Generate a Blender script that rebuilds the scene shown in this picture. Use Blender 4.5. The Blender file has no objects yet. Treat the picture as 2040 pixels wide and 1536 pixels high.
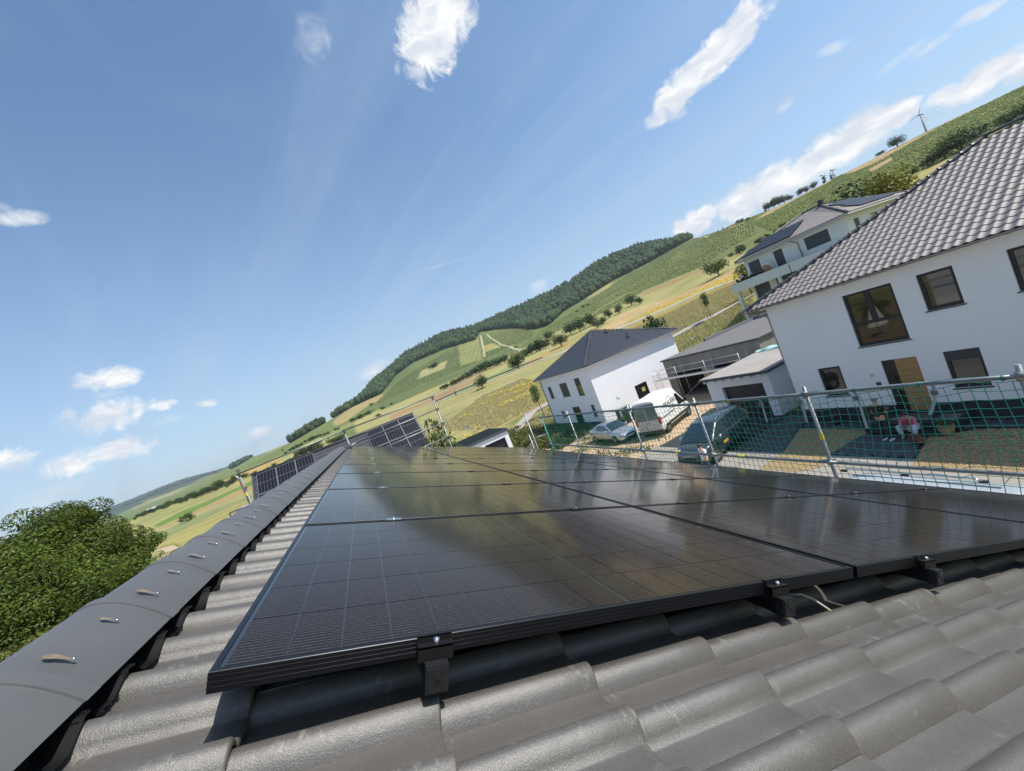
import bpy, bmesh, math, random
import numpy as np
from mathutils import Vector, Matrix
S = bpy.context.scene
COL = S.collection
R_ = math.radians
random.seed(7)

# ------------------------------------------------------------------ camera
CAM = np.array([0.3705, -0.85616, 7.58731])
CR = np.array([[0.8620751, -0.3557490, -0.3609281],
               [-0.3442351, 0.1116224, -0.9322246],
               [0.3719256, 0.9278917, -0.0262345]])     # right, down, forward
FPX, PW, PH = 773.24, 2040.0, 1536.0
cd = bpy.data.cameras.new('camera')
cam = bpy.data.objects.new('camera', cd)
COL.objects.link(cam)
cd.sensor_fit = 'HORIZONTAL'; cd.sensor_width = 36.0
cd.lens = 36.0 * FPX / PW
cd.clip_start = 0.02; cd.clip_end = 30000
cam.matrix_world = Matrix(((CR[0][0], -CR[1][0], -CR[2][0], CAM[0]),
                           (CR[0][1], -CR[1][1], -CR[2][1], CAM[1]),
                           (CR[0][2], -CR[1][2], -CR[2][2], CAM[2]),
                           (0, 0, 0, 1)))
S.camera = cam

# ------------------------------------------------------------------ light, sky, exposure
SUN_EL, SUN_AZ = 57.2, 128.4          # azimuth from +Y towards +X
SKY_STR, SUN_STR, EXPO = 0.12, 4.1, 0.50
sd = np.array([math.cos(R_(SUN_EL)) * math.sin(R_(SUN_AZ)), math.cos(R_(SUN_EL)) * math.cos(R_(SUN_AZ)), math.sin(R_(SUN_EL))])
ld = bpy.data.lights.new('sun', 'SUN'); ld.energy = SUN_STR; ld.angle = R_(0.5); ld.color = (1.0, 0.95, 0.87)
lo = bpy.data.objects.new('sun', ld); COL.objects.link(lo)
lo.rotation_euler = Vector(-sd).to_track_quat('-Z', 'Y').to_euler()
lo.location = (20, -20, 60)
S.view_settings.view_transform = 'Standard'; S.view_settings.look = 'None'
S.view_settings.gamma = 1.0; S.view_settings.use_curve_mapping = False
S.view_settings.exposure = EXPO

W = bpy.data.worlds.new('World'); S.world = W; W.use_nodes = True
wn, wl = W.node_tree.nodes, W.node_tree.links
wn.clear()
def ray(px, py):
    v = CR.T @ np.array([(px - PW / 2) / FPX, (py - PH / 2) / FPX, 1.0]); return v / np.linalg.norm(v)
def WN(t, **k):
    n = wn.new(t)
    for a, b in k.items(): setattr(n, a, b)
    return n
def wmath(op, a, b=None, c=None, clamp=False):
    n = WN('ShaderNodeMath', operation=op, use_clamp=clamp)
    for i, x in enumerate((a, b, c)):
        if x is None: continue
        if isinstance(x, (int, float)): n.inputs[i].default_value = x
        else: wl.new(x, n.inputs[i])
    return n.outputs[0]
sky = WN('ShaderNodeTexSky', sky_type='NISHITA', sun_disc=False)
sky.sun_elevation = R_(SUN_EL); sky.sun_rotation = R_(SUN_AZ)
sky.altitude = 200; sky.air_density = 1.0; sky.dust_density = 1.0; sky.ozone_density = 1.2
tc = WN('ShaderNodeTexCoord'); D = tc.outputs['Generated']
sep = WN('ShaderNodeSeparateXYZ'); wl.new(D, sep.inputs[0])
def wnoise(scale, detail, rough, dist=0.0, squash=(1, 1, 1), off=(0, 0, 0)):
    mp = WN('ShaderNodeMapping'); mp.inputs['Scale'].default_value = squash; mp.inputs['Location'].default_value = off
    wl.new(D, mp.inputs[0])
    n = WN('ShaderNodeTexNoise'); n.inputs['Scale'].default_value = scale; n.inputs['Detail'].default_value = detail
    n.inputs['Roughness'].default_value = rough; n.inputs['Distortion'].default_value = dist
    wl.new(mp.outputs[0], n.inputs['Vector']); return n.outputs['Fac']
nz1 = wnoise(9.0, 9, 0.62, 0.5)
nz2 = wnoise(20.0, 8, 0.66, 0.8, off=(3, 1, 2))
nzs = wnoise(16.0, 6, 0.55, 0.2, squash=(1, 1, 2.6), off=(1, 5, 2))
def wdot(v):
    n = WN('ShaderNodeVectorMath', operation='DOT_PRODUCT'); wl.new(D, n.inputs[0]); n.inputs[1].default_value = tuple(v); return n.outputs['Value']
# clouds: real directions in the sky, (centre pixel in the photograph -> direction), long axis end, half width, strength
def cloud(c, e, hw, soft, strength, noise, amp):
    c0 = ray(*c); e0 = ray(*e)
    t1 = e0 - c0 * (e0 @ c0); a = np.linalg.norm(t1); t1 = t1 / a
    t2 = np.cross(c0, t1); b = a * hw
    x = wmath('MULTIPLY', wdot(t1), 1.0 / a); y = wmath('MULTIPLY', wdot(t2), 1.0 / b)
    d2 = wmath('ADD', wmath('MULTIPLY', x, x), wmath('MULTIPLY', y, y))
    front = wmath('GREATER_THAN', wdot(c0), 0.2)
    v = wmath('SUBTRACT', 1.0, d2)
    v = wmath('ADD', v, wmath('MULTIPLY', wmath('SUBTRACT', noise, 0.5), amp))
    v = wmath('MULTIPLY', v, 1.0 / soft, clamp=True)
    v = wmath('MULTIPLY', v, wmath('MULTIPLY', front, strength))
    return v
CL = [
 ((862, 60), (905, -70), 0.62, 0.55, 1.0, nz2, 3.2), ((840, 105), (800, 158), 0.75, 0.7, 1.0, nz2, 3.2), ((900, 20), (950, -5), .8, .7, .9, nz2, 3),
 ((622, 80), (640, 40), 0.85, 2.2, 0.50, nz2, 5.0),
 ((1430, 105), (1560, -30), 0.30, 0.6, 1.0, nz2, 3.0), ((1350, 190), (1405, 120), 0.55, 0.7, 1.0, nz2, 3.4), ((1310, 235), (1280, 262), 0.5, 1.2, .8, nz2, 4), ((1490, 30), (1530, -20), .7, .7, 1.0, nz2, 3),
 ((1660, 95), (1700, 78), 0.4, 1.8, 0.75, nz2, 3.6), ((1565, 210), (1585, 192), 0.5, 1.8, 0.55, nz2, 3.6), ((1850, 95), (1900, 60), 0.25, 1.8, 0.7, nz2, 3.4), ((1790,120),(1850,75),.22,1.8,.55,nz2,3.4),
 ((1960, 22), (2030, -15), 0.33, 1.2, 0.95, nz2, 3.0),
 ((1385, 440), (1440, 415), 0.5, 0.6, 1.0, nz2, 3.0), ((1525, 380), (1635, 322), 0.44, 0.6, 1.0, nz2, 2.8), ((1470, 410), (1520, 385), .5, .6, 1.0, nz2, 2.8), ((1690, 278), (1800, 208), 0.50, 0.6, 1.0, nz2, 2.8), ((1600, 335), (1660, 300), .5, .6, 1.0, nz2, 2.8),
 ((1790, 225), (1850, 190), 0.6, 0.6, 1.0, nz2, 2.8), ((1950, 165), (2060, 95), 0.42, 0.6, 1.0, nz2, 2.8), ((1880, 190), (1930, 165), .55, .7, 1.0, nz2, 2.8), ((2100, 90), (2240, 0), 0.4, 0.6, 1.0, nz2, 2.8), ((1620, 350), (1760, 270), 0.22, 1.5, .7, nz1, 3),
 ((742, 740), (772, 722), 0.5, 1.3, 0.85, nz2, 3.4), ((1075, 572), (1100, 562), .6, 1.6, .7, nz2, 3.4),
 ((215, 757), (292, 740), 0.40, 1.0, 1.0, nz2, 4.2), ((215, 785), (250, 778), .35, 2, .5, nz2, 3.0), ((205, 832), (300, 803), 0.50, 1.0, 1.0, nz2, 4.2), ((325, 808), (355, 800), .45, 1.0, 1.0, nz2, 4.2), ((410, 803), (434, 800), .5, 1.0, 1.0, nz2, 4.2), ((330, 838), (372, 825), .3, 2, .5, nz2, 3),
 ((245, 895), (335, 870), 0.38, 1.0, 1.0, nz2, 4.2), ((150, 920), (225, 895), 0.5, 1.0, 1.0, nz2, 4.2), ((30, 915), (95, 900), 0.55, 1.0, 1.0, nz2, 4.2), ((100, 940), (135, 925), .4, 2, .55, nz2, 3), ((520, 860), (545, 852), 0.5, 1.1, 0.85, nz2, 2.8), ((495,865),(520,855),.4,1.8,.5,nz2,3),
 ((45, 435), (98, 430), 0.44, 1.3, 0.8, nz2, 3.2), ((5, 415), (40, 425), .5, 2, .4, nz2, 3.4), ((100, 985), (190, 950), .3, 2.4, .4, nz2, 3.0), ((60,1010),(160,975),.3,2.6,.35,nz2,3),
]
tot = None
for cc in CL:
    v = cloud(*cc)
    tot = v if tot is None else wmath('MAXIMUM', tot, v)
# thin cirrus veil, whole sky, and pale band towards the horizon
cir = wnoise(2.2, 6, 0.55, 0.6, squash=(2.2, 0.5, 1.6), off=(2, 2, 0))
pz_ = wmath('ADD', wmath('MAXIMUM', sep.outputs['Z'], 0.0), 0.16)
ca_, sa_ = math.cos(R_(-24)), math.sin(R_(-24))
acr = wmath('DIVIDE', wmath('ADD', wmath('MULTIPLY', sep.outputs['X'], ca_), wmath('MULTIPLY', sep.outputs['Y'], -sa_)), pz_)
alo = wmath('DIVIDE', wmath('ADD', wmath('MULTIPLY', sep.outputs['X'], sa_), wmath('MULTIPLY', sep.outputs['Y'], ca_)), pz_)
cmb = WN('ShaderNodeCombineXYZ'); wl.new(wmath('MULTIPLY', acr, 2.6), cmb.inputs[0]); wl.new(wmath('MULTIPLY', alo, 0.30), cmb.inputs[1])
stn = WN('ShaderNodeTexNoise'); stn.inputs['Scale'].default_value = 1.0; stn.inputs['Detail'].default_value = 7; stn.inputs['Roughness'].default_value = .58; stn.inputs['Distortion'].default_value = .35; wl.new(cmb.outputs[0], stn.inputs['Vector'])
stk = wmath('MULTIPLY', wmath('SUBTRACT', stn.outputs['Fac'], 0.47), 2.6, clamp=True)
cirm = wmath('ADD', wmath('MULTIPLY', wmath('SUBTRACT', cir, 0.50), 1.0, clamp=True), wmath('MULTIPLY', stk, 1.0), clamp=True)
zz = wmath('MAXIMUM', sep.outputs['Z'], 0.0)
hz = wmath('POWER', wmath('SUBTRACT', 1.0, zz), 2.7)
veil = wmath('ADD', wmath('MULTIPLY', cirm, 0.42), wmath('MULTIPLY', hz, 0.86), clamp=True)
# contrail: a straight thin streak
cA, cB = ray(820, 545), ray(950, 508)
cn = np.cross(cA, cB); cn /= np.linalg.norm(cn); cm = (cA + cB); cm /= np.linalg.norm(cm)
ct = np.cross(cn, cm)
ctl = float((cB - cA) @ ct) / 2
s1 = wmath('SUBTRACT', 1.0, wmath('MULTIPLY', wmath('ABSOLUTE', wdot(cn)), 1 / 0.0016), clamp=True)
s2 = wmath('SUBTRACT', 1.0, wmath('POWER', wmath('MULTIPLY', wmath('ABSOLUTE', wdot(ct)), 1 / abs(ctl)), 2.0), clamp=True)
con = wmath('MULTIPLY', wmath('MULTIPLY', wmath('MULTIPLY', s1, s2), wmath('GREATER_THAN', wdot(cm), 0.5)), 0.30)
skyc = WN('ShaderNodeMixRGB', blend_type='MULTIPLY'); skyc.inputs[0].default_value = 1.0
wl.new(sky.outputs[0], skyc.inputs[1]); skyc.inputs[2].default_value = (0.80, 1.0, 1.10, 1)
def mixc(fac, c1, c2):
    n = WN('ShaderNodeMixRGB')
    wl.new(fac, n.inputs[0])
    for i, c in ((1, c1), (2, c2)):
        if isinstance(c, tuple): n.inputs[i].default_value = c
        else: wl.new(c, n.inputs[i])
    return n.outputs[0]
k = 1.0 / SKY_STR
VEIL_C = (0.355 * k, 0.445 * k, 0.545 * k, 1)
c1 = mixc(veil, skyc.outputs[0], VEIL_C)
shade = wmath('MULTIPLY', wmath('SUBTRACT', nzs, 0.40), 3.0, clamp=True)
cloudc = mixc(shade, (0.52 * k, 0.56 * k, 0.62 * k, 1), (0.84 * k, 0.82 * k, 0.79 * k, 1))
c2 = mixc(wmath('MAXIMUM', tot, con), c1, cloudc)
bg = WN('ShaderNodeBackground'); bg.inputs['Strength'].default_value = SKY_STR
wl.new(c2, bg.inputs['Color'])
wo = WN('ShaderNodeOutputWorld'); wl.new(bg.outputs[0], wo.inputs['Surface'])

# ------------------------------------------------------------------ material helper
MATS = {}
def M(name, col, rough=0.6, metal=0.0, var=0.0, vscale=6.0, bump=0.0, bscale=60.0, coat=0.0, crough=0.05, spec=0.5, col2=None, rnd=0.0, stretch=None, attr=None, trans=0.0, two=None, speck=0.0, alpha=1.0):
    """one principled material: colour varied by noise (var, or towards col2), by object (rnd), by a colour attribute (attr)"""
    if name in MATS: return MATS[name]
    m = bpy.data.materials.new(name); m.use_nodes = True
    nt = m.node_tree; N, L = nt.nodes, nt.links
    p = N['Principled BSDF']
    p.inputs['Roughness'].default_value = rough; p.inputs['Metallic'].default_value = metal
    p.inputs['Specular IOR Level'].default_value = spec
    p.inputs['Coat Weight'].default_value = coat; p.inputs['Coat Roughness'].default_value = crough
    if trans: p.inputs['Transmission Weight'].default_value = trans
    if alpha < 1: p.inputs['Alpha'].default_value = alpha
    tcn = N.new('ShaderNodeTexCoord'); src = tcn.outputs['Object']
    if stretch:
        mp = N.new('ShaderNodeMapping'); mp.inputs['Scale'].default_value = stretch; L.new(src, mp.inputs[0]); src = mp.outputs[0]
    c = None
    if attr:
        a = N.new('ShaderNodeAttribute'); a.attribute_name = attr; c = a.outputs['Color']
    else:
        rgb = N.new('ShaderNodeRGB'); rgb.outputs[0].default_value = (*col, 1); c = rgb.outputs[0]
    if var or col2:
        nz = N.new('ShaderNodeTexNoise'); nz.inputs['Scale'].default_value = vscale; nz.inputs['Detail'].default_value = 6; nz.inputs['Roughness'].default_value = 0.62
        L.new(src, nz.inputs['Vector'])
        rp = N.new('ShaderNodeMapRange'); rp.inputs[1].default_value = 0.32; rp.inputs[2].default_value = 0.68
        L.new(nz.outputs['Fac'], rp.inputs[0])
        if col2:
            mx = N.new('ShaderNodeMixRGB'); L.new(rp.outputs[0], mx.inputs[0]); L.new(c, mx.inputs[1]); mx.inputs[2].default_value = (*col2, 1); c = mx.outputs[0]
        if var:
            rp2 = N.new('ShaderNodeMapRange'); rp2.inputs[1].default_value = 0.3; rp2.inputs[2].default_value = 0.7; rp2.inputs[3].default_value = 1 - var; rp2.inputs[4].default_value = 1 + var
            L.new(nz.outputs['Fac'], rp2.inputs[0])
            hv = N.new('ShaderNodeHueSaturation'); L.new(rp2.outputs[0], hv.inputs['Value']); L.new(c, hv.inputs['Color']); c = hv.outputs[0]
    if rnd:
        oi = N.new('ShaderNodeObjectInfo')
        rr = N.new('ShaderNodeMapRange'); rr.inputs[3].default_value = 1 - rnd; rr.inputs[4].default_value = 1 + rnd; L.new(oi.outputs['Random'], rr.inputs[0])
        hv = N.new('ShaderNodeHueSaturation'); L.new(rr.outputs[0], hv.inputs['Value']); L.new(c, hv.inputs['Color']); c = hv.outputs[0]
    L.new(c, p.inputs['Base Color'])
    if bump:
        nb = N.new('ShaderNodeTexNoise'); nb.inputs['Scale'].default_value = bscale; nb.inputs['Detail'].default_value = 5; nb.inputs['Roughness'].default_value = 0.6
        L.new(src, nb.inputs['Vector'])
        b = N.new('ShaderNodeBump'); b.inputs['Strength'].default_value = bump; b.inputs['Distance'].default_value = 0.02
        L.new(nb.outputs['Fac'], b.inputs['Height']); L.new(b.outputs[0], p.inputs['Normal'])
    MATS[name] = m
    return m
def nodes_of(m): return m.node_tree.nodes, m.node_tree.links, m.node_tree.nodes['Principled BSDF']

# ------------------------------------------------------------------ mesh helper
class MB:
    def __init__(s): s.v = []; s.f = []; s.mi = []; s.sm = []; s.c = None
    def add(s, vs, fs, mi=0, smooth=False):
        o = len(s.v); s.v.extend([tuple(map(float, v)) for v in vs])
        for f in fs: s.f.append(tuple(i + o for i in f)); s.mi.append(mi); s.sm.append(smooth)
        return s
    def box(s, x0, x1, y0, y1, z0, z1, mi=0):
        return s.add([(x0, y0, z0), (x1, y0, z0), (x1, y1, z0), (x0, y1, z0), (x0, y0, z1), (x1, y0, z1), (x1, y1, z1), (x0, y1, z1)],
                     [(0, 3, 2, 1), (4, 5, 6, 7), (0, 1, 5, 4), (1, 2, 6, 5), (2, 3, 7, 6), (3, 0, 4, 7)], mi)
    def obox(s, o, ax, ay, az, mi=0):
        o, ax, ay, az = map(np.asarray, (o, ax, ay, az))
        P = [o, o + ax, o + ax + ay, o + ay, o + az, o + ax + az, o + ax + ay + az, o + ay + az]
        return s.add(P, [(0, 3, 2, 1), (4, 5, 6, 7), (0, 1, 5, 4), (1, 2, 6, 5), (2, 3, 7, 6), (3, 0, 4, 7)], mi)
    def quad(s, a, b, c, d, mi=0): return s.add([a, b, c, d], [(0, 1, 2, 3)], mi)
    def poly(s, pts, mi=0): return s.add(pts, [tuple(range(len(pts)))], mi)
    def prism(s, pts, h, mi=0):
        """pts: planar loop (counter-clockwise seen against h); extruded by vector h"""
        n = len(pts); h = np.asarray(h, float); P = [np.asarray(p, float) for p in pts]; Q = [p + h for p in P]
        return s.add(P + Q, [tuple(range(n))[::-1], tuple(range(n, 2 * n))] + [(i, (i + 1) % n, n + (i + 1) % n, n + i) for i in range(n)], mi)
    def tube(s, pts, r, n=8, mi=0, cap=True, smooth=True):
        pts = [np.asarray(p, float) for p in pts]; m = len(pts)
        rs = r if hasattr(r, '__len__') else [r] * m
        V = []; F = []; ref = None
        for i, p in enumerate(pts):
            d = pts[min(i + 1, m - 1)] - pts[max(i - 1, 0)]; d = d / (np.linalg.norm(d) + 1e-12)
            if ref is None:
                ref = np.array([0, 0, 1.0]) if abs(d[2]) < 0.9 else np.array([1.0, 0, 0])
            a = np.cross(d, ref); a /= np.linalg.norm(a) + 1e-12; b = np.cross(d, a); ref = -b if False else ref
            for k in range(n):
                t = 2 * math.pi * k / n; V.append(p + rs[i] * (math.cos(t) * a + math.sin(t) * b))
        for i in range(m - 1):
            for k in range(n):
                F.append((i * n + k, i * n + (k + 1) % n, (i + 1) * n + (k + 1) % n, (i + 1) * n + k))
        s.add(V, F, mi, smooth)
        if cap: 
            o = len(s.v) - len(V)
            s.f.append(tuple(o + k for k in range(n))[::-1]); s.mi.append(mi); s.sm.append(False)
            s.f.append(tuple(o + (m - 1) * n + k for k in range(n))); s.mi.append(mi); s.sm.append(False)
        return s
    def disc(s, c, ax, r, n=16, mi=0):
        c = np.asarray(c, float); ax = np.asarray(ax, float); ax /= np.linalg.norm(ax)
        a = np.cross(ax, (0, 0, 1) if abs(ax[2]) < .9 else (1, 0, 0)); a /= np.linalg.norm(a); b = np.cross(ax, a)
        return s.poly([c + r * (math.cos(2 * math.pi * k / n) * a + math.sin(2 * math.pi * k / n) * b) for k in range(n)], mi)
    def grid(s, fn, nu, nv, mi=0, smooth=True):
        V = [fn(i / nu, j / nv) for i in range(nu + 1) for j in range(nv + 1)]
        F = [(i * (nv + 1) + j, (i + 1) * (nv + 1) + j, (i + 1) * (nv + 1) + j + 1, i * (nv + 1) + j + 1) for i in range(nu) for j in range(nv)]
        return s.add(V, F, mi, smooth)
    def blob(s, c, r, n=1, mi=0, jit=0.0, sq=(1, 1, 1)):
        bm = bmesh.new(); bmesh.ops.create_icosphere(bm, subdivisions=n, radius=1.0)
        V = [(c[0] + v.co.x * r * sq[0] * (1 + random.uniform(-jit, jit)), c[1] + v.co.y * r * sq[1] * (1 + random.uniform(-jit, jit)), c[2] + v.co.z * r * sq[2] * (1 + random.uniform(-jit, jit))) for v in bm.verts]
        F = [tuple(x.index for x in f.verts) for f in bm.faces]; bm.free()
        return s.add(V, F, mi, True)
    def mesh(s, name, mats, org=(0, 0, 0)):
        me = bpy.data.meshes.new(name)
        V = np.array(s.v, dtype=float).reshape(-1, 3) - np.asarray(org, float)
        me.from_pydata(V.tolist(), [], s.f)
        for m in (mats if isinstance(mats, (list, tuple)) else [mats]): me.materials.append(m)
        me.polygons.foreach_set('material_index', s.mi); me.polygons.foreach_set('use_smooth', s.sm)
        if s.c is not None:
            ca = me.color_attributes.new('col', 'FLOAT_COLOR', 'POINT')
            ca.data.foreach_set('color', np.hstack([np.array(s.c), np.ones((len(s.c), 1))]).astype(np.float32).ravel())
        me.update(); return me

ORG = {}
def link(o, parent=None):
    COL.objects.link(o)
    if parent is not None: o.parent = parent
    return o
def thing(name, label, cat, loc=(0, 0, 0), rz=0.0, group=None):
    o = bpy.data.objects.new(name, None); o.empty_display_size = 0.2
    o.location = loc; o.rotation_euler = (0, 0, rz); link(o)
    o['label'] = label; o['category'] = cat
    if group: o['group'] = group
    ORG[o.name] = np.array(loc, float)
    return o
def part(name, mb, mat, parent, label=None, stuff=False, local=False):
    """mesh object; coordinates are world unless local (then in the parent's frame)"""
    org = np.zeros(3) if local else ORG.get(parent.name, np.zeros(3))
    o = bpy.data.objects.new(name, mb.mesh(name, mat, org) if isinstance(mb, MB) else mb)
    link(o, parent); ORG[o.name] = np.zeros(3) if local else org
    if label: o['label'] = label
    if stuff: o['kind'] = 'stuff'
    return o
def solo(name, mb, mat, label, cat, loc=(0, 0, 0), group=None, local=False):
    o = bpy.data.objects.new(name, mb.mesh(name, mat, (0, 0, 0) if local else loc) if isinstance(mb, MB) else mb)
    o.location = loc; link(o); o['label'] = label; o['category'] = cat
    if group: o['group'] = group
    ORG[o.name] = np.array(loc, float); return o
def struct(name, mb, mat, kind='structure', label=None, cat=None):
    o = bpy.data.objects.new(name, mb.mesh(name, mat) if isinstance(mb, MB) else mb); link(o); o['kind'] = kind
    if label: o['label'] = label
    if cat: o['category'] = cat
    return o
def copy_tree(o, parent=None):
    c = o.copy(); COL.objects.link(c)
    if parent is not None: c.parent = parent
    ORG[c.name] = ORG.get(o.name, np.zeros(3))
    for ch in list(o.children): copy_tree(ch, c)
    return c
# ------------------------------------------------------------------ terrain (heights read off the place: elevation seen from the roof against distance)
AZK = [-60, -35, -25, -20, -14, -9, -4, 0, 5, 10, 15, 20, 25, 30, 35, 40, 45, 50, 56, 62, 70, 78, 100]
RK = [40, 65, 150, 330, 480, 850, 1150, 2200, 4500, 9000]
T0 = -10.74
ET = {
 40:  [T0]*15 + [-10.6, -10.3, -9.6, -8.3, -6.8, -5.8, -5.2, -5.0],
 65:  [-6.65]*11 + [-6.3, -5.7, -5.0, -4.3, -3.6, -3.0, -2.4, -1.7, -1.0, 0.0, 0.8, 1.5],
 150: [-2.7, -2.7, -2.6, -2.4, -2.0, -1.5, -1.1, -.8, -.5, -.2, .0, .1, .2, .3, .5, .7, .9, 1.2, 1.3, 1.8, 2.4, 2.8, 3],
 330: [-.8, -.6, -.3, 0, .2, .8, 1.3, 1.6, 1.7, 1.7, 2.0, 2.1, 2.4, 2.6, 2.9, 3.2, 3.4, 4.3, 5.3, 5.9, 6.2, 6.2, 6],
 480: [-.3, -.1, .2, .4, .7, 1.3, 1.9, 2.4, 3.0, 3.3, 3.5, 3.6, 3.8, 4.2, 4.7, 5.3, 5.8, 6.3, 7.25, 6.95, 7.0, 6.8, 6.7],
 850: [0, .2, .35, .6, 1.1, 2.0, 3.0, 3.8, 4.3, 6.0, 6.8, 6.9, 6.2, 5.5, 6.2, 6.9, 7.3, 7.9, 7.0, 6.2, 5.6, 5.4, 5.0],
 1150:[.2, .3, .5, .8, 1.2, 1.9, 2.7, 3.9, 6.3, 8.1, 8.8, 8.2, 8.5, 8.6, 9.0, 9.9, 9.7, 8.3, 6.0, 5.2, 4.8, 4.4, 4.0],
 2200:[.4, .6, .9, 1.15, 2.0, 2.1, 2.6, 3.0, 3.6, 4.2, 4.6, 4.4, 4.4, 4.4, 4.6, 5, 5, 4.4, 3.4, 3, 2.8, 2.6, 2.4],
 4500:[.9, 1.1, 1.9, 2.15, 1.5, 1.2, 1.2, 1.3, 1.5, 1.8, 2, 2, 2, 2, 2, 2, 2, 2, 1.6, 1.4, 1.3, 1.2, 1],
 9000:[.5, .6, .8, .8, .6, .5, .5, .5, .6, .7, .8, .8, .8, .8, .8, .8, .8, .8, .7, .6, .6, .5, .5]}
EM = np.array([ET[r] for r in RK])
LR = np.log(RK)
def terr(x, y):
    x = np.asarray(x, float); y = np.asarray(y, float)
    dx, dy = x - CAM[0], y - CAM[1]; r = np.hypot(dx, dy); az = np.degrees(np.arctan2(dx, dy))
    # behind the viewer: fold the azimuth back so that the valley closes gently
    azf = np.where(az > 100, 100 - (az - 100) * 1.2, az); azf = np.where(azf < -60, -60, azf)
    azf = np.where((az > 100), np.maximum(azf, -60 + 0 * az), azf)
    ia = np.clip(np.searchsorted(AZK, azf) - 1, 0, len(AZK) - 2); a0 = np.array(AZK)[ia]; a1 = np.array(AZK)[ia + 1]
    ta = np.clip((azf - a0) / (a1 - a0), 0, 1); ta = ta * ta * (3 - 2 * ta) * .5 + ta * .5
    lr = np.log(np.maximum(r, 1.0)); ir = np.clip(np.searchsorted(LR, lr) - 1, 0, len(RK) - 2)
    tr = np.clip((lr - LR[ir]) / (LR[ir + 1] - LR[ir]), 0, 1)
    e = (EM[ir, ia] * (1 - ta) + EM[ir, ia + 1] * ta) * (1 - tr) + (EM[ir + 1, ia] * (1 - ta) + EM[ir + 1, ia + 1] * ta) * tr
    z = CAM[2] + r * np.tan(np.radians(e))
    f = np.clip((r - 44) / 14, 0, 1); z = np.where(r < 58, z * f, z); z = np.where(r < 44, 0.0, z)
    amp = np.clip((r - 60) / 400, 0, 1)
    z = z + amp * (1.2 * np.sin(x * .021 + y * .013) * np.sin(y * .017 - x * .009) + .5 * np.sin(x * .07 + 1) * np.sin(y * .06))
    return z
def on_terrain(px, py, rmin=40, rmax=9000):
    v = ray(px, py); h = math.hypot(v[0], v[1])
    rr = np.exp(np.linspace(math.log(rmin), math.log(rmax), 1500))
    X = CAM[0] + v[0] / h * rr; Y = CAM[1] + v[1] / h * rr; Z = CAM[2] + v[2] / h * rr
    d = terr(X, Y) - Z; i = np.argmax(d > 0)
    if not (d > 0).any(): i = np.argmax(d)
    return np.array([X[i], Y[i], float(terr(X[i], Y[i]))]), rr[i]
def project(P):
    Q = (np.asarray(P) - CAM) @ CR.T
    z = np.where(Q[:, 2] > 0.05, Q[:, 2], np.nan)
    return np.stack([PW / 2 + FPX * Q[:, 0] / z, PH / 2 + FPX * Q[:, 1] / z], 1)
def inpoly(p, poly):
    x, y = p[:, 0], p[:, 1]; c = np.zeros(len(x), bool); n = len(poly)
    for i in range(n):
        x1, y1 = poly[i]; x2, y2 = poly[(i + 1) % n]
        with np.errstate(invalid='ignore', divide='ignore'):
            t = ((y1 > y) != (y2 > y)) & (x < (x2 - x1) * (y - y1) / (y2 - y1 + 1e-12) + x1)
        c ^= t
    return c
G_VINE = (.140, .158, .055); G_VINE2 = (.112, .136, .052); G_VINE3 = (.135, .165, .05); G_GRASS = (.15, .19, .045); WHEAT = (.33, .26, .12); STRAW = (.40, .29, .14); PALE = (.30, .275, .11)
TAN = (.33, .24, .12); FOREST = (.026, .045, .018); GREY = (.24, .21, .17); BARLEY = (.22, .24, .10); MEAD = (.30, .26, .12); MEADG = (.19, .20, .07); HAZE_BLUE = (.03, .055, .035)
FAR = (.13, .16, .06)
def c2(*l): return [(860 + x / 4.636, 580 + y / 4.636) for x, y in l]
def c5(*l): return [(680 + x / 2.488, 420 + y / 2.488) for x, y in l]
def cd_(*l): return [(200 + x / 5.667, 880 + y / 5.667) for x, y in l]
def c4(*l): return [(440 + x / 3.09, 760 + y / 3.09) for x, y in l]
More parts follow.
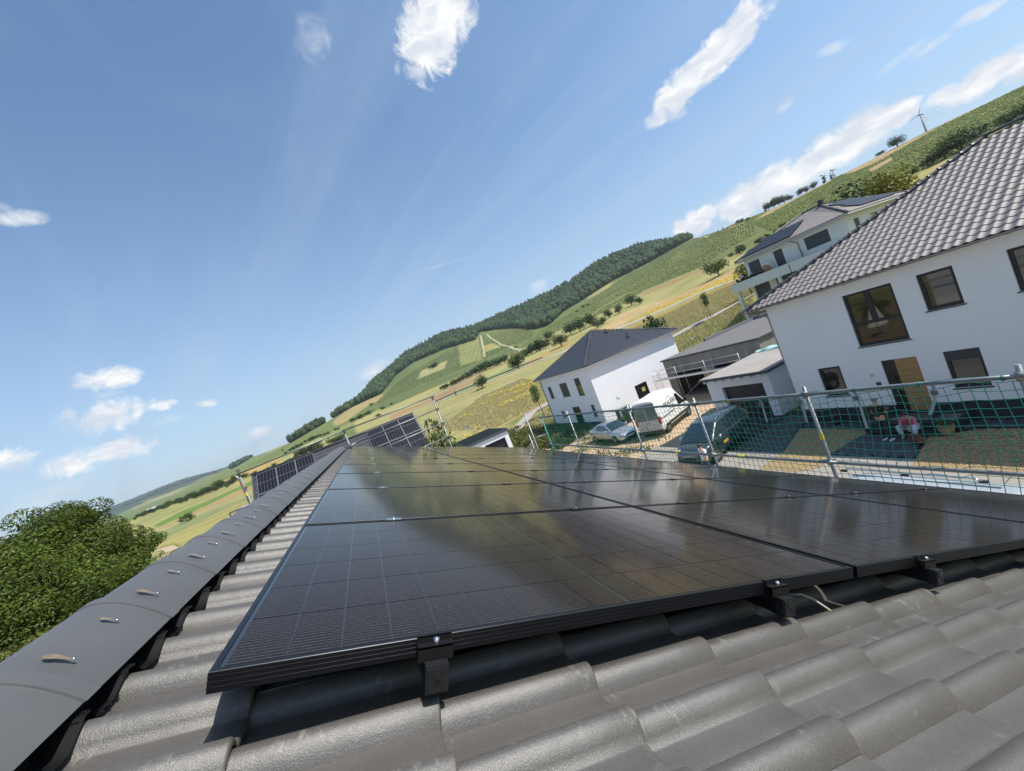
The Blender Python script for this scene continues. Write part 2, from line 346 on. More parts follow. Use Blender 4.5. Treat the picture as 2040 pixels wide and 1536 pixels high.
# field outlines (as they lie on the ground, read off the photograph), later ones on top
FIELDS = [
 (c5((-200, 1200), (150, 1010), (350, 960), (520, 890), (700, 800), (860, 720), (1100, 660), (1300, 560), (1500, 450), (1700, 380), (2000, 290), (2400, 150), (2400, 600), (1600, 900), (-200, 1500)), PALE, 0),   # valley floor
 (c5((180, 940), (280, 850), (345, 800), (500, 710), (680, 620), (860, 575), (960, 600), (940, 640), (870, 700), (700, 770), (520, 850), (330, 930), (200, 985)), G_VINE2, 1),
 (c5((680, 620), (860, 575), (965, 590), (940, 640), (860, 680), (790, 650), (730, 615)), G_VINE, 1),
 (c5((580, 670), (680, 625), (690, 680), (700, 740), (590, 770)), (.20, .21, .075), 1),
 (c5((690, 622), (725, 612), (745, 640), (690, 668)), (.10, .125, .055), 1),
 (c5((692, 672), (745, 652), (795, 675), (720, 700)), (.28, .25, .085), 0),
 (c5((370, 840), (400, 790), (530, 740), (510, 780)), (.30, .27, .12), 0),
 (c5((0, 1030), (110, 950), (205, 905), (200, 935), (90, 985), (10, 1040)), (.36, .27, .13), 0),
 (c5((860, 700), (1000, 590), (1110, 520), (1250, 430), (1350, 360), (1500, 275), (1650, 180), (1755, 120), (1900, 60), (2040, 25), (2400, -150), (2400, 240), (1990, 195), (1800, 270), (1500, 400), (1380, 470), (1200, 545), (1080, 590), (960, 640)), G_VINE, 1),
 (c5((1700, 160), (1760, 110), (1900, 100), (2040, 40), (2040, 20), (1850, 80)), TAN, 0),
 (c5((1625, 260), (1655, 205), (1710, 185), (1690, 225), (1640, 255)), (.28, .25, .10), 0),
 (c5((1210, 425), (1340, 355), (1350, 365), (1225, 440)), (.30, .26, .11), 0),
 (c5((1480, 420), (1800, 275), (1830, 285), (1540, 415)), (.30, .20, .10), 0),
 (c5((1400, 470), (1900, 245), (2040, 200), (2040, 230), (1600, 430), (1420, 500)), PALE, 0),
 (c5((1290, 580), (1420, 500), (1700, 400), (1990, 270), (2040, 250), (2040, 275), (1700, 430), (1450, 520), (1390, 575), (1150, 680), (1110, 690)), STRAW, 0),
 (c5((1390, 575), (1560, 490), (1850, 360), (2040, 285), (2040, 330), (1850, 385), (1590, 490), (1420, 570)), (.42, .33, .08), 0),
 (c5((1400, 590), (1600, 500), (1800, 410), (2040, 320), (2040, 420), (1740, 580), (1650, 625)), (.30, .22, .075), 0),
 (c5((1640, 610), (1700, 560), (2040, 400), (2040, 560), (1650, 720)), MEADG, 0),
 # right hill beyond the roofs
 ([(1480, 440), (1640, 362), (1846, 266), (2040, 160), (2300, 30), (2300, 250), (2040, 240), (1850, 345), (1700, 400), (1560, 470)], G_VINE, 2),
 ([(1655, 352), (1846, 263), (2040, 163), (2040, 170), (1880, 248), (1780, 304), (1745, 324), (1700, 344)], TAN, 0),
 ([(1560, 400), (1655, 352), (1655, 362), (1590, 395), (1530, 428), (1500, 440)], TAN, 0),
 ([(1730, 338), (1775, 314), (1780, 318), (1735, 344)], TAN, 0),
 ([(1815, 350), (1880, 315), (1900, 318), (1870, 350), (1830, 365)], (.30, .26, .10), 0),
 ([(1960, 268), (2040, 226), (2040, 240), (1970, 280)], (.22, .22, .07), 0),
 # strips at the foot of the hill (c2 crop)
 (c2((-100, 1010), (100, 910), (350, 790), (700, 610), (720, 625), (400, 790), (130, 925), (-60, 1015)), (.28, .23, .12), 0),
 (c2((-400, 1150), (0, 990), (110, 930), (420, 790), (450, 800), (180, 950), (0, 1030), (-360, 1180)), (.30, .20, .11), 0),
 (c2((0, 1060), (200, 960), (440, 840), (720, 690), (860, 650), (860, 680), (560, 830), (250, 980), (40, 1070)), (.20, .23, .105), 0),
 (c2((-300, 1200), (0, 1060), (420, 890), (700, 760), (1050, 610), (1080, 640), (800, 770), (500, 900), (50, 1090), (-280, 1240)), (.30, .26, .105), 0),
 (c2((880, 650), (1100, 550), (1290, 460), (1280, 490), (1000, 630), (890, 690)), (.36, .24, .10), 0),
 (c2((-700, 1500), (0, 1110), (480, 910), (900, 720), (960, 740), (840, 810), (500, 950), (300, 1060), (160, 1180), (-300, 1500)), (.285, .26, .115), 3),
 (c2((160, 1200), (480, 960), (830, 810), (1000, 830), (1060, 990), (900, 1060), (760, 1150), (600, 1260), (100, 1300)), MEAD, 4),
 (c2((-250, 1450), (180, 1185), (300, 1100), (320, 1160), (100, 1300), (-150, 1500)), MEAD, 4),
 (c2((560, 1210), (800, 1090), (1060, 980), (1080, 1010), (800, 1150), (640, 1240)), STRAW, 4),
 (c2((640, 1250), (800, 1150), (1080, 1015), (1090, 1060), (880, 1160), (760, 1230)), MEADG, 0),
 (c2((800, 1300), (900, 1200), (1100, 1080), (1200, 1250), (900, 1400)), (.19, .16, .06), 4),
 # left valley (cd crop)
 (cd_((-300, 1200), (380, 900), (800, 730), (1200, 590), (1580, 450), (2040, 200), (2300, 100), (2300, 900), (800, 1600), (-300, 1700)), PALE, 3),
 (cd_((1380, 450), (1700, 300), (2040, 150), (2040, 215), (1700, 380), (1420, 465)), (.38, .27, .10), 0),
 (cd_((380, 890), (800, 735), (1200, 580), (1590, 470), (1610, 500), (1200, 670), (900, 790), (540, 935)), (.27, .26, .10), 0),
 (cd_((600, 955), (900, 800), (1200, 680), (1600, 500), (1750, 420), (1750, 470), (1500, 570), (1050, 790), (650, 965)), (.12, .19, .04), 0),
 (cd_((650, 975), (1050, 795), (1500, 580), (1720, 480), (1720, 540), (1300, 720), (1000, 850), (660, 1000)), (.32, .22, .11), 0),
 (cd_((660, 1005), (1000, 860), (1300, 730), (1720, 545), (1720, 590), (1200, 790), (900, 900), (660, 1025)), (.30, .27, .12), 0),
 (cd_((600, 1100), (900, 910), (1200, 800), (1720, 600), (1720, 650), (1500, 720), (900, 1020), (620, 1150)), BARLEY, 0),
 (cd_((640, 1165), (1000, 980), (1500, 740), (1720, 660), (1600, 900), (1000, 1280), (800, 1300), (660, 1200)), (.30, .265, .095), 3),
 (cd_((690, 1190), (850, 1150), (950, 1200), (900, 1320), (780, 1340), (700, 1260)), (.13, .15, .04), 0),
 (cd_((200, 1600), (350, 1500), (620, 1290), (680, 1310), (640, 1420), (560, 1560)), (.12, .17, .035), 0),
 # far left
 (cd_((20, 790), (400, 650), (900, 450), (1250, 350), (1270, 370), (980, 500), (560, 640), (370, 740), (200, 830), (30, 840)), HAZE_BLUE, 0),
 (cd_((150, 840), (400, 720), (1000, 480), (1280, 350), (1500, 330), (1480, 400), (1200, 440), (800, 620), (500, 760), (200, 880)), FAR, 0),
 (cd_((370, 745), (600, 640), (980, 505), (1000, 520), (640, 660), (380, 765)), (.27, .24, .11), 0),
 (c4((-300, 700), (0, 545), (200, 440), (420, 330), (600, 245), (800, 160), (840, 330), (560, 350), (400, 440), (100, 570)), (.14, .17, .055), 1),
 (c4((260, 420), (420, 340), (620, 240), (640, 250), (440, 370), (300, 440)), (.24, .22, .10), 0),
 (c4((690, 250), (800, 150), (1000, 80), (920, 140), (760, 250), (700, 275)), (.32, .25, .11), 0),
 (c4((560, 390), (700, 300), (820, 230), (830, 250), (680, 340), (580, 410)), (.22, .22, .085), 0),
]
FORESTS = [
 c5((-260, 1130), (0, 950), (200, 740), (420, 600), (560, 560), (700, 530), (900, 400), (1050, 300), (1200, 220), (1560, 120), (1750, 95), (1760, 125), (1640, 190), (1500, 270), (1340, 350), (1200, 440), (1100, 500), (1020, 575), (960, 590), (860, 580), (690, 600), (660, 640), (500, 690), (350, 755), (270, 815), (200, 905), (60, 970), (-250, 1150)),
 c4((60, 530), (280, 400), (430, 310), (600, 235), (650, 210), (640, 245), (420, 335), (270, 420), (70, 540)),
]
azs = np.concatenate([np.arange(-180, -46, 3.0), np.arange(-46, 88, 0.16), np.arange(88, 180, 3.0)])
rs = np.concatenate([np.array([0.5, 12, 24, 30, 34]), np.exp(np.linspace(math.log(38), math.log(1500), 250)), np.exp(np.linspace(math.log(1560), math.log(9000), 36)), [14000, 22000]])
A, RR = np.meshgrid(np.radians(azs), rs, indexing='ij')
X = CAM[0] + RR * np.sin(A); Y = CAM[1] + RR * np.cos(A)
Z = terr(X, Y); Z = np.where(RR > 9000, CAM[2] + 9000 * np.tan(np.radians(.3)) * 0 + 20, Z)
TV = np.stack([X, Y, Z], -1).reshape(-1, 3)
na, nr = A.shape
ii, jj = np.meshgrid(np.arange(na), np.arange(nr - 1), indexing='ij')
i2 = (ii + 1) % na
TF = np.stack([ii * nr + jj, ii * nr + jj + 1, i2 * nr + jj + 1, i2 * nr + jj], -1).reshape(-1, 4)
PJ = project(TV)
rng = np.random.default_rng(3)
wob = np.stack([np.sin(TV[:, 0] * .05 + TV[:, 1] * .03), np.cos(TV[:, 1] * .045 - TV[:, 0] * .02)], 1) * 1.2
PJw = PJ + wob
rflat = RR.reshape(-1)
colr = np.tile(np.array(PALE), (len(TV), 1)); rows = np.zeros(len(TV))
colr[rflat > 400] = (.13, .16, .055)
for poly, c, k_ in FIELDS:
    m_ = inpoly(PJw, poly) & (rflat > 44); colr[m_] = c; rows[m_] = k_ if k_ else 3
fm = np.zeros(len(TV), bool)
for poly in FORESTS: fm |= inpoly(PJ, poly) & (rflat > 500)
colr[fm] = FOREST; rows[fm] = 0
colr[rflat > 3600] = HAZE_BLUE  # far ground turned bluer, distance haze put into its colour
C3_ = colr.reshape(na, nr, 3).copy()
for _ in range(2):
    B_ = C3_.copy(); B_[1:-1, 1:-1] = .4 * C3_[1:-1, 1:-1] + .15 * (C3_[:-2, 1:-1] + C3_[2:, 1:-1] + C3_[1:-1, :-2] + C3_[1:-1, 2:]); C3_ = B_
colr = C3_.reshape(-1, 3)
near = rflat <= 44; colr[near] = (.20, .19, .07); rows[near] = 4
me = bpy.data.meshes.new('terrain')
me.vertices.add(len(TV)); me.vertices.foreach_set('co', TV.astype(np.float32).ravel())
me.loops.add(TF.size); me.loops.foreach_set('vertex_index', TF.astype(np.int32).ravel())
me.polygons.add(len(TF)); me.polygons.foreach_set('loop_start', np.arange(0, TF.size, 4, dtype=np.int32)); me.polygons.foreach_set('loop_total', np.full(len(TF), 4, np.int32))
me.polygons.foreach_set('use_smooth', np.ones(len(TF), bool))
me.update(calc_edges=True)
ca = me.color_attributes.new('col', 'FLOAT_COLOR', 'POINT')
ca.data.foreach_set('color', np.hstack([colr, rows[:, None] / 10.0]).astype(np.float32).ravel())
tm = bpy.data.materials.new('field_ground'); tm.use_nodes = True
N, L, P = nodes_of(tm)
P.inputs['Roughness'].default_value = 0.95; P.inputs['Specular IOR Level'].default_value = 0.1
at = N.new('ShaderNodeAttribute'); at.attribute_name = 'col'
tcn = N.new('ShaderNodeTexCoord')
def tn(scale, detail, rough=.6):
    n = N.new('ShaderNodeTexNoise'); n.inputs['Scale'].default_value = scale; n.inputs['Detail'].default_value = detail; n.inputs['Roughness'].default_value = rough
    L.new(tcn.outputs['Object'], n.inputs['Vector']); return n.outputs['Fac']
def tmath(op, a, b=None, clamp=False):
    n = N.new('ShaderNodeMath'); n.operation = op; n.use_clamp = clamp
    for i, x in enumerate((a, b)):
        if x is None: continue
        if isinstance(x, (int, float)): n.inputs[i].default_value = x
        else: L.new(x, n.inputs[i])
    return n.outputs[0]
n1 = tn(.035, 8); n2 = tn(.6, 6, .7); n3 = tn(3.0, 4, .7)
v = tmath('ADD', tmath('MULTIPLY', tmath('SUBTRACT', n1, .5), .9), tmath('ADD', tmath('MULTIPLY', tmath('SUBTRACT', n2, .5), .55), tmath('MULTIPLY', tmath('SUBTRACT', n3, .5), .35)))
# planted rows: lines across the slope, spacing in metres
sx = N.new('ShaderNodeSeparateXYZ'); L.new(tcn.outputs['Object'], sx.inputs[0])
def rowwave(ax, ay, period):
    t = tmath('ADD', tmath('MULTIPLY', sx.outputs['X'], ax / period * 6.2832), tmath('MULTIPLY', sx.outputs['Y'], ay / period * 6.2832))
    return tmath('SINE', t)
kind = at.outputs['Alpha']
def is_kind(k): return tmath('SUBTRACT', 1.0, tmath('MULTIPLY', tmath('ABSOLUTE', tmath('SUBTRACT', kind, k / 10.0)), 20.0), clamp=True)
vine = tmath('MULTIPLY', tmath('ADD', rowwave(.92, -.39, 8.0), tmath('MULTIPLY', rowwave(.95, -.3, 3.1), .6)), .10)
crop = tmath('MULTIPLY', tmath('ADD', rowwave(.35, .94, 9.0), tmath('MULTIPLY', rowwave(.33, .945, 2.2), .8)), .065)
v = tmath('ADD', v, tmath('ADD', tmath('MULTIPLY', vine, is_kind(1)), tmath('MULTIPLY', crop, is_kind(3))))
val = tmath('ADD', 1.0, v)
hs = N.new('ShaderNodeHueSaturation'); L.new(at.outputs['Color'], hs.inputs['Color']); L.new(val, hs.inputs['Value'])
L.new(tmath('ADD', .5, tmath('MULTIPLY', tmath('SUBTRACT', n2, .5), .05)), hs.inputs['Hue'])
L.new(hs.outputs[0], P.inputs['Base Color'])
bp = N.new('ShaderNodeBump'); bp.inputs['Strength'].default_value = .7; bp.inputs['Distance'].default_value = .5
L.new(tmath('ADD', n2, tmath('MULTIPLY', n3, .5)), bp.inputs['Height']); L.new(bp.outputs[0], P.inputs['Normal'])
me.materials.append(tm)
struct('terrain', me, None)

def ribbon(name, pts, width, mat, lift=.05, kind='structure'):
    """a road or path laid on the terrain; pts are (x, y)"""
    P_ = [np.array(p[:2], float) for p in pts]; out = []
    for a, b in zip(P_[:-1], P_[1:]):
        n = max(2, int(np.linalg.norm(b - a) / 4)); out += [a + (b - a) * t / n for t in range(n)]
    out.append(P_[-1]); mb = MB(); V = []
    for i, p in enumerate(out):
        d = out[min(i + 1, len(out) - 1)] - out[max(i - 1, 0)]; d /= np.linalg.norm(d) + 1e-9; nn = np.array([-d[1], d[0]])
        for s_ in (-.5, -.17, .17, .5):
            q = p + nn * width * s_; V.append((q[0], q[1], float(terr(q[0], q[1])) + lift))
    F = [(i * 4 + k, (i + 1) * 4 + k, (i + 1) * 4 + k + 1, i * 4 + k + 1) for i in range(len(out) - 1) for k in range(3)]
    mb.add(V, F, 0, True); return struct(name, mb, mat, kind)
def gpts(l, rmin=40): return [on_terrain(px, py, rmin)[0][:2] for px, py in l]
mpath = M('path_gravel', (.36, .31, .27), .95, var=.12, vscale=1.2, bump=.3, bscale=8)
masph = M('asphalt_pale', (.21, .20, .20), .9, var=.1, vscale=1.0, bump=.3, bscale=20)
ribbon('field_path', gpts([(1004, 880), (1030, 855), (1060, 822), (1108, 795), (1180, 758), (1260, 712), (1350, 665), (1420, 630), (1500, 588), (1560, 560), (1640, 510)], 44), 2.6, mpath, .10)
ribbon('country_road', gpts([(600, 915), (760, 852), (860, 806), (921, 782), (1001, 750), (1082, 717), (1160, 688), (1243, 651), (1323, 617), (1403, 581), (1468, 557), (1560, 520)], 90), 4.5, M('road_pale', (.38, .36, .33), .9, var=.1, vscale=.5), .12)
ribbon('dirt_track', gpts([(305, 1145), (322, 1120), (328, 1105), (345, 1098), (335, 1092), (318, 1096)], 60), 1.8, M('dirt', (.42, .30, .20), .95, var=.2, vscale=.8), .12)
for pl in ([(957, 668), (962, 690), (965, 712)], [(970, 666), (985, 678), (1010, 690), (1040, 698)], [(1090, 690), (1130, 660), (1190, 620), (1250, 585)], [(1390, 470), (1450, 448), (1500, 430)]):
    ribbon('vineyard_track', gpts(pl, 300), 4.0, M('track_pale', (.34, .31, .17), .95), .3)
# ------------------------------------------------------------------ the roof we stand on
G0 = 7.3; TH = R_(23.845); cT, sT = math.cos(TH), math.sin(TH)
BV = np.array([cT, 0, -sT]); NV = np.array([sT, 0, cT]); AV = np.array([0, 1.0, 0]); RO = np.array([0, 0, G0])
def RF(u, v, h): return RO + u * BV + v * AV + h * NV

# concrete tile material: grey, fine gritty sheen, pale scuffs
mt = bpy.data.materials.new('concrete_tile'); mt.use_nodes = True
N, L, P = nodes_of(mt)
tcn = N.new('ShaderNodeTexCoord'); oi = N.new('ShaderNodeObjectInfo')
vadd = N.new('ShaderNodeVectorMath'); vadd.operation = 'MULTIPLY_ADD'; L.new(oi.outputs['Random'], vadd.inputs[0]); vadd.inputs[1].default_value = (37, 17, 53); L.new(tcn.outputs['Object'], vadd.inputs[2])
def nz(scale, detail, rough, vec=None, stretch=None):
    n = N.new('ShaderNodeTexNoise'); n.inputs['Scale'].default_value = scale; n.inputs['Detail'].default_value = detail; n.inputs['Roughness'].default_value = rough
    s_ = vec or vadd.outputs[0]
    if stretch:
        mp = N.new('ShaderNodeMapping'); mp.inputs['Scale'].default_value = stretch[:3]; mp.inputs['Rotation'].default_value = (0, 0, stretch[3]); L.new(s_, mp.inputs[0]); s_ = mp.outputs[0]
    L.new(s_, n.inputs['Vector']); return n.outputs['Fac']
def mr(x, a, b, c=0.0, d=1.0):
    n = N.new('ShaderNodeMapRange'); n.inputs[1].default_value = a; n.inputs[2].default_value = b; n.inputs[3].default_value = c; n.inputs[4].default_value = d; L.new(x, n.inputs[0]); return n.outputs[0]
def mth(op, a, b, clamp=False):
    n = N.new('ShaderNodeMath'); n.operation = op; n.use_clamp = clamp
    for i, x in enumerate((a, b)):
        if isinstance(x, (int, float)): n.inputs[i].default_value = x
        else: L.new(x, n.inputs[i])
    return n.outputs[0]
def mx(f, a, b, bt='MIX'):
    n = N.new('ShaderNodeMixRGB'); n.blend_type = bt
    if isinstance(f, float): n.inputs[0].default_value = f
    else: L.new(f, n.inputs[0])
    for i, x in ((1, a), (2, b)):
        if isinstance(x, tuple): n.inputs[i].default_value = (*x, 1)
        else: L.new(x, n.inputs[i])
    return n.outputs[0]
big = nz(5, 5, .6); fine = nz(420, 3, .7); mid = nz(60, 5, .65)
base = mx(mr(big, .3, .7), (.068, .061, .053), (.086, .078, .068))
base = mx(mth('MULTIPLY', mr(fine, .52, .72), .45), base, (.19, .18, .165))
scr = mth('MULTIPLY', mr(nz(9, 4, .6), .52, .66), mr(nz(60, 6, .75, stretch=(1.0, .35, 1, .9)), .53, .62), True)
base = mx(mth('MULTIPLY', scr, .38), base, (.34, .32, .29))
dust = mr(nz(2.2, 4, .6), .45, .75)
base = mx(mth('MULTIPLY', dust, .30), base, (.125, .115, .102))
L.new(base, P.inputs['Base Color'])
L.new(mr(mid, .3, .7, .34, .44), P.inputs['Roughness'])
P.inputs['Specular IOR Level'].default_value = .8
bp = N.new('ShaderNodeBump'); bp.inputs['Strength'].default_value = .55; bp.inputs['Distance'].default_value = .0016
L.new(mth('ADD', fine, mth('MULTIPLY', mid, .8)), bp.inputs['Height']); L.new(bp.outputs[0], P.inputs['Normal'])
MATS['concrete_tile'] = mt
mcap = M('ridge_tile_smooth', (.088, .088, .087), .46, var=.10, vscale=4, bump=.05, bscale=120, spec=.5, rnd=.05)
mblack = M('black_strip', (.005, .005, .0055), .6, spec=.2)

PITCH, GAUGE, TW = 0.153, 0.345, 0.306
HP = -0.155                                              # pan level of the tiles against the panel plane
def hprof(v):                                            # two rolls and two pans across one tile
    w = (v % PITCH) / PITCH
    if w < .50: 
        t = w / .50; return 0.036 * (math.sin(math.pi * t) ** 0.75)
    t = (w - .5) / .5; return 0.0015 * math.sin(2 * math.pi * t)
V0 = -0.06                                               # foot of a roll
def tile_mesh(nv=40, nu=4, ln=0.42):
    mb = MB(); V = []; th = .014
    us = [-(ln - GAUGE)] + [GAUGE * i / (nu - 1) for i in range(nu)]
    vs = [TW * j / nv for j in range(nv + 1)]
    for u in us:
        lift = .019 * (u / GAUGE)
        for v_ in vs: V.append(u * BV + v_ * AV + (hprof(v_) + lift) * NV)
    # rounded nose and front face
    for du, dh in ((.004, -.002), (.006, -.006), (.006, -th)):
        for v_ in vs: V.append((GAUGE + du) * BV + v_ * AV + (hprof(v_) + .019 + dh) * NV)
    n = nv + 1; R = len(us) + 3
    mb.add(V, [(i * n + j, (i + 1) * n + j, (i + 1) * n + j + 1, i * n + j + 1) for i in range(R - 1) for j in range(nv)], 0, True)
    # side lap edge
    E_ = []
    for u in (0, GAUGE):
        for h in (0, -th): E_.append(u * BV + (hprof(0) + .019 * u / GAUGE + h) * NV)
    mb.add(E_, [(0, 1, 3, 2)], 0)
    return mb
house = thing('house', 'grey tiled gable roof we look along, ridge at left and solar panels on it', 'house', (0, 0, 0))
tile_me = tile_mesh().mesh('roof_tile', mt)
tile_lo = tile_mesh(16, 2).mesh('roof_tile_plain', mt)
def course_u(i): return .045 + GAUGE * (i - 1)           # upper exposed edge of course i
ntile = 0; hidden = MB()
hv = np.array([v.co for v in tile_lo.vertices]); hf = [tuple(p.vertices) for p in tile_lo.polygons]
for i in range(0, 18):
    for j in range(-12, 40):
        u0 = course_u(i); v0 = V0 + TW * j
        if v0 > 12.0: continue
        p = RF(u0, v0, HP)
        vis = (i <= 1 and j >= -3 and v0 < 11.9) or (-4 <= j <= 2 and i <= 12) or (-3 <= j <= 1 and i <= 17)
        if vis:
            dz = random.uniform(-.0012, .0012)
            o = bpy.data.objects.new('roof_tile', tile_me if (j <= 3 or i == 0 and j < 8) else tile_lo)
            o.location = p + dz * NV; o.rotation_euler = (random.gauss(0, .0016), random.gauss(0, .0016), random.gauss(0, .0012)); link(o, house); ntile += 1
        else:
            hidden.add(hv + p, hf, 0, True)
# the far slope, same tiles
for i in range(0, 17):
    for j in range(-12, 40):
        u0 = course_u(i); v0 = V0 + TW * j
        if v0 > 12.0: continue
        q = RF(u0, v0, HP) + hv; xr = -0.39
        hidden.add(np.stack([2 * xr - q[:, 0], q[:, 1], q[:, 2]], 1), [f[::-1] for f in hf], 0, True)
part('tile_field', hidden, mt, house, stuff=True)
# roof boards under the tiles, so that no light comes through
XR, ZR = -0.392, 7.300
bd = MB()
for s_ in (1, -1):
    e = np.array([XR, 0, ZR - .02]); d = np.array([s_ * cT, 0, -sT]); n_ = np.array([s_ * sT, 0, cT])
    bd.obox(e + np.array([0, -3.8, 0]) - .10 * n_, d * 6.35, (0, 16.0, 0), n_ * .05)
part('roof_board', bd, M('dark_timber', (.05, .04, .035), .9), house)
wl_ = MB(); wl_.box(-5.9, 5.1, -3.5, 11.8, 0, 4.75)
g = [(-5.9, -3.5, 4.75), (5.1, -3.5, 4.75), (-.4, -3.5, 7.05)]
wl_.prism(g[::-1], (0, 15.3, 0))
mwall = M('white_render', (.78, .78, .77), .9, var=.02, vscale=.7, bump=.25, bscale=130)
part('wall', wl_, mwall, house)
# ridge: black ventilation strip and the smooth half-round caps
vs_ = MB()
for s_ in (1, -1):
    for a, b in ((.11, -.045), ):
        x0 = XR + s_ * .02; 
        vs_.add([(x0, -3.7, 7.335), (x0, 12.1, 7.335), (XR + s_ * .10, 12.1, 7.30), (XR + s_ * .10, -3.7, 7.30), (XR + s_ * .112, 12.1, 7.20), (XR + s_ * .112, -3.7, 7.20)], [(0, 1, 2, 3), (3, 2, 4, 5)])
part('ridge_vent', vs_, mblack, house)
rv = MB()
v_ = -2.0
while v_ < 11.9:                                        # pleats of the strip
    p0, p1 = RF(-.272, v_, HP + hprof(v_ - V0) + .012), RF(-.214, v_, HP + hprof(v_ - V0) + .017); rv.obox(p0, p1 - p0, AV * .004, NV * .004); v_ += .0255 if v_ < 3 else .1
part('vent_pleats', rv, M('strip_edge', (.012, .012, .012), .4), house, stuff=True)
ms_ = MB(); vv_ = np.arange(-2.0, 11.9, PITCH / 8)
V = [RF(u + (.006 * math.sin(v * 21) if k == 1 else 0), v, HP + hprof(v - V0) + (.012, .0205)[k]) for v in vv_ for k, u in enumerate((-.30, -.212))]
ms_.add(V, [(2 * i, 2 * i + 1, 2 * i + 3, 2 * i + 2) for i in range(len(vv_) - 1)], 0, True)
part('vent_apron', ms_, mblack, house)
def cap_mesh():
    mb = MB(); L_ = .40; prof = 22
    def f(a, b):
        t = b; y = t * L_
        r = .141 + .004 * t + (.005 if t > .903 else 0)
        q_ = 2 * a - 1 ; k_ = 0.74
        return (r * q_, y, k_ * r * (1 - abs(q_) ** 1.7) - .010 * abs(q_) ** 3 - .004 * (1 - t))
    for tl in ([0, .3, .6, .90], [.9031, .95, 1.0]):
        V = [f(i / prof, t) for i in range(prof + 1) for t in tl]; nt_ = len(tl)
        mb.add(V, [(i * nt_ + j, (i + 1) * nt_ + j, (i + 1) * nt_ + j + 1, i * nt_ + j + 1) for i in range(prof) for j in range(nt_ - 1)], 0, True)
    V = [f(i / prof, t) for i in range(prof + 1) for t in (.90, .9031)]; mb.add(V, [(i * 2, (i + 1) * 2, (i + 1) * 2 + 1, i * 2 + 1) for i in range(prof)], 0, False)
    n = len(mb.v); o = []
    for i in range(prof + 1):                           # front lip thickness
        a = i / prof; p = np.array(f(a, 1.0)); o.append(p); o.append(p * np.array([.90, 1, .90]) + np.array([0, .001, -.002]))
    mb.add(o, [(2 * i, 2 * i + 2, 2 * i + 3, 2 * i + 1) for i in range(prof)], 0, True)
    return mb
cap_me = cap_mesh().mesh('ridge_tile', mcap)
mres = M('brown_resin', (.19, .135, .075), .25, var=.25, vscale=60, coat=.5)
mscr = M('bright_screw', (.7, .7, .7), .2, 1.0)
def stain_mesh(seed):
    random.seed(seed); mb = MB(); n = 14; pts = []
    for k in range(n):
        t = 2 * math.pi * k / n; w = .014 * (1 + .25 * random.uniform(-1, 1))
        x = math.cos(t); y = math.sin(t)
        pts.append((.021 * x + (.013 if x > .5 else 0), .010 * (1 + .35 * random.uniform(-1, 1)) * y * (1.15 - .85 * max(0, x + .1))))
    out = []
    for (a, b) in pts: out.append((a, b))
    return out
GC = .345
ncap = 0
for k_ in range(-4, 36):
    y = .13 + GC * (k_ - 1)
    if y > 11.75: break
    o = bpy.data.objects.new('ridge_tile', cap_me); o.location = (XR + .006 + random.uniform(-.0015, .0015), y, 7.322)
    o.location.y = y; o.rotation_euler = (0, 0, random.gauss(0, .003)); link(o, house); ncap += 1
    if -3 <= k_ <= 9:
        for yy, sc in ((y + GC * .30, .9), (y + GC * .78, .6)):
            mb = MB(); pts = stain_mesh(k_ * 7 + int(sc * 10)); c0 = None
            ang = R_(26 + random.uniform(-3, 3))
            t_ = (yy - y) / .40; rr = (.141 + .004 * t_)
            def S_(a, b):                                # on the cap surface: a runs downwards, b along the ridge
                q_ = .50 + a / .19; return (XR + .006 + rr * q_ + .0014, yy + b, 7.3236 + .74 * rr * (1 - abs(q_) ** 1.7) - .010 * abs(q_) ** 3)
            mb.add([S_(.006, 0)] + [S_(a * sc, b * sc) for a, b in pts], [(0, i + 1, (i + 1) % len(pts) + 1) for i in range(len(pts))], 0, True)
            st = part('resin_stain', mb, mres, o, local=True)
            # cap object carries the transform: bring the stain into its frame
            for vv in st.data.vertices: vv.co = vv.co - Vector((XR, y, 7.322))
            sm_ = MB(); c_ = np.array(S_(.034 * sc, .001)) - np.array([XR, y, 7.322]); sm_.blob(c_, .0045, 1, 0, 0, (1, 1, .6)); part('screw', sm_, mscr, o, local=True)
random.seed(11)

# ------------------------------------------------------------------ solar panels
PBu, PAv = 1.762, 1.134; SBu, SAv = 1.782, 1.154
mframe = M('black_frame', (.014, .015, .018), .34, .6, spec=.5)
mcell = bpy.data.materials.new('solar_cell'); mcell.use_nodes = True
N, L, P = nodes_of(mcell)
tcn = N.new('ShaderNodeTexCoord'); geo = N.new('ShaderNodeNewGeometry')
# panel coordinates from the true position: along the slope (u) and along the ridge (v)
at = N.new('ShaderNodeAttribute'); at.attribute_name = 'uvp'
sp_ = N.new('ShaderNodeSeparateXYZ'); L.new(at.outputs['Vector'], sp_.inputs[0])
fr = mth('FRACT', mth('MULTIPLY', sp_.outputs['Y'], 1 / .0113), 0)
bus = mth('LESS_THAN', mth('ABSOLUTE', mth('SUBTRACT', fr, .5), 0), .085)
fr2 = mth('FRACT', mth('MULTIPLY', sp_.outputs['X'], 1 / .0052), 0)
dash = mr(nz(260, 2, .8, at.outputs['Vector'], (1, .3, 1, 0)), .42, .62)  # breaks the ribbons into dashes, their sparkle put into the colour
fing = mth('LESS_THAN', mth('ABSOLUTE', mth('SUBTRACT', mth('FRACT', mth('MULTIPLY', sp_.outputs['X'], 1 / .0013), 0), .5), 0), .06)
lines = mth('MULTIPLY', bus, mth('ADD', mth('MULTIPLY', dash, .85), .15))
cellv = mx(mr(nz(3, 3, .5, at.outputs['Vector']), .3, .7), (.0105, .0065, .0070), (.016, .0105, .0108))
colc = mx(lines, cellv, (.19, .15, .10))
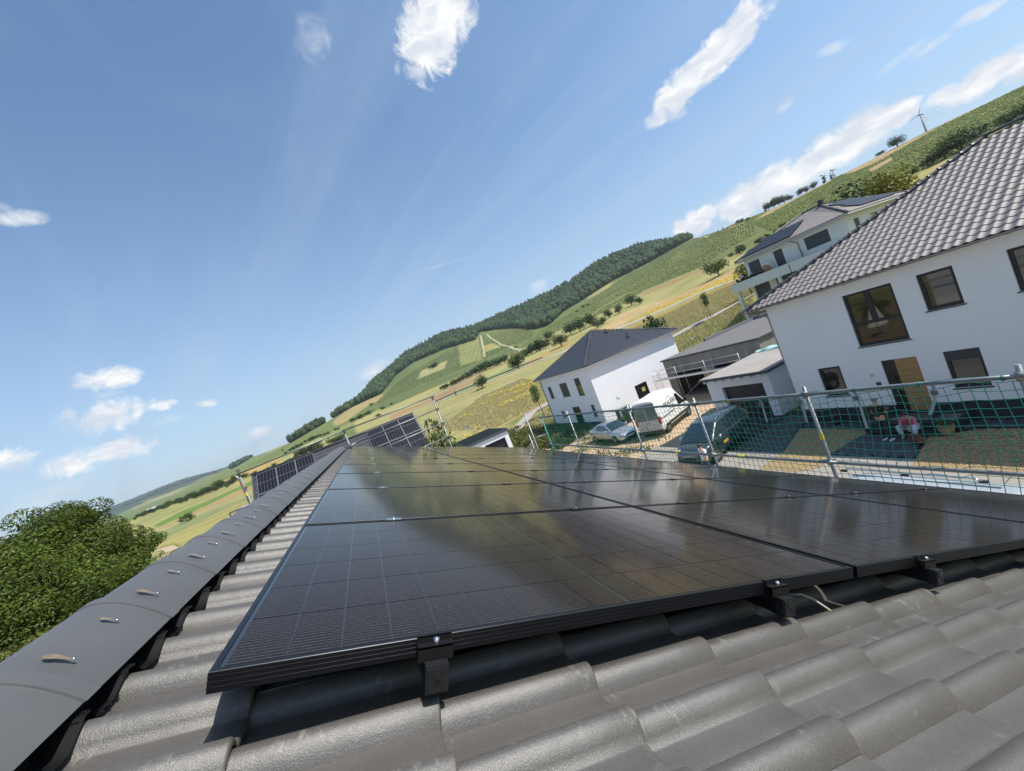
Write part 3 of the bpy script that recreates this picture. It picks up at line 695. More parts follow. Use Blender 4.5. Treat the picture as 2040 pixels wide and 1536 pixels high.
L.new(colc, P.inputs['Base Color'])
L.new(mth('MULTIPLY', lines, .75), P.inputs['Metallic']); P.inputs['Roughness'].default_value = .42
P.inputs['Specular IOR Level'].default_value = .05
P.inputs['Coat Weight'].default_value = .95; P.inputs['Coat IOR'].default_value = 1.19
L.new(mr(nz(1.5, 3, .5, at.outputs['Vector']), .3, .7, .085, .12), P.inputs['Coat Roughness'])
spk = nz(900, 2, .8, at.outputs['Vector'])
bp = N.new('ShaderNodeBump'); bp.inputs['Strength'].default_value = .05; bp.inputs['Distance'].default_value = .0006
L.new(spk, bp.inputs['Height']); L.new(bp.outputs[0], P.inputs['Normal'])
mgap = M('backsheet_black', (.006, .006, .008), .30, coat=.8, crough=.12)
def frame_mb():
    mb = MB(); H = .035; lip = .011; e = .0
    def ring(u0, u1, v0, v1): return [(u0, v0), (u1, v0), (u1, v1), (u0, v1)]
    def p(uv, h): return uv[0] * BV + uv[1] * AV + h * NV
    o = ring(0, PBu, 0, PAv); i_ = ring(lip, PBu - lip, lip, PAv - lip)
    lev = [(o, -H), (o, -.0265), (ring(-.0007, PBu + .0007, -.0007, PAv + .0007), -.0262), (ring(-.0007, PBu + .0007, -.0007, PAv + .0007), -.0252), (o, -.0249),
           (o, -.0180), (ring(-.0007, PBu + .0007, -.0007, PAv + .0007), -.0177), (ring(-.0007, PBu + .0007, -.0007, PAv + .0007), -.0167), (o, -.0164),
           (o, -.0095), (ring(-.0007, PBu + .0007, -.0007, PAv + .0007), -.0092), (ring(-.0007, PBu + .0007, -.0007, PAv + .0007), -.0082), (o, -.0079),
           (o, -.001), (ring(.001, PBu - .001, .001, PAv - .001), 0), (i_, 0), (i_, -.0022)]
    V = [p(uv, h) for r_, h in lev for uv in r_]
    F = [(a * 4 + k, a * 4 + (k + 1) % 4, (a + 1) * 4 + (k + 1) % 4, (a + 1) * 4 + k) for a in range(len(lev) - 1) for k in range(4)]
    mb.add(V, F, 0)
    ib = ring(.03, PBu - .03, .03, PAv - .03); V = [p(uv, -H) for uv in o] + [p(uv, -H) for uv in ib]
    mb.add(V, [(k, 4 + k, 4 + (k + 1) % 4, (k + 1) % 4) for k in range(4)], 0)
    return mb
frame_me = frame_mb().mesh('frame', mframe)
def sheet(z): 
    mb = MB(); l = .0105
    mb.add([u * BV + v * AV + z * NV for u, v in ((l, l), (PBu - l, l), (PBu - l, PAv - l), (l, PAv - l))], [(0, 1, 2, 3)]); return mb
back_mb = sheet(-.0024); bq = [b_ - .030 * NV for b_ in map(np.array, back_mb.v[:4])]; back_mb.add(bq, [(3, 2, 1, 0)])
back_me = back_mb.mesh('backsheet', mgap)
NCU, NCV = 18, 6; MU, MV = .020, .016; GAP = .0025; MIDG = .012
CU = (PBu - 2 * MU - MIDG - (NCU - 2) * GAP) / NCU; CV = (PAv - 2 * MV - (NCV - 1) * GAP) / NCV
def cell_origin(i, j): return MU + i * (CU + GAP) + (MIDG - GAP if i >= NCU // 2 else 0), MV + j * (CV + GAP)
def cell_mesh(list_, name):
    mb = MB(); uv = []
    for (u, v) in list_:
        mb.add([a * BV + b * AV - .0018 * NV for a, b in ((u, v), (u + CU, v), (u + CU, v + CV), (u, v + CV))], [(0, 1, 2, 3)])
        uv += [(0, 0, 0), (CU, 0, 0), (CU, CV, 0), (0, CV, 0)] if len(list_) == 1 else [(u, v - list_[0][1], 0), (u + CU, v - list_[0][1], 0), (u + CU, v + CV - list_[0][1], 0), (u, v + CV - list_[0][1], 0)]
    m = mb.mesh(name, mcell); a = m.attributes.new('uvp', 'FLOAT_VECTOR', 'POINT'); a.data.foreach_set('vector', np.array(uv, np.float32).ravel()); return m
one_cell = cell_mesh([(0, 0)], 'solar_cell')
all_cells = cell_mesh([cell_origin(i, j) for i in range(NCU) for j in range(NCV)], 'cell_sheet')
colw = ['column beside the ridge', 'middle column', 'column along the eaves']
roww = ['nearest row', 'second row from the near edge', 'third row from the near edge', 'fourth row from the near edge', 'fifth row from the near edge', 'sixth row from the near edge',
        'seventh row from the near edge', 'third row from the far end', 'row before the last', 'farthest row']
NROW = 10
for r in range(NROW):
    for c in range(3):
        org = RF(c * SBu, r * SAv, random.uniform(-.0012, .0012))
        t = thing('solar_panel', 'black solar panel, %s, %s' % (roww[r], colw[c]), 'solar panel', org, 0, 'black solar panels on the near roof')
        for nm, me_ in (('frame', frame_me), ('backsheet', back_me)): link(bpy.data.objects.new(nm, me_), t)
        if r < 2 and c < 2 or (r == 0):
            for i in range(NCU):
                for j in range(NCV):
                    u, v = cell_origin(i, j); o = bpy.data.objects.new('solar_cell', one_cell); o.location = u * BV + v * AV + random.uniform(-.0001, .0001) * NV; link(o, t)
        else:
            o = bpy.data.objects.new('cell_sheet', all_cells); link(o, t); o['kind'] = 'stuff'
# rails with end caps, clamps and bolts
mrail = M('black_rail', (.010, .010, .011), .45, .3); mplast = M('black_plastic', (.013, .013, .014), .35, bump=.2, bscale=90); mbolt = M('bolt_steel', (.75, .75, .76), .22, 1.0); mclampd = M('clamp_black', (.012, .011, .012), .5, .4); msilv = M('clamp_silver', (.62, .63, .64), .30, 1.0)
def bx(mb, u0, u1, v0, v1, h0, h1, mi=0): mb.obox(RF(u0, v0, h0), (u1 - u0) * BV, (v1 - v0) * AV, (h1 - h0) * NV, mi); return mb
RU = [.386, 1.382, 2.16, 3.16, 3.94, 4.94]
rl = ['under the column beside the ridge, upper of its two', 'under the column beside the ridge, lower of its two', 'under the middle column, upper of its two', 'under the middle column, lower of its two', 'under the column at the eaves, upper of its two', 'under the column at the eaves, lower of its two']
for k_, u in enumerate(RU):
    t = thing('mounting_rail', 'square black mounting rail ' + rl[k_], 'mounting rail', RF(u, 0, -.06), 0, 'mounting rails under the panels')
    mb = bx(MB(), u - .020, u + .020, -.022, 11.55, -.0815, -.0365); part('rail_profile', mb, mrail, t)
    cb = bx(MB(), u - .0225, u + .0225, -.045, -.021, -.0840, -.0345)
    bx(cb, u - .019, u + .019, -.0475, -.045, -.0800, -.0385)
    e = part('end_cap', cb, mplast, t)
    pb = MB(); pb.tube([RF(u, -.0475, -.059), RF(u, -.0500, -.059)], .003, 8); part('pin', pb, mrail, e)
    xb = MB()                                            # moulded cross on the cap
    for s_ in (1, -1):
        d = BV * .030 + s_ * NV * .032; d2 = np.cross(d, AV); d2 = d2 / np.linalg.norm(d2) * .0018
        xb.obox(RF(u, -.0475, -.059) - d / 2 - d2 / 2, d, d2, -AV * .0012)
    part('cap_cross', xb, mplast, e)
    ec = MB(); bx(ec, u - .035, u + .035, -.0045, -.0012, -.046, .0035); bx(ec, u - .035, u + .035, -.0045, .010, .0012, .0035); bx(ec, u - .035, u + .035, -.024, -.0045, -.0120, -.0085); bx(ec, u - .035, u + .035, -.024, -.021, -.0355, -.0085)
    c_ = part('end_clamp', ec, mclampd, t)
    bb = MB(); bb.tube([RF(u + .002, -.013, -.010), RF(u + .002, -.013, .001)], .0060, 12); bb.tube([RF(u + .002, -.013, .001), RF(u + .002, -.013, .0022)], [.0052, .0025], 12); part('bolt', bb, mbolt, c_)
    for r in range(1, NROW):
        v0 = r * SAv - .010; mb = MB(); bx(mb, u - .034, u + .034, v0 - .019, v0 + .019, .0008, .0036); bx(mb, u - .03, u + .03, v0 - .008, v0 + .008, -.03, .001)
        c_ = part('mid_clamp', mb, msilv if k_ == 0 else mclampd, t)
        bb = MB(); bb.tube([RF(u, v0, .0036), RF(u, v0, .0105)], .0055, 8); part('bolt', bb, mbolt, c_)
    hk = MB()
    for v0 in np.arange(.35, 11.4, 1.25): bx(hk, u - .016, u + .016, v0, v0 + .035, HP + .02, -.080)
    part('roof_hook', hk, mclampd, t)
# cable end under the lower rail, yellow leaf scraps on the tiles
cb = MB(); cb.tube([RF(1.545, .07, -.085), RF(1.575, .05, -.080), RF(1.60, .03, -.090), RF(1.615, .012, -.104), RF(1.628, -.002, -.116), RF(1.645, -.012, -.121)], .0034, 8)
solo('cable', cb, M('beige_cable', (.42, .37, .30), .5), 'thin beige cable end bent out from under the panel by the second rail', 'cable', RF(1.6, 0, -.11))
def leaf(px, py, sz, label, seed):
    v = ray(px, py); p = CAM + v * ((RO + (HP + .026) * NV - CAM) @ NV) / (v @ NV); random.seed(seed); mb = MB()
    for k in range(4):
        a = random.uniform(0, 6.28); d = math.cos(a) * BV + math.sin(a) * AV; e_ = -math.sin(a) * BV + math.cos(a) * AV; q = p + d * random.uniform(0, sz * .5)
        l = sz * random.uniform(.6, 1.1); mb.add([q, q + d * l * .5 + e_ * l * .22 + NV * .002, q + d * l + NV * .003, q + d * l * .5 - e_ * l * .22 + NV * .001], [(0, 1, 2, 3)])
    solo('dry_leaf', mb, M('dry_leaf', (.50, .32, .06), .7, var=.3, vscale=200), label, 'leaf', p, 'yellow leaf scraps on the tiles')
leaf(1609, 1460, .009, 'yellow dry leaf scrap on the near tiles, nearest the bottom edge', 1)
leaf(1812, 1381, .008, 'yellow dry leaf scrap at a tile joint towards the right edge', 2)
leaf(1700, 1218, .006, 'tiny yellow leaf scrap close below the panel edge', 3)
random.seed(21)
# ------------------------------------------------------------------ scaffolding round the roof, with the green safety net
mgalv = M('galvanised', (.24, .255, .25), .48, .7, var=.15, vscale=8); mgreenp = M('teal_pole', (.02, .22, .17), .45, var=.15, vscale=9); myel = M('yellow_tape', (.62, .52, .05), .6); mcoup = M('coupler', (.25, .25, .24), .5, .8, var=.2, vscale=30)
SX = 6.0
sc = thing('scaffold', 'galvanised tube scaffold with double guard rail along the eaves, holding the green net', 'scaffold', (SX, 5, 0))
PY = [-.2, .85, 2.80, 4.80, 6.80, 9.75, 11.70]
for y in PY:
    mb = MB(); mb.tube([(SX, y, .0), (SX, y, 5.93)], .0242, 10)
    gp = part('post', mb, mgreenp if y > 11 else mgalv, sc)
    for z in (4.79, 5.82):
        cp = MB(); cp.tube([(SX - .034, y, z - .045), (SX - .034, y, z + .045)], .030, 8); cp.box(SX - .05, SX + .045, y - .035, y + .035, z - .02, z + .02); part('coupler', cp, mcoup, gp)
for z in (5.82, 4.79):
    for a, b in zip(PY[:-1], PY[1:]):
        mb = MB(); n = 6; mb.tube([(SX - .045, a - .12 + (b - a + .24) * t / n, z + .012 * math.sin(math.pi * t / n) * (1 if z > 5 else -.3)) for t in range(n + 1)], .0242, 10)
        g_ = part('guard_rail', mb, mgalv, sc)
        if (a, z) in ((2.80, 4.79), (4.80, 5.82), (4.80, 4.79)):
            y = {(2.80, 4.79): 4.10, (4.80, 5.82): 4.0, (4.80, 4.79): 5.6}[(a, z)]
            tb = MB(); tb.tube([(SX - .045, y, z + .005), (SX - .045, y + .13, z + .005)], .0262, 10, cap=False); part('yellow_band', tb, myel, g_)
tb = MB(); tb.tube([(SX, 2.8, 5.12), (SX, 2.8, 5.22)], .0262, 10, cap=False); part('yellow_band', tb, myel, sc)
for z, nm in ((3.75, 'deck_board'),):
    for k_ in range(3):
        for a, b in zip(PY[:-1], PY[1:]):
            mb = MB(); mb.box(SX + .05 + .22 * k_, SX + .25 + .22 * k_, a + .01, b - .01, z, z + .045); part(nm, mb, M('scaffold_board', (.36, .28, .19), .8, var=.2, vscale=5), sc)
for y in PY:
    mb = MB(); mb.tube([(SX + .75, y, 0), (SX + .75, y, 3.9)], .0242, 8); mb.tube([(SX - .05, y, 3.70), (SX + .8, y, 3.70)], .0242, 8); part('outer_post', mb, mgalv, sc)
# straps hanging from the top rail
for k_, (y, l, cv) in enumerate(((2.88, .42, .0), (2.19, .52, .0), (1.46, .36, .10), (3.47, .40, .0))):
    mb = MB(); pts = [(SX - .05 + .01 * math.sin(t * 5), y + cv * t * t, 5.83 - l * t) for t in np.linspace(0, 1, 7)]
    for (a, b) in zip(pts[:-1], pts[1:]): mb.quad((a[0], a[1] - .016, a[2]), (a[0], a[1] + .016, a[2]), (b[0] - .003, b[1] + .016, b[2]), (b[0] - .003, b[1] - .016, b[2]))
    bk = MB(); bk.box(SX - .075, SX - .05, y - .03, y + .03, 5.70, 5.75)
    lab = ['straight pale strap beside the near scaffold post', 'pale green strap hanging behind the standing man', 'curled pale strap hanging in front of the wooden door', 'pale strap hanging in front of the dark garage door'][k_]
    t = solo('strap', mb, M('pale_strap', (.38, .46, .44), .8), lab, 'strap', (SX, y, 5.8), 'straps hanging from the top guard rail')
    part('buckle', bk, mgalv, t)
# the net: knotted square mesh, slack between its ties
mnet = M('green_net', (.010, .25, .17), .55, var=.2, vscale=3)
net = MB(); Y0, Y1 = -.3, 11.72; MS = .100; ny = int((Y1 - Y0) / MS); ZT, ZB = 5.80, 4.30; nzv = 15
def netp(iy, iz):
    y = Y0 + iy * MS; t = iz / nzv; z = ZT - (ZT - ZB) * t
    q = (y / .62) % 1.0; sag = .055 * 4 * q * (1 - q) * max(0, 1 - t * 2.2)           # scallops between the ties
    z -= sag + .02 * math.sin(y * 2.1 + 1) * t + .012 * math.sin(y * 5.3 + t * 6)
    x = SX + .02 + .05 * math.sin(y * 1.3 + t * 3) * math.sin(math.pi * t) + .03 * math.sin(y * 3.7 - t * 4) * math.sin(math.pi * t)
    yy = y + .022 * math.sin(t * 5 + y * 1.7) + .03 * math.sin(y * .9) * t
    if 1.35 < y < 1.75 and .5 < t < .75: x -= .03; z += .03 * math.sin(iy * 2.0)
    return (x, yy, z)
RN = .0043
def strand(pts): net.tube(pts, RN, 3, cap=False)
for iy in range(ny + 1): strand([netp(iy, iz) for iz in range(nzv + 1)])
for iz in range(nzv + 1):
    skip = iz in (8, 9)
    seg = []
    for iy in range(ny + 1):
        if skip and 16 <= iy <= 18:                     # a torn hole by the seated woman
            if len(seg) > 1: strand(seg)
            seg = []; continue
        seg.append(netp(iy, iz))
    if len(seg) > 1: strand(seg)
for a in np.arange(Y0, Y1, .62):                        # ties round the rail
    net.tube([(SX - .045 + .032 * math.cos(t), a + .012 * t / 6, 5.825 + .032 * math.sin(t)) for t in np.linspace(0, 12.6, 26)], .0042, 3, cap=False)
net.tube([(SX - .045 + .030 * math.cos(t * 9), Y0 + t * 1.9, 5.825 + .030 * math.sin(t * 9)) for t in np.linspace(0, 6.2, 420)], .0036, 3, cap=False)
solo('safety_net', net, mnet, 'green knotted safety net hung from the top guard rail along the eaves', 'safety net', (SX, 5, 5))
# ends by the last post, side rails
sg = thing('scaffold', 'scaffold across the far gable with four thin rails between two tall posts', 'scaffold', (0, 12.5, 0))
def tubepart(nm, pts, r, mat, par, n=10): mb = MB(); mb.tube(pts, r, n); return part(nm, mb, mat, par)
for x, zt in ((-3.10, 7.80), (-.14, 7.87), (2.82, 7.93)):
    p_ = tubepart('post', [(x, 12.5, 0), (x, 12.5, zt)], .0242, mgalv, sg)
    for z in (7.32, 7.85) if x < 0 else (6.40, 6.90, 7.42, 7.85):
        cp = MB(); cp.box(x - .045, x + .045, 12.45, 12.55, z - .035, z + .035); part('coupler', cp, mcoup, p_)
for (x0, x1, z0, z1) in ((-3.2, -.1, 7.76, 7.85), (-.2, 2.9, 7.85, 7.88), (-.2, 2.9, 7.36, 7.42), (-.2, 2.9, 6.86, 6.90), (-.2, 2.9, 6.38, 6.40), (2.75, 2.95, 5.90, 5.9)):
    tubepart('guard_rail', [(x0, 12.46, z0), (x1, 12.46, z1)], .0225, mgalv, sg)
tubepart('side_bracket', [(2.82, 12.5, 7.02), (2.98, 12.5, 7.02), (2.98, 12.5, 6.55)], .016, mcoup, sg)
tubepart('base_coupler', [(-.30, 12.44, 7.28), (.06, 12.44, 7.36)], .03, mcoup, sg)
for y_, zt in ((12.6, 6.06), (12.95, 5.2)):
    p_ = tubepart('post', [(5.82, y_, 0), (5.82, y_, zt)], .0242, mgalv, sg)
tubepart('ledger', [(5.3, 12.7, 4.72), (5.86, 12.62, 5.02)], .0225, mgalv, sg)
tubepart('ledger', [(5.82, 12.62, 5.05), (6.5, 12.72, 4.98)], .0225, mgalv, sg)
sl = thing('scaffold', 'scaffold post with yellow tape and short arm behind the left of the ridge', 'scaffold', (-3.1, 11.3, 0))
tubepart('post', [(-3.05, 12.2, 0), (-3.05, 12.2, 7.45), (-3.06, 12.2, 7.62), (-3.14, 12.2, 7.76)], .030, mgalv, sl)
mb = MB(); mb.tube([(-3.05, 12.2, 7.10), (-3.05, 12.2, 7.20)], .033, 10, cap=False); part('yellow_band', mb, myel, sl)
mb = MB(); mb.tube([(-3.055, 12.2, 7.42), (-3.06, 12.2, 7.50)], .033, 10, cap=False); part('red_band', mb, M('red_tape', (.45, .12, .06), .6), sl)
tubepart('arm', [(-3.03, 12.15, 6.86), (-3.55, 12.15, 6.84), (-3.56, 12.15, 6.60)], .024, mgalv, sl)
# ------------------------------------------------------------------ street, drives, gravel beds
random.seed(5)
def sheet_poly(name, pts, z, mat, kind='structure', th=.0):
    mb = MB(); mb.poly([(x, y, z) for x, y in pts]); return struct(name, mb, mat, kind)
mroad = M('street_concrete', (.25, .225, .20), .9, var=.08, vscale=.9, bump=.25, bscale=40, col2=(.21, .19, .17))
sheet_poly('street', [(7.2, -40), (13.3, -40), (13.3, 21), (13.0, 32), (11.5, 46), (7.2, 46)], .010, mroad)
mpave = M('pavement_concrete', (.29, .26, .225), .9, var=.08, vscale=1.2, bump=.2, bscale=50)
kb = MB(); kb.box(13.3, 13.42, -40, 21, 0, .10); struct('kerb', kb, M('kerb_stone', (.36, .34, .31), .85, var=.1, vscale=3))
pv = MB(); pv.box(13.42, 16.0, -40, 19.0, -.05, .06); struct('pavement', pv, mpave)
jt = MB()
for y in np.arange(-6, 19, 2.6): jt.box(13.44, 15.98, y, y + .03, .06, .064)
struct('pavement_joints', jt, M('joint_dark', (.12, .11, .10), .9))
sheet_poly('yard_ground', [(13.0, 19.0), (27.5, 19.0), (27.5, 28.6), (36, 28.6), (36, 30), (20.4, 30), (20.2, 41), (11.6, 46), (13.0, 32)], .018, M('yard_gravel', (.52, .37, .24), .95, var=.16, vscale=1.4, bump=.6, bscale=9, col2=(.42, .30, .19)))
sheet_poly('shade_bed', [(14.8, 29.6), (20.4, 29.6), (20.2, 41), (14.0, 41)], .024, M('planted_soil', (.10, .085, .06), .95, var=.3, vscale=2, bump=.5, bscale=8))
# dark paver fields, pavers picked out one by one on the nearest part
mpaver = M('paver_anthracite', (.075, .078, .085), .8, var=.1, vscale=2, bump=.25, bscale=60, rnd=.14)
sheet_poly('drive_bedding', [(16.0, -6), (19.67, -6), (19.67, 12.1), (21.5, 12.1), (21.5, 18.9), (16.0, 18.9)], .020, M('bedding', (.035, .035, .038), .95))
drive = thing('paved_drive', 'dark grey block paved drive and path in front of the white house', 'paving', (17.5, 10, .02))
PG = [(16.0, 9.3), (19.6, 8.9), (19.6, 6.2), (18.8, 6.0), (18.0, 7.1), (16.0, 6.75)]           # path to the door
DG = [(16.0, 11.2), (16.0, 18.8), (20.9, 18.8), (20.9, 12.2), (18.9, 12.1), (16.0, 11.2)]        # drive before the garage
WG = [(18.75, -5), (19.6, -5), (19.6, 12.05), (18.9, 12.05)]                                   # strip along the wall
fieldmb = MB()
def inp(x, y, poly): return bool(inpoly(np.array([[x, y]]), poly)[0])
pm = MB().box(0, .394, 0, .194, 0, .030).mesh('paver', mpaver)
npv = 0
for ix in range(0, 13):
    for iy in range(-56, 68):
        x = 16.02 + .4 * ix; y = .2 * iy + (0); xx = x + (.2 if iy % 2 else 0)
        if not (inp(xx + .2, y + .1, PG) or inp(xx + .2, y + .1, DG) or inp(xx + .2, y + .1, WG)): continue
        if xx > 20.6 or (xx + .4 > 19.62 and y < 12.1): continue
        dz = random.uniform(0, .003)
        if inp(xx + .2, y + .1, PG) and npv < 290:
            o = bpy.data.objects.new('paver', pm); o.location = (xx - 17.5, y - 10, .004 + dz); link(o, drive); npv += 1
        else: fieldmb.box(xx, xx + .394, y, y + .194, .024, .054 + dz)
part('paver_field', fieldmb, mpaver, drive, stuff=True)
# gravel beds, real stones on them
mgrav = M('gravel_golden', (.38, .26, .12), .9, var=.35, vscale=22, bump=.8, bscale=30, col2=(.20, .13, .06))
GB = [[(16.0, 9.35), (18.7, 8.98), (18.85, 12.0), (16.0, 11.1)], [(14.35, 11.1), (16.0, 11.1), (16.0, 9.35), (14.9, 9.0), (14.35, 9.6)], [(15.35, 6.55), (17.9, 7.0), (18.6, 6.0), (18.7, -4), (15.15, -4)]]
for g_ in GB: sheet_poly('gravel_bed', g_, .070 if g_[0][0] != 16.0 else .040, mgrav)
st = MB(); rr = np.random.default_rng(8)
for g_, n in zip(GB, (1800, 900, 5200)):
    xs = [p[0] for p in g_]; ys = [p[1] for p in g_]; zb = .070 if g_[0][0] != 16.0 else .040
    P_ = np.stack([rr.uniform(min(xs), max(xs), n), rr.uniform(max(min(ys), -1), max(ys), n)], 1); P_ = P_[inpoly(P_, g_)]
    for x, y in P_:
        s_ = rr.uniform(.02, .055); a = rr.uniform(0, 6.28); ca_, sa_ = math.cos(a) * s_, math.sin(a) * s_; h = s_ * .6
        st.add([(x + ca_, y + sa_, zb), (x - sa_ * .7, y + ca_ * .7, zb), (x - ca_, y - sa_, zb), (x + sa_ * .7, y - ca_ * .7, zb), (x + .2 * ca_, y, zb + h)], [(0, 1, 4), (1, 2, 4), (2, 3, 4), (3, 0, 4)])
struct('gravel', st, M('gravel_stone', (.52, .38, .19), .85, var=.4, vscale=9, col2=(.30, .22, .13)), 'stuff', 'loose golden gravel stones on the front garden beds', 'gravel')

# ------------------------------------------------------------------ the white house across the street
mwh = M('house_white', (.78, .78, .785), .9, var=.015, vscale=.6, bump=.3, bscale=150)
mplin = M('plinth_dark', (.030, .031, .036), .8, bump=.2, bscale=120)
mwf = M('window_black', (.012, .012, .014), .4)
mglass = M('window_glass', (.010, .010, .010), .03, spec=.9, coat=.6, crough=.02)
mgut = M('gutter_zinc', (.30, .30, .31), .4, .8)
mtileA = M('tile_glazed', (.160, .138, .134), .56, var=.10, vscale=3, spec=.55, rnd=.10)
FX = 19.67
h1 = thing('white_house', 'two storey white house with dark hipped tile roof and wooden front door', 'house', (FX, 6, 0))
HX1, HY0, HY1 = 32.4, -3.6, 12.1
OPN = [(7.31, 8.95, 3.36, 5.645), (5.65, 6.60, 4.26, 5.645), (5.68, 6.60, 1.237, 2.665), (9.91, 10.82, 1.295, 2.685), (7.33, 8.437, .446, 2.646), (3.50, 4.45, 4.26, 5.645), (1.2, 2.4, 1.237, 2.665), (-1.2, .4, 4.26, 5.645)]
def wall_with_holes(mb, x, th, y0, y1, z0, z1, holes):
    ys = sorted({y0, y1} | {v for h in holes for v in h[:2]}); zs = sorted({z0, z1} | {v for h in holes for v in h[2:]})
    for a, b in zip(ys[:-1], ys[1:]):
        for c, d in zip(zs[:-1], zs[1:]):
            if any(h[0] <= a + 1e-6 and b <= h[1] + 1e-6 and h[2] <= c + 1e-6 and d <= h[3] + 1e-6 for h in holes): continue
            mb.quad((x, a, c), (x, a, d), (x, b, d), (x, b, c))
    for h in holes:
        a, b, c, d = h
        mb.quad((x, a, c), (x, b, c), (x + th, b, c), (x + th, a, c)); mb.quad((x, a, d), (x + th, a, d), (x + th, b, d), (x, b, d))
        mb.quad((x, a, c), (x + th, a, c), (x + th, a, d), (x, a, d)); mb.quad((x, b, c), (x, b, d), (x + th, b, d), (x + th, b, c))
wm = MB(); wall_with_holes(wm, FX, .14, HY0, HY1, .726, 6.22, OPN[:4] + [(7.33, 8.437, .726, 2.646)] + OPN[5:])
wm.quad((FX, HY1, 0), (FX, HY1, 6.22), (HX1, HY1, 6.22), (HX1, HY1, 0)); wm.quad((FX, HY0, 0), (HX1, HY0, 0), (HX1, HY0, 6.22), (FX, HY0, 6.22)); wm.quad((HX1, HY0, 0), (HX1, HY1, 0), (HX1, HY1, 6.22), (HX1, HY0, 6.22))
part('wall', wm, mwh, h1)
pm_ = MB(); wall_with_holes(pm_, FX + .012, .12, HY0, HY1 - .01, 0, .726, [(7.33, 8.437, .446, .726)]); part('plinth', pm_, mplin, h1)
inr = MB(); inr.box(FX + .5, FX + .52, HY0 + .3, HY1 - .3, .3, 6.1); part('inner_wall', inr, M('room_dark', (.08, .07, .06), .9), h1)
def window_x(par, x, y0, y1, z0, z1, split=None, mull=None, fw=.10, deep=.13, side=-1, mf=mwf, mg=mglass, shutter=0, sill=True):
    """window in a wall facing -x: frame, panes, sill and a roller shutter drawn partly down"""
    f = MB(); xa, xb = x + deep - .05, x + deep
    zt = z1 - (z1 - z0) * shutter * .999
    f.box(xa, xb, y0, y0 + fw, z0, z1); f.box(xa, xb, y1 - fw, y1, z0, z1); f.box(xa, xb, y0 + fw, y1 - fw, z0, z0 + fw * 1.2); f.box(xa, xb, y0 + fw, y1 - fw, z1 - fw, z1)
    panes = [(y0 + fw, y1 - fw, z0 + fw * 1.2, z1 - fw)]
    if split:
        zs_ = z0 + (z1 - z0) * split; f.box(xa - .005, xb, y0 + fw, y1 - fw, zs_ - fw * .65, zs_ + fw * .65)
        panes = [(y0 + fw, y1 - fw, z0 + fw * 1.2, zs_ - fw * .65), (y0 + fw, y1 - fw, zs_ + fw * .65, z1 - fw)]
        if mull:
            ym = y0 + (y1 - y0) * mull; f.box(xa - .008, xb, ym - fw * .9, ym + fw * .9, zs_ + fw * .65, z1 - fw)
            a = panes.pop(); panes += [(a[0], ym - fw * .9, a[2], a[3]), (ym + fw * .9, a[1], a[2], a[3])]
    w = part('window', f, mf, par)
    for a in panes:
        mb = MB(); mb.quad((xb - .018, a[0], a[2]), (xb - .018, a[0], a[3]), (xb - .018, a[1], a[3]), (xb - .018, a[1], a[2])); part('pane', mb, mg, w)
    if sill: mb = MB(); mb.box(x - .05, x + deep, y0 - .05, y1 + .05, z0 - .035, z0 - .002); part('sill', mb, mf, w)
    if shutter:
        mb = MB(); n = int((z1 - zt) / .05)
        for k in range(n): mb.box(xa - .022, xa - .008, y0 + .02, y1 - .02, zt + k * .05 + .004, zt + k * .05 + .049)
        part('roller_shutter', mb, M('shutter_grey', (.045, .047, .052), .5), w)
    return w
window_x(h1, FX, *OPN[0], split=.42, mull=.52); window_x(h1, FX, *OPN[1]); window_x(h1, FX, *OPN[2], shutter=.27); window_x(h1, FX, *OPN[3]); window_x(h1, FX, *OPN[5]); window_x(h1, FX, *OPN[6]); window_x(h1, FX, *OPN[7])
# front door: oak leaf at right of a dark side light
dr = MB(); dr.box(FX + .05, FX + .10, 7.33, 8.03, .446, 2.646); d_ = part('door', dr, M('oak_door', (.36, .21, .085), .55, var=.28, vscale=2.2, stretch=(1, 1.2, 16), bump=.2, bscale=14), h1)
for k in range(1, 9): mb = MB(); z = .446 + k * .2445; mb.box(FX + .046, FX + .051, 7.33, 8.03, z - .004, z + .004); part('board_joint', mb, M('joint_brown', (.10, .05, .02), .8), d_)
sl_ = MB(); sl_.box(FX + .06, FX + .10, 8.035, 8.437, .446, 2.646); s_ = part('side_panel', sl_, mwf, h1)
mb = MB(); mb.tube([(FX + .02, 8.17, 1.0), (FX + .02, 8.17, 2.0)], .016, 8); part('handle', mb, M('handle_black', (.006, .006, .006), .4), s_)
# landing and steps
stp = MB(); stp.box(18.30, FX - .002, 6.35, 9.05, .055, .43); stp.box(17.95, 18.30, 6.65, 8.75, .055, .24)
part('door_steps', stp, M('step_black', (.022, .022, .025), .7, var=.15, vscale=3), h1)
mb = MB(); mb.box(18.55, 19.3, 7.2, 8.3, .432, .447); part('door_mat', mb, M('mat_grey', (.09, .085, .08), .95), h1)
mb = MB(); mb.box(18.5, 19.2, 6.42, 6.95, .432, .444); part('grating', mb, M('grating', (.11, .11, .105), .7), h1)
# house lamp, bell plate, outdoor spigot
mb = MB(); mb.tube([(FX, 8.86, 2.12), (FX - .07, 8.86, 2.12), (FX - .09, 8.86, 2.04)], .03, 8); part('wall_lamp', mb, M('lamp_grey', (.5, .5, .5), .4, .5), h1)
mb = MB(); mb.box(FX - .03, FX - .001, 8.66, 8.82, 1.62, 1.76); part('bell_plate', mb, M('plate_dark', (.05, .04, .04), .5), h1)
mb = MB(); mb.tube([(FX - .02, 3.9, 3.86), (FX - .14, 3.95, 3.84)], .02, 6); part('camera_bracket', mb, mgalv, h1)
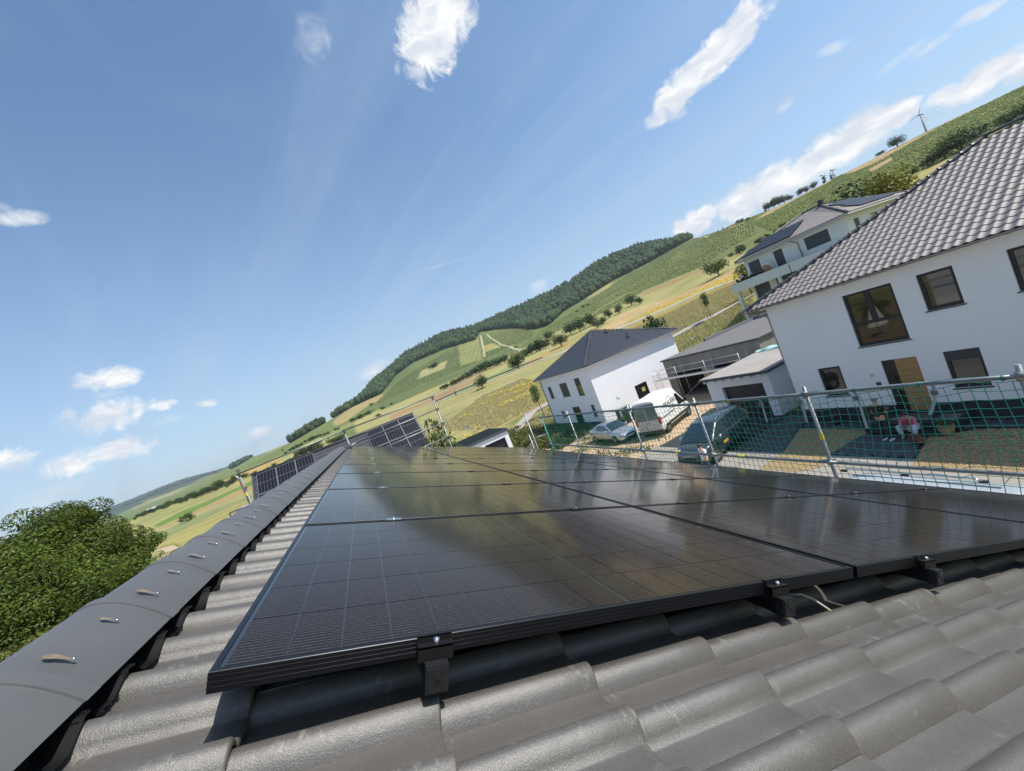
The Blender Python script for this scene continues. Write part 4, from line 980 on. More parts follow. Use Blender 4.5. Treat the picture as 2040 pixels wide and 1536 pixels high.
# hipped roof
EX, EZ, EY1, EY0 = 19.03, 6.26, 12.76, -4.24; PT = math.tan(R_(25.5)); HW = 7.02
AP1 = np.array([EX + HW, EY1 - HW, EZ + HW * PT]); AP0 = np.array([EX + HW, EY0 + HW, EZ + HW * PT])
rb = MB(); c_ = [(EX, EY1, EZ), (EX, EY0, EZ), (EX + 2 * HW, EY0, EZ), (EX + 2 * HW, EY1, EZ)]
dn = np.array([0, 0, -.06])
for f in ((c_[1], c_[0], AP1, AP0), (c_[0], c_[3], AP1), (c_[3], c_[2], AP0, AP1), (c_[2], c_[1], AP0)): rb.poly([np.array(p) + dn for p in f][::-1])
part('roof', rb, M('roof_felt', (.03, .03, .032), .9), h1)
so = MB(); so.box(EX + .05, FX + .02, EY0, EY1, EZ - .10, EZ - .075); so.box(EX + .05, HX1, HY1 - .02, EY1 - .02, EZ - .101, EZ - .076); part('soffit', so, mwh, h1)
# corbel ends
for y in np.arange(-3.5, 12.5, .86): mb = MB(); mb.box(EX + .12, FX, y, y + .08, EZ - .17, EZ - .101); part('rafter_end', mb, mwh, h1)
gt = MB(); prof = [(math.cos(t) * .075, math.sin(t) * .075) for t in np.linspace(math.pi, 2 * math.pi, 9)]
V = [(EX - .03 + a, y, EZ - .02 + b) for y in (EY0, EY1 + .05) for a, b in prof]; gt.add(V, [(k, k + 1, 10 + k, 9 + k) for k in range(8)], 0, True)
V = [(EX - .03 + a * .88, y, EZ - .02 + b * .88) for y in (EY0, EY1 + .05) for a, b in prof]; gt.add(V, [(k, 9 + k, 10 + k, k + 1) for k in range(8)], 0, True)
part('gutter', gt, mgut, h1)
mb = MB(); mb.tube([(EX - .02, 12.62, EZ - .12), (FX - .05, 12.2, EZ - .5), (FX + .06, 12.17, EZ - .65), (FX + .06, 12.17, 0)], .045, 8); part('downpipe', mb, mgut, h1)
# S-shaped tiles
def stile_mesh(w=.26, l=.40, amp=.036, nv=10, mat=mtileA, nm='roof_tile', slope=None, across=None, nrm=None, lift=.025, front=.03):
    mb = MB(); V = []
    for i, (t, hh) in enumerate(((-.12, 0), (1.0, lift), (1.0, lift - front))):
        for j in range(nv + 1):
            a = j / nv; h = amp * (0.5 - 0.5 * math.cos(2 * math.pi * min(1, max(0, (a - .36) / .64)))) ** .8 - .012 * math.sin(math.pi * min(1, a / .36))
            V.append(slope * l * t + across * w * a + nrm * (h + hh))
    n = nv + 1; mb.add(V[:2 * n], [(j, j + 1, n + j + 1, n + j) for j in range(nv)], 0, True); mb.add(V[n:], [(j, j + 1, n + j + 1, n + j) for j in range(nv)], 0, False)
    return mb
sl1 = np.array([-math.cos(R_(25.5)), 0, -math.sin(R_(25.5))]); nn1 = np.array([-math.sin(R_(25.5)), 0, math.cos(R_(25.5))]); ac1 = np.array([0, -1.0, 0])
WT, LT = .262, .365
tm_b = stile_mesh(WT, LT, slope=sl1, across=ac1, nrm=nn1); tme = tm_b.mesh('roof_tile', mtileA)
SL = HW / math.cos(R_(25.5)); nrow = int(SL / LT)
cand = []
for r in range(nrow):
    d = (r + 1) * LT                                     # distance of the tile's top edge from the eaves, along the slope
    for k in range(int((EY1 - EY0) / WT) + 1):
        y = EY1 - k * WT; run = d * math.cos(R_(25.5))
        if y - WT * .5 > EY1 - run + .16 or y - WT * .5 < EY0 + run - .16: continue
        o_ = np.array([EX + run, y, EZ + run * PT]); cand.append((np.linalg.norm(o_ - CAM), o_))
vis = [c for c in cand if (project(c[1][None])[0] < (2080, 1600)).all()]
vis.sort(key=lambda c: c[0]); parts_ = {id(c) for c in vis[:298]}
rest = MB(); tv = np.array(tm_b.v); tf = tm_b.f
for c in cand:
    if id(c) in parts_:
        o = bpy.data.objects.new('roof_tile', tme); o.location = c[1] - ORG[h1.name]; link(o, h1)
    else: rest.add(tv + c[1], tf, 0, True)
# other slopes
sl2 = np.array([0, math.cos(R_(25.5)), -math.sin(R_(25.5))]); nn2 = np.array([0, math.sin(R_(25.5)), math.cos(R_(25.5))])
t2 = stile_mesh(WT, LT, slope=sl2, across=np.array([-1.0, 0, 0]), nrm=nn2)
for r in range(nrow):
    run = (r + 1) * LT * math.cos(R_(25.5))
    for k in range(int(2 * HW / WT)):
        x = EX + 2 * HW - k * WT
        if x - WT / 2 < EX + run - .1 or x - WT / 2 > EX + 2 * HW - run + .1: continue
        rest.add(np.array(t2.v) + np.array([x, EY1 - run, EZ + run * PT]), t2.f, 0, True)
part('tile_field', rest, mtileA, h1, stuff=True)
# hip and ridge tiles: tapered half rounds
def hip_mesh(d, up, L_=.42, r0=.095, r1=.115, mat=None):
    d = d / np.linalg.norm(d); a = np.cross(d, up); a /= np.linalg.norm(a); b = np.cross(a, d); mb = MB()
    for t0, t1, ra, rb_ in ((0, 1.0, r0, r1), ):
        mb.grid(lambda p, q: d * (q * L_) + (ra + (rb_ - ra) * q + (.016 if q > .85 else 0)) * (math.cos(math.pi * (1 - p)) * a + math.sin(math.pi * (1 - p)) * b), 8, 6, 0, True)
    n = len(mb.v); mb.add([d * L_ + (r1 + .016) * (math.cos(math.pi * (1 - k / 8)) * a + math.sin(math.pi * (1 - k / 8)) * b) for k in range(9)], [tuple(range(9))])
    return mb
mhip = M('hip_tile_dark', (.045, .045, .05), .32, var=.1, vscale=5, rnd=.1)
A0 = np.array(c_[0]); dv = A0 - AP1; Lh = np.linalg.norm(dv); dv /= Lh
hm = hip_mesh(dv, np.array([0, 0, 1.0]), .46).mesh('hip_tile', mhip)
for k in range(int(Lh / .40)):
    o = bpy.data.objects.new('hip_tile', hm); o.location = AP1 + dv * (.40 * k + .02) + np.array([0, 0, .03]) - ORG[h1.name]; link(o, h1)
rm = hip_mesh(np.array([0, 1.0, 0]), np.array([0, 0, 1.0]), .46).mesh('ridge_tile', mhip)
for k in range(int((AP1[1] - AP0[1]) / .40) + 1):
    o = bpy.data.objects.new('ridge_tile', rm); o.location = (AP1[0] - ORG[h1.name][0], AP1[1] - .42 - .40 * k - 6, AP1[2] + .04); link(o, h1)
for P_ in ((AP1, c_[3]),):
    d3 = np.array(P_[1]) - P_[0]; d3 /= np.linalg.norm(d3); hm2 = hip_mesh(d3, np.array([0, 0, 1.0]), .46).mesh('hip_tile', mhip)
    for k in range(int(Lh / .40)): o = bpy.data.objects.new('hip_tile', hm2); o.location = AP1 + d3 * (.40 * k) + np.array([0, 0, .03]) - ORG[h1.name]; link(o, h1)

# the plot between our house and the neighbour, seen mirrored in the windows across the street
sheet_poly('garden_soil', [(-14, 12.7), (7.1, 12.7), (7.1, 23.8), (-14, 23.8)], .012, M('soil_brown', (.23, .145, .08), .95, var=.3, vscale=.8, bump=.5, bscale=5, col2=(.14, .12, .05)))
ps = thing('parasol', 'closed white parasol on the bare ground beyond the far gable', 'parasol', (1.8, 16.5, .01))
mb = MB(); mb.tube([(1.8, 16.5, 0), (1.8, 16.5, 3.0)], .03, 8); mb.tube([(1.8, 16.5, 0), (1.8, 16.5, .12)], .4, 12); part('pole', mb, mgalv, ps)
mb = MB(); V = [(1.8, 16.5, 3.05)] + [(1.8 + r_ * math.cos(a), 16.5 + r_ * math.sin(a), .9) for k, a in enumerate(np.linspace(0, 6.283, 17)[:-1]) for r_ in (.62 if k % 2 else .40,)]; mb.add(V, [(0, k + 1, (k + 1) % 16 + 1) for k in range(16)]); part('canopy', mb, M('canvas_white', (.70, .69, .64), .8), ps)
# ------------------------------------------------------------------ garage beside it
gr = thing('garage', 'white flat roofed garage with dark door beside the white house', 'garage', (20.9, 16, 0))
wm = MB(); wall_with_holes(wm, 20.9, .25, 14.08, 18.25, 0, 2.62, [(14.55, 17.25, 0, 2.02)])
wm.quad((20.9, 14.08, 0), (27, 14.08, 0), (27, 14.08, 2.62), (20.9, 14.08, 2.62)); wm.quad((20.9, 18.25, 0), (20.9, 18.25, 2.62), (27, 18.25, 2.62), (27, 18.25, 0)); wm.quad((27, 14.08, 0), (27, 18.25, 0), (27, 18.25, 2.62), (27, 14.08, 2.62))
part('wall', wm, mwh, gr)
mb = MB(); 
for k in range(8): mb.box(21.10, 21.14, 14.55, 17.25, .01 + k * .251, .255 + k * .251)
part('garage_door', mb, M('garage_dark', (.018, .018, .022), .5), gr)
mb = MB(); mb.box(20.38, 27.2, 13.72, 18.35, 2.66, 2.80); part('roof', mb, M('fascia_dark', (.05, .055, .065), .6), gr)
mb = MB(); mb.box(20.46, 27.15, 13.80, 18.30, 2.795, 2.812); part('roof_membrane', mb, M('membrane_tan', (.30, .275, .25), .9, var=.12, vscale=1.2), gr)
for y in np.arange(14.2, 18.2, .62): mb = MB(); mb.box(20.44, 20.9, y, y + .12, 2.52, 2.655); part('joist_end', mb, mwh, gr)
pl = MB(); rr = np.random.default_rng(2)
def pf(a, b):
    p = np.array([26.2, 18.1, 2.86]) * (1 - a) + np.array([27.0, 13.95, 2.86]) * a; t = b * math.pi
    w = .30 * (.35 + .65 * math.sin(math.pi * min(1, a * 1.15 + .05)) ** .5)
    return (p[0] + w * math.cos(t) + .03 * math.sin(a * 40 + b * 9), p[1] + .03 * math.sin(b * 11 + a * 33), p[2] - .045 + w * .75 * math.sin(t) * (1 + .25 * math.sin(a * 27 + b * 5)) + .0)
pl.grid(pf, 40, 8, 0, False)
solo('plastic_sheet', pl, M('turquoise_film', (.42, .66, .62), .28, var=.2, vscale=6, spec=.7), 'crumpled pale turquoise plastic sheet rolled along the garage roof', 'plastic sheet', (26.6, 16, 2.8))

# ------------------------------------------------------------------ unfinished grey building with its scaffold
gs = thing('unfinished_building', 'grey unfinished single storey building with flat roof and open doorways', 'building', (27, 23, 0))
mraw = M('raw_render', (.215, .20, .175), .95, var=.12, vscale=1.1, bump=.35, bscale=60, col2=(.25, .235, .21))
OG = [(23.75, 26.95, 0.05, 2.28), (19.9, 22.65, .95, 2.30)]
wm = MB(); wall_with_holes(wm, 27.0, .36, 18.3, 27.85, 0, 3.58, OG)
wm.quad((27, 18.3, 0), (41, 18.3, 0), (41, 18.3, 3.58), (27, 18.3, 3.58)); wm.quad((27, 27.85, 0), (27, 27.85, 3.58), (41, 27.85, 3.58), (41, 27.85, 0)); wm.quad((41, 18.3, 0), (41, 27.85, 0), (41, 27.85, 3.58), (41, 18.3, 3.58))
part('wall', wm, mraw, gs)
mb = MB(); mb.box(26.85, 41.1, 18.15, 28.0, 3.585, 3.70); part('roof_edge', mb, M('edge_dark', (.05, .05, .055), .6), gs)
mb = MB(); mb.box(26.95, 41.0, 18.25, 27.9, 3.70, 3.715); part('roof_membrane', mb, M('membrane_grey', (.135, .13, .13), .9, var=.08, vscale=1.0, bump=.2, bscale=20), gs)
mb = MB(); mb.box(40.6, 41.1, 18.15, 28.0, 3.715, 4.05); mb.box(33.0, 41.1, 27.7, 28.0, 3.715, 3.98); part('parapet', mb, M('parapet_grey', (.16, .16, .165), .8), gs)
mb = MB(); mb.box(40.55, 40.6, 18.2, 22.8, 3.72, 4.03); part('parapet_film', mb, M('film_dark', (.03, .035, .045), .4), gs)
mb = MB(); mb.box(27.4, 33, 19.0, 27.2, .02, .04); part('screed', mb, M('screed', (.22, .20, .18), .95, var=.15, vscale=1), gs)
mb = MB(); mb.box(33, 33.2, 18.4, 27.8, .02, 3.5); mb.box(27.5, 33, 22.9, 23.1, .04, 3.5); part('inner_wall', mb, M('block_grey', (.17, .16, .15), .95, var=.1, vscale=3), gs)
mb = MB(); mb.box(27.1, 27.3, 23.78, 23.95, .05, 2.27); mb.box(26.99, 27.1, 22.9, 23.7, .0, 2.2); part('tan_jamb', mb, M('osb_tan', (.33, .27, .18), .9, var=.2, vscale=8), gs)
solo('bucket', MB().tube([(28.9, 24.4, .04), (28.9, 24.4, .40)], [.13, .16], 14), M('bucket_grey', (.40, .40, .40), .5), 'pale bucket standing inside the unfinished building doorway', 'bucket', (28.9, 24.4, .04))
sb = thing('scaffold', 'small galvanised scaffold with white plank before the unfinished grey building', 'scaffold', (25.9, 23, 0))
mth_ = M('galv_light', (.52, .53, .54), .4, .7)
for x in (25.75, 26.6):
    for y in (19.2, 22.3, 25.4, 28.4):
        tubepart('post', [(x, y, 0), (x, y, 3.15)], .022, mth_, sb, 6)
for y0, y1 in ((19.2, 22.3), (22.3, 25.4), (25.4, 28.4)):
    for z in (2.62, 3.08): tubepart('guard_rail', [(25.72, y0, z), (25.72, y1, z)], .018, mth_, sb, 6)
    for k in range(3): mb = MB(); mb.box(25.80 + .26 * k, 26.04 + .26 * k, y0 + .02, y1 - .02, 2.08, 2.13); part('deck_plank', mb, M('alu_plank', (.62, .62, .61), .5, .3), sb)
    mb = MB(); mb.box(25.70, 25.74, y0 + .02, y1 - .02, 2.08, 2.20); part('toe_board', mb, M('toe_white', (.72, .71, .69), .6), sb)
for z in (2.3, 2.62, 3.08): tubepart('end_rail', [(25.75, 28.4, z), (26.6, 28.4, z)], .018, mth_, sb, 6)
for x in (26.0, 26.3): tubepart('ladder_stile', [(x, 28.42, 0), (x, 28.42, 3.1)], .018, mth_, sb, 6)
tubepart('brace', [(25.75, 25.4, .3), (25.75, 22.3, 2.0)], .016, mth_, sb, 6)

# ------------------------------------------------------------------ white house with dark pyramid roof, further down the street
mw2 = M('house_white_clean', (.84, .835, .85), .9, var=.012, vscale=.5, bump=.2, bscale=100)
mtd = M('tile_dark_small', (.042, .044, .052), .38, var=.15, vscale=2, rnd=.1)
h2 = thing('white_house', 'white two storey house with dark pyramid roof behind the van', 'house', (20.4, 30.1, 0))
X0, Y0_, X1, Y1_, ZT2 = 20.38, 30.1, 31.6, 40.4, 5.72
wins = [(38.30, 39.15, 3.35, 4.75), (34.70, 36.30, 3.30, 4.80), (32.0, 33.05, 3.15, 4.95), (37.45, 38.05, .95, 1.75), (33.9, 35.4, .05, 2.05), (31.2, 31.8, .85, 2.05)]
wm = MB(); wall_with_holes(wm, X0, .15, Y0_, Y1_, 0, ZT2, wins)
def wall_y(mb, y, th, x0, x1, z0, z1, holes):            # wall facing -y
    t = MB(); wall_with_holes(t, 0, th, -x1, -x0, z0, z1, [(-h[1], -h[0], h[2], h[3]) for h in holes])
    mb.add([(-v[1], y + v[0], v[2]) for v in t.v], t.f)
wall_y(wm, Y0_, .15, X0, X1, 0, ZT2, [(24.75, 26.30, .80, 2.20)])
wm.quad((X1, Y0_, 0), (X1, Y1_, 0), (X1, Y1_, ZT2), (X1, Y0_, ZT2)); wm.quad((X0, Y1_, 0), (X0, Y1_, ZT2), (X1, Y1_, ZT2), (X1, Y1_, 0))
part('wall', wm, mw2, h2)
mb = MB(); wall_with_holes(mb, X0 - .006, .1, Y0_ + .01, Y1_, 0, .32, [(33.9, 35.4, .05, .32)]); part('plinth', mb, M('plinth_teal', (.055, .075, .085), .8), h2)
for i, w in enumerate(wins[:4]): window_x(h2, X0, *w, shutter=(.93, .90, .42, .3)[i])
window_x(h2, X0, *wins[4], sill=False); window_x(h2, X0, *wins[5], shutter=.5)
mb = MB(); f = MB(); f.box(24.75, 24.85, Y0_ + .06, Y0_ + .11, .80, 2.2); f.box(26.2, 26.3, Y0_ + .06, Y0_ + .11, .8, 2.2); f.box(24.85, 26.2, Y0_ + .06, Y0_ + .11, .8, .92); f.box(24.85, 26.2, Y0_ + .06, Y0_ + .11, 2.1, 2.2)
w_ = part('window', f, mwf, h2); mb.quad((24.85, Y0_ + .09, .92), (26.2, Y0_ + .09, .92), (26.2, Y0_ + .09, 2.1), (24.85, Y0_ + .09, 2.1)); part('pane', mb, mglass, w_)
mb = MB(); mb.box(25.55, 25.95, Y0_ + .075, Y0_ + .085, 1.35, 1.75); part('paper_notice', mb, M('notice_yellow', (.42, .44, .16), .7), w_)
mb = MB(); mb.box(22.35, 22.43, Y0_ - .02, Y0_ - .001, 1.75, 2.05); mb.box(22.43, 22.70, Y0_ - .02, Y0_ - .001, 1.75, 1.83); part('service_bracket', mb, M('bracket_grey', (.42, .42, .44), .6), h2)
e = .52; C2 = [(X0 - e, Y0_ - e), (X1 + e, Y0_ - e), (X1 + e, Y1_ + e), (X0 - e, Y1_ + e)]; ZE = 5.86; CX, CY = (X0 + X1) / 2, (Y0_ + Y1_) / 2; ZA = ZE + 3.1
so = MB(); so.box(X0 - e, X1 + e, Y0_ - e, Y1_ + e, ZE - .14, ZE - .02); part('soffit', so, mw2, h2)
gt = MB()
for (a, b) in zip(C2, C2[1:] + C2[:1]): gt.tube([(*a, ZE), (*b, ZE)], .06, 6)
part('gutter', gt, M('gutter_dark', (.05, .05, .055), .5), h2)
mb = MB(); mb.tube([(X0 - .06, Y1_ - .1, 0), (X0 - .06, Y1_ - .1, ZE)], .045, 6); part('downpipe', mb, mgut, h2)
rf = MB(); AP = np.array([CX, CY, ZA]); tf2 = MB()
rf.add([(*p, ZE) for p in C2] + [AP], [(0, 1, 4), (1, 2, 4), (2, 3, 4), (3, 0, 4)])
part('roof', rf, M('roof_felt'  , (.03, .03, .032), .9), h2)
def tile_face(mb, A, B, AP, w, l, amp=.02):
    """rows of tiles on a triangular roof face with eaves A-B"""
    A, B, AP = map(np.asarray, (A, B, AP)); ac = (B - A); La = np.linalg.norm(ac); ac = ac / La; n = np.cross(ac, AP - A); n /= np.linalg.norm(n); n = n if n[2] > 0 else -n
    up = np.cross(n, ac); up = up if up[2] > 0 else -up; H = (AP - A) @ up; apx = (AP - A) @ ac
    for r in range(int(H / l)):
        y0, y1 = r * l, (r + 1) * l; xa = apx * y1 / H; xb = La - (La - apx) * y1 / H
        k0, k1 = int(math.ceil((xa - .05) / w)), int((xb + .05) / w)
        V = []; F = []
        nx = (k1 - k0) * 4
        if nx <= 0: continue
        for yy, hh in ((y1 + .04, .005), (y0, .035), (y0, .008)):
            for j in range(nx + 1):
                x = k0 * w + j * w / 4; V.append(A + ac * x + up * yy + n * (hh + amp * (.5 + .5 * math.sin(2 * math.pi * j / 4 + .6))))
        m = nx + 1; F = [(i * m + j, (i + 1) * m + j, (i + 1) * m + j + 1, i * m + j + 1) for i in range(2) for j in range(nx)]
        if np.dot(np.cross(V[m] - V[0], V[1] - V[0]), n) < 0: F = [f[::-1] for f in F]
        mb.add(V, F, 0, False)
c3 = [np.array((*p, ZE)) for p in C2]
for a, b in ((3, 0), (0, 1), (1, 2), (2, 3)): tile_face(tf2, c3[a], c3[b], AP, .30, .34)
part('tile_field', tf2, mtd, h2, stuff=True)
for k in (0, 1, 3):
    d3 = c3[k] - AP; Lq = np.linalg.norm(d3); d3 = d3 / Lq; hm2 = hip_mesh(d3, np.array([0, 0, 1.0]), .44, .085, .10).mesh('hip_tile', M('hip_tile_blue', (.07, .075, .09), .35, rnd=.1))
    for q in range(int(Lq / .40)): o = bpy.data.objects.new('hip_tile', hm2); o.location = AP + d3 * (.40 * q) + np.array([0, 0, .03]) - ORG[h2.name]; link(o, h2)
for (x, y) in ((26.6, 33.7), (27.2, 31.4)):
    z = ZE + (y - C2[0][1]) / ((CY - C2[0][1])) * 3.1; mb = MB(); mb.tube([(x, y, z - .1), (x, y, z + .38)], .055, 8); mb.tube([(x, y, z + .38), (x, y, z + .46)], .10, 8); mb.box(x - .18, x + .18, y - .18, y + .18, z - .02, z + .06); part('vent_pipe', mb, M('vent_black', (.02, .02, .022), .5), h2)
hp = thing('heat_pump', 'grey green heat pump box on the ground beside the white van', 'heat pump', (21.6, 29.0, .02))
mb = MB(); mb.box(21.1, 22.4, 28.75, 29.3, .12, 1.15); part('casing', mb, M('casing_grey', (.28, .32, .30), .5), hp)
mb = MB(); mb.box(21.35, 22.15, 28.735, 28.75, .25, 1.05); part('fan_grille', mb, M('grille_dark', (.03, .045, .045), .6), hp)
mb = MB(); mb.box(21.05, 21.1, 28.8, 29.25, .2, 1.05); part('side_grille', mb, M('grille_dark', (.03, .045, .045), .6), hp)
mb = MB(); mb.box(21.2, 21.3, 28.8, 29.25, 0, .12); mb.box(22.2, 22.3, 28.8, 29.25, 0, .12); part('feet', mb, mraw, hp)

# ------------------------------------------------------------------ neighbour with silver framed panels, standing seam garage
hs = thing('house', 'neighbouring house with dark slate grey gable roof carrying two silver framed panel groups', 'house', (-1.3, 29, 0))
RY, RZ, PX0, PX1, PP = 29.0, 7.56, -6.78, 4.05, R_(43)
dS = np.array([0, -math.cos(PP), -math.sin(PP)]); nS = np.array([0, -math.sin(PP), math.cos(PP)])
wb = MB(); wb.box(PX0 + .3, PX1 - .3, RY - 4.6, RY + 4.6, 0, 3.2); wb.prism([(PX0 + .3, RY - 4.6, 3.2), (PX0 + .3, RY, 7.3), (PX0 + .3, RY + 4.6, 3.2)], (PX1 - PX0 - .6, 0, 0)); part('wall', wb, mwh, hs)
rs_ = MB()
for s_ in (1, -1):
    dd = np.array([0, -s_ * math.cos(PP), -math.sin(PP)]); n_ = np.array([0, -s_ * math.sin(PP), math.cos(PP)])
    rs_.obox(np.array([PX0, RY, RZ]) - .14 * n_, (PX1 - PX0, 0, 0), dd * 6.9, n_ * .10)
part('roof', rs_, M('roof_felt'  , (.03, .03, .032), .9), hs)
cs = MB(); mflat = M('tile_flat_dark', (.060, .062, .068), .45, var=.14, vscale=1.5)
for r in range(20):
    for x in np.arange(PX0, PX1 - .1, .3):
        p = np.array([x + (.15 if r % 2 else 0), RY, RZ]) + dS * (.345 * r) - .04 * nS; w = min(.296, PX1 - p[0])
        cs.add([p, p + (w, 0, 0), p + (w, 0, 0) + dS * .36 + nS * .03, p + dS * .36 + nS * .03, p + (w, 0, 0) + dS * .362 + nS * .01, p + dS * .362 + nS * .01], [(0, 3, 2, 1), (3, 5, 4, 2)])
part('tile_field', cs, mflat, hs, stuff=True)
rt = MB(); rt.tube([(PX0 - .03, RY, RZ + .0), (PX1 + .03, RY, RZ + .0)], .09, 8); part('ridge', rt, M('ridge_dark', (.04, .04, .045), .5), hs)
vg = MB()
for x in (PX0 - .02, PX1 - .10): vg.obox(np.array([x, RY, RZ]) - .16 * nS, (.12, 0, 0), dS * 6.9, nS * .21)
part('verge', vg, M('verge_dark', (.05, .05, .055), .5), hs)
msf = M('silver_frame', (.20, .205, .21), .55, .3); mcd = M('cell_blueblack', (.008, .008, .012), .3, coat=.2, crough=.1, spec=.3)
pf_ = MB(); H_, W_ = 1.762, 1.134; bw = .026
def loc(x, d, h): return np.array([x, 0, 0]) + dS * d + nS * h
for a, b, c, d in ((0, W_, 0, bw), (0, W_, H_ - bw, H_), (0, bw, bw, H_ - bw), (W_ - bw, W_, bw, H_ - bw), (bw, W_ - bw, H_ / 2 - .008, H_ / 2 + .008)): pf_.obox(loc(a, c, 0), (b - a, 0, 0), dS * (d - c), nS * .035)
for k in range(1, 6): pf_.obox(loc(W_ * k / 6 - .004, bw, .0), (.008, 0, 0), dS * (H_ - 2 * bw), nS * .026)
pfm = pf_.mesh('frame', msf); gq = MB(); gq.quad(loc(0.01, 0.01, .022), loc(.01, H_ - .01, .022), loc(W_ - .01, H_ - .01, .022), loc(W_ - .01, .01, .022)); gqm = gq.mesh('glass', mcd)
for gname, x0, d0 in (('left', -6.50, .18), ('right', .55, .16)):
    for r in range(3 if gname == 'right' else 2):
        for k in range(3):
            t = thing('solar_panel', 'silver framed panel, %s column, %s row of the %s group on the neighbouring roof' % (('left', 'middle', 'right')[k], ('upper', 'second', 'lowest')[r], gname), 'solar panel', np.array([x0 + k * 1.154, RY, RZ]) + dS * (d0 + r * 1.785) + nS * .07, 0, 'silver framed panels, %s group on the neighbouring roof' % gname)
            link(bpy.data.objects.new('frame', pfm), t); link(bpy.data.objects.new('glass', gqm), t)
ga = thing('garage', 'small white garage with grey standing seam roof beyond the far scaffold', 'garage', (10, 36, 0))
mseam = M('seam_zinc', (.17, .205, .22), .38, .7, var=.06, vscale=1)
GX0, GX1, GY0, GY1 = 8.1, 12.15, 33.9, 39.9
wb = MB(); wall_y(wb, GY0, .25, GX0, GX1, 0, 2.86, [(9.6, 11.75, 0, 2.35)]); wb.quad((GX1, GY0, 0), (GX1, GY1, 0), (GX1, GY1, 2.86), (GX1, GY0, 2.86)); wb.quad((GX0, GY0, 0), (GX0, GY0, 2.86), (GX0, GY1, 2.86), (GX0, GY1, 0)); part('wall', wb, mw2, ga)
mb = MB(); mb.box(9.6, 11.75, GY0 + .2, GY0 + .24, 0, 2.35); part('garage_door', mb, M('garage_dark'  , (.018, .018, .022), .5), ga)
mb = MB(); mb.box(GX0 - .15, GX1 + .12, GY0 - .12, GY1 + .1, 2.87, 3.02); rfp = part('roof', mb, mseam, ga)
for y in np.arange(GY0 + .1, GY1, .5): mb = MB(); mb.box(GX0 - .14, GX1 + .1, y, y + .07, 3.02, 3.075); part('standing_seam', mb, M('seam_dark', (.02, .027, .032), .5, .2), rfp)
mb = MB(); mb.box(GX0 - .16, GX1 + .13, GY0 - .15, GY0 - .121, 2.84, 3.03); part('fascia', mb, M('fascia_slate', (.06, .075, .09), .5), ga)

# ------------------------------------------------------------------ house on the slope with balcony and panels
h3 = thing('house', 'pale house with long balcony and grey hipped roof above the dark tiled roof', 'house', (48, 26, 4.5))
mw3 = M('house_pale', (.66, .68, .64), .9, var=.02, vscale=.4); mw3d = M('house_pale_green', (.58, .62, .57), .9)
BX0, BX1, BY0, BY1, BZ, BE = 47.6, 59.0, 20.7, 31.4, 4.6, 10.35
GZ = 7.35
w3 = [(29.6, 31.0, 8.0, 9.85), (26.9, 27.9, 7.75, 9.9), (22.3, 24.6, 8.55, 9.85)]
wm = MB(); wall_with_holes(wm, BX0, .6, BY0, BY1, GZ, BE, w3); wall_with_holes(wm, BX0, .8, BY0, BY1, BZ - 1.5, GZ, [(29.4, 31.2, 4.7, 7.0), (25.2, 28.6, 4.7, 7.0)])
wall_y(wm, BY0, .2, BX0, BX1, BZ - 1.5, BE, [(48.9, 49.9, 7.6, 9.75), (52.0, 53.6, 8.2, 9.7), (56.7, 57.5, 8.9, 9.6)])
wm.quad((BX1, BY0, BZ), (BX1, BY1, BZ), (BX1, BY1, BE), (BX1, BY0, BE)); wm.quad((BX0, BY1, BZ - 1.5), (BX0, BY1, BE), (BX1, BY1, BE), (BX1, BY1, BZ - 1.5)); part('wall', wm, mw3, h3)
mdk = M('shutter_slate', (.045, .052, .062), .45)
for (a, b, c, d), nm in zip(w3 + [(29.4, 31.2, 4.7, 7.0), (25.2, 28.6, 4.7, 7.0)], ('balcony_door', 'balcony_door', 'window', 'garage_door', 'garage_door')): mb = MB(); mb.box(BX0 + .12, BX0 + .2, a, b, c, d); part(nm, mb, mdk, h3)
for a, b, c, d, nm in ((48.9, 49.9, 7.6, 9.75, 'door'), (52.0, 53.6, 8.2, 9.7, 'window'), (56.7, 57.5, 8.9, 9.6, 'window')):
    mb = MB(); mb.box(a, b, BY0 + .1, BY0 + .16, c, d); q = part(nm, mb, mdk, h3)
    if nm == 'window' and a < 54: mb = MB(); mb.box(a + .1, a + .75, BY0 + .09, BY0 + .099, c + .1, d - .1); mb.box(a + .9, a + 1.1, BY0 + .09, BY0 + .099, c + .1, d - .1); part('curtain', mb, M('curtain_yellow', (.55, .52, .28), .9), q)
bl = MB(); bl.box(45.6, BX0, 21.0, 32.5, 7.0, 7.3); bl.box(45.6, 45.78, 21.0, 32.5, 7.3, 8.05); bl.box(45.78, BX0, 32.32, 32.5, 7.3, 8.05); part('balcony', bl, mw3d, h3)
for y in (32.2, 27.2): mb = MB(); mb.box(45.7, 46.0, y - .3, y, 3.5, 7.0); part('pillar', mb, mw3d, h3)
mb = MB(); mb.tube([(45.62, 25.6, 7.0), (45.55, 25.6, 7.9)], .05, 8); part('rain_head', mb, mgut, h3)
for k in range(34):
    mb = MB(); x = 48.6 + k * .11; mb.box(x, x + .05, BY0 - .9, BY0 - .86, 7.4, 8.3)
    part('railing_slat', mb, M('slat_pale', (.55, .54, .50), .7), h3)
EV = .65; c4_ = [(BX0 - EV, BY1 + EV), (BX0 - EV, BY0 - EV), (BX1 + EV, BY0 - EV), (BX1 + EV, BY1 + EV)]; ZE3 = 10.45; ZR3 = 12.85
R0, R1 = np.array([53.2, 25.0, ZR3]), np.array([53.4, 27.0, ZR3]); c5_ = [np.array((*p, ZE3)) for p in c4_]
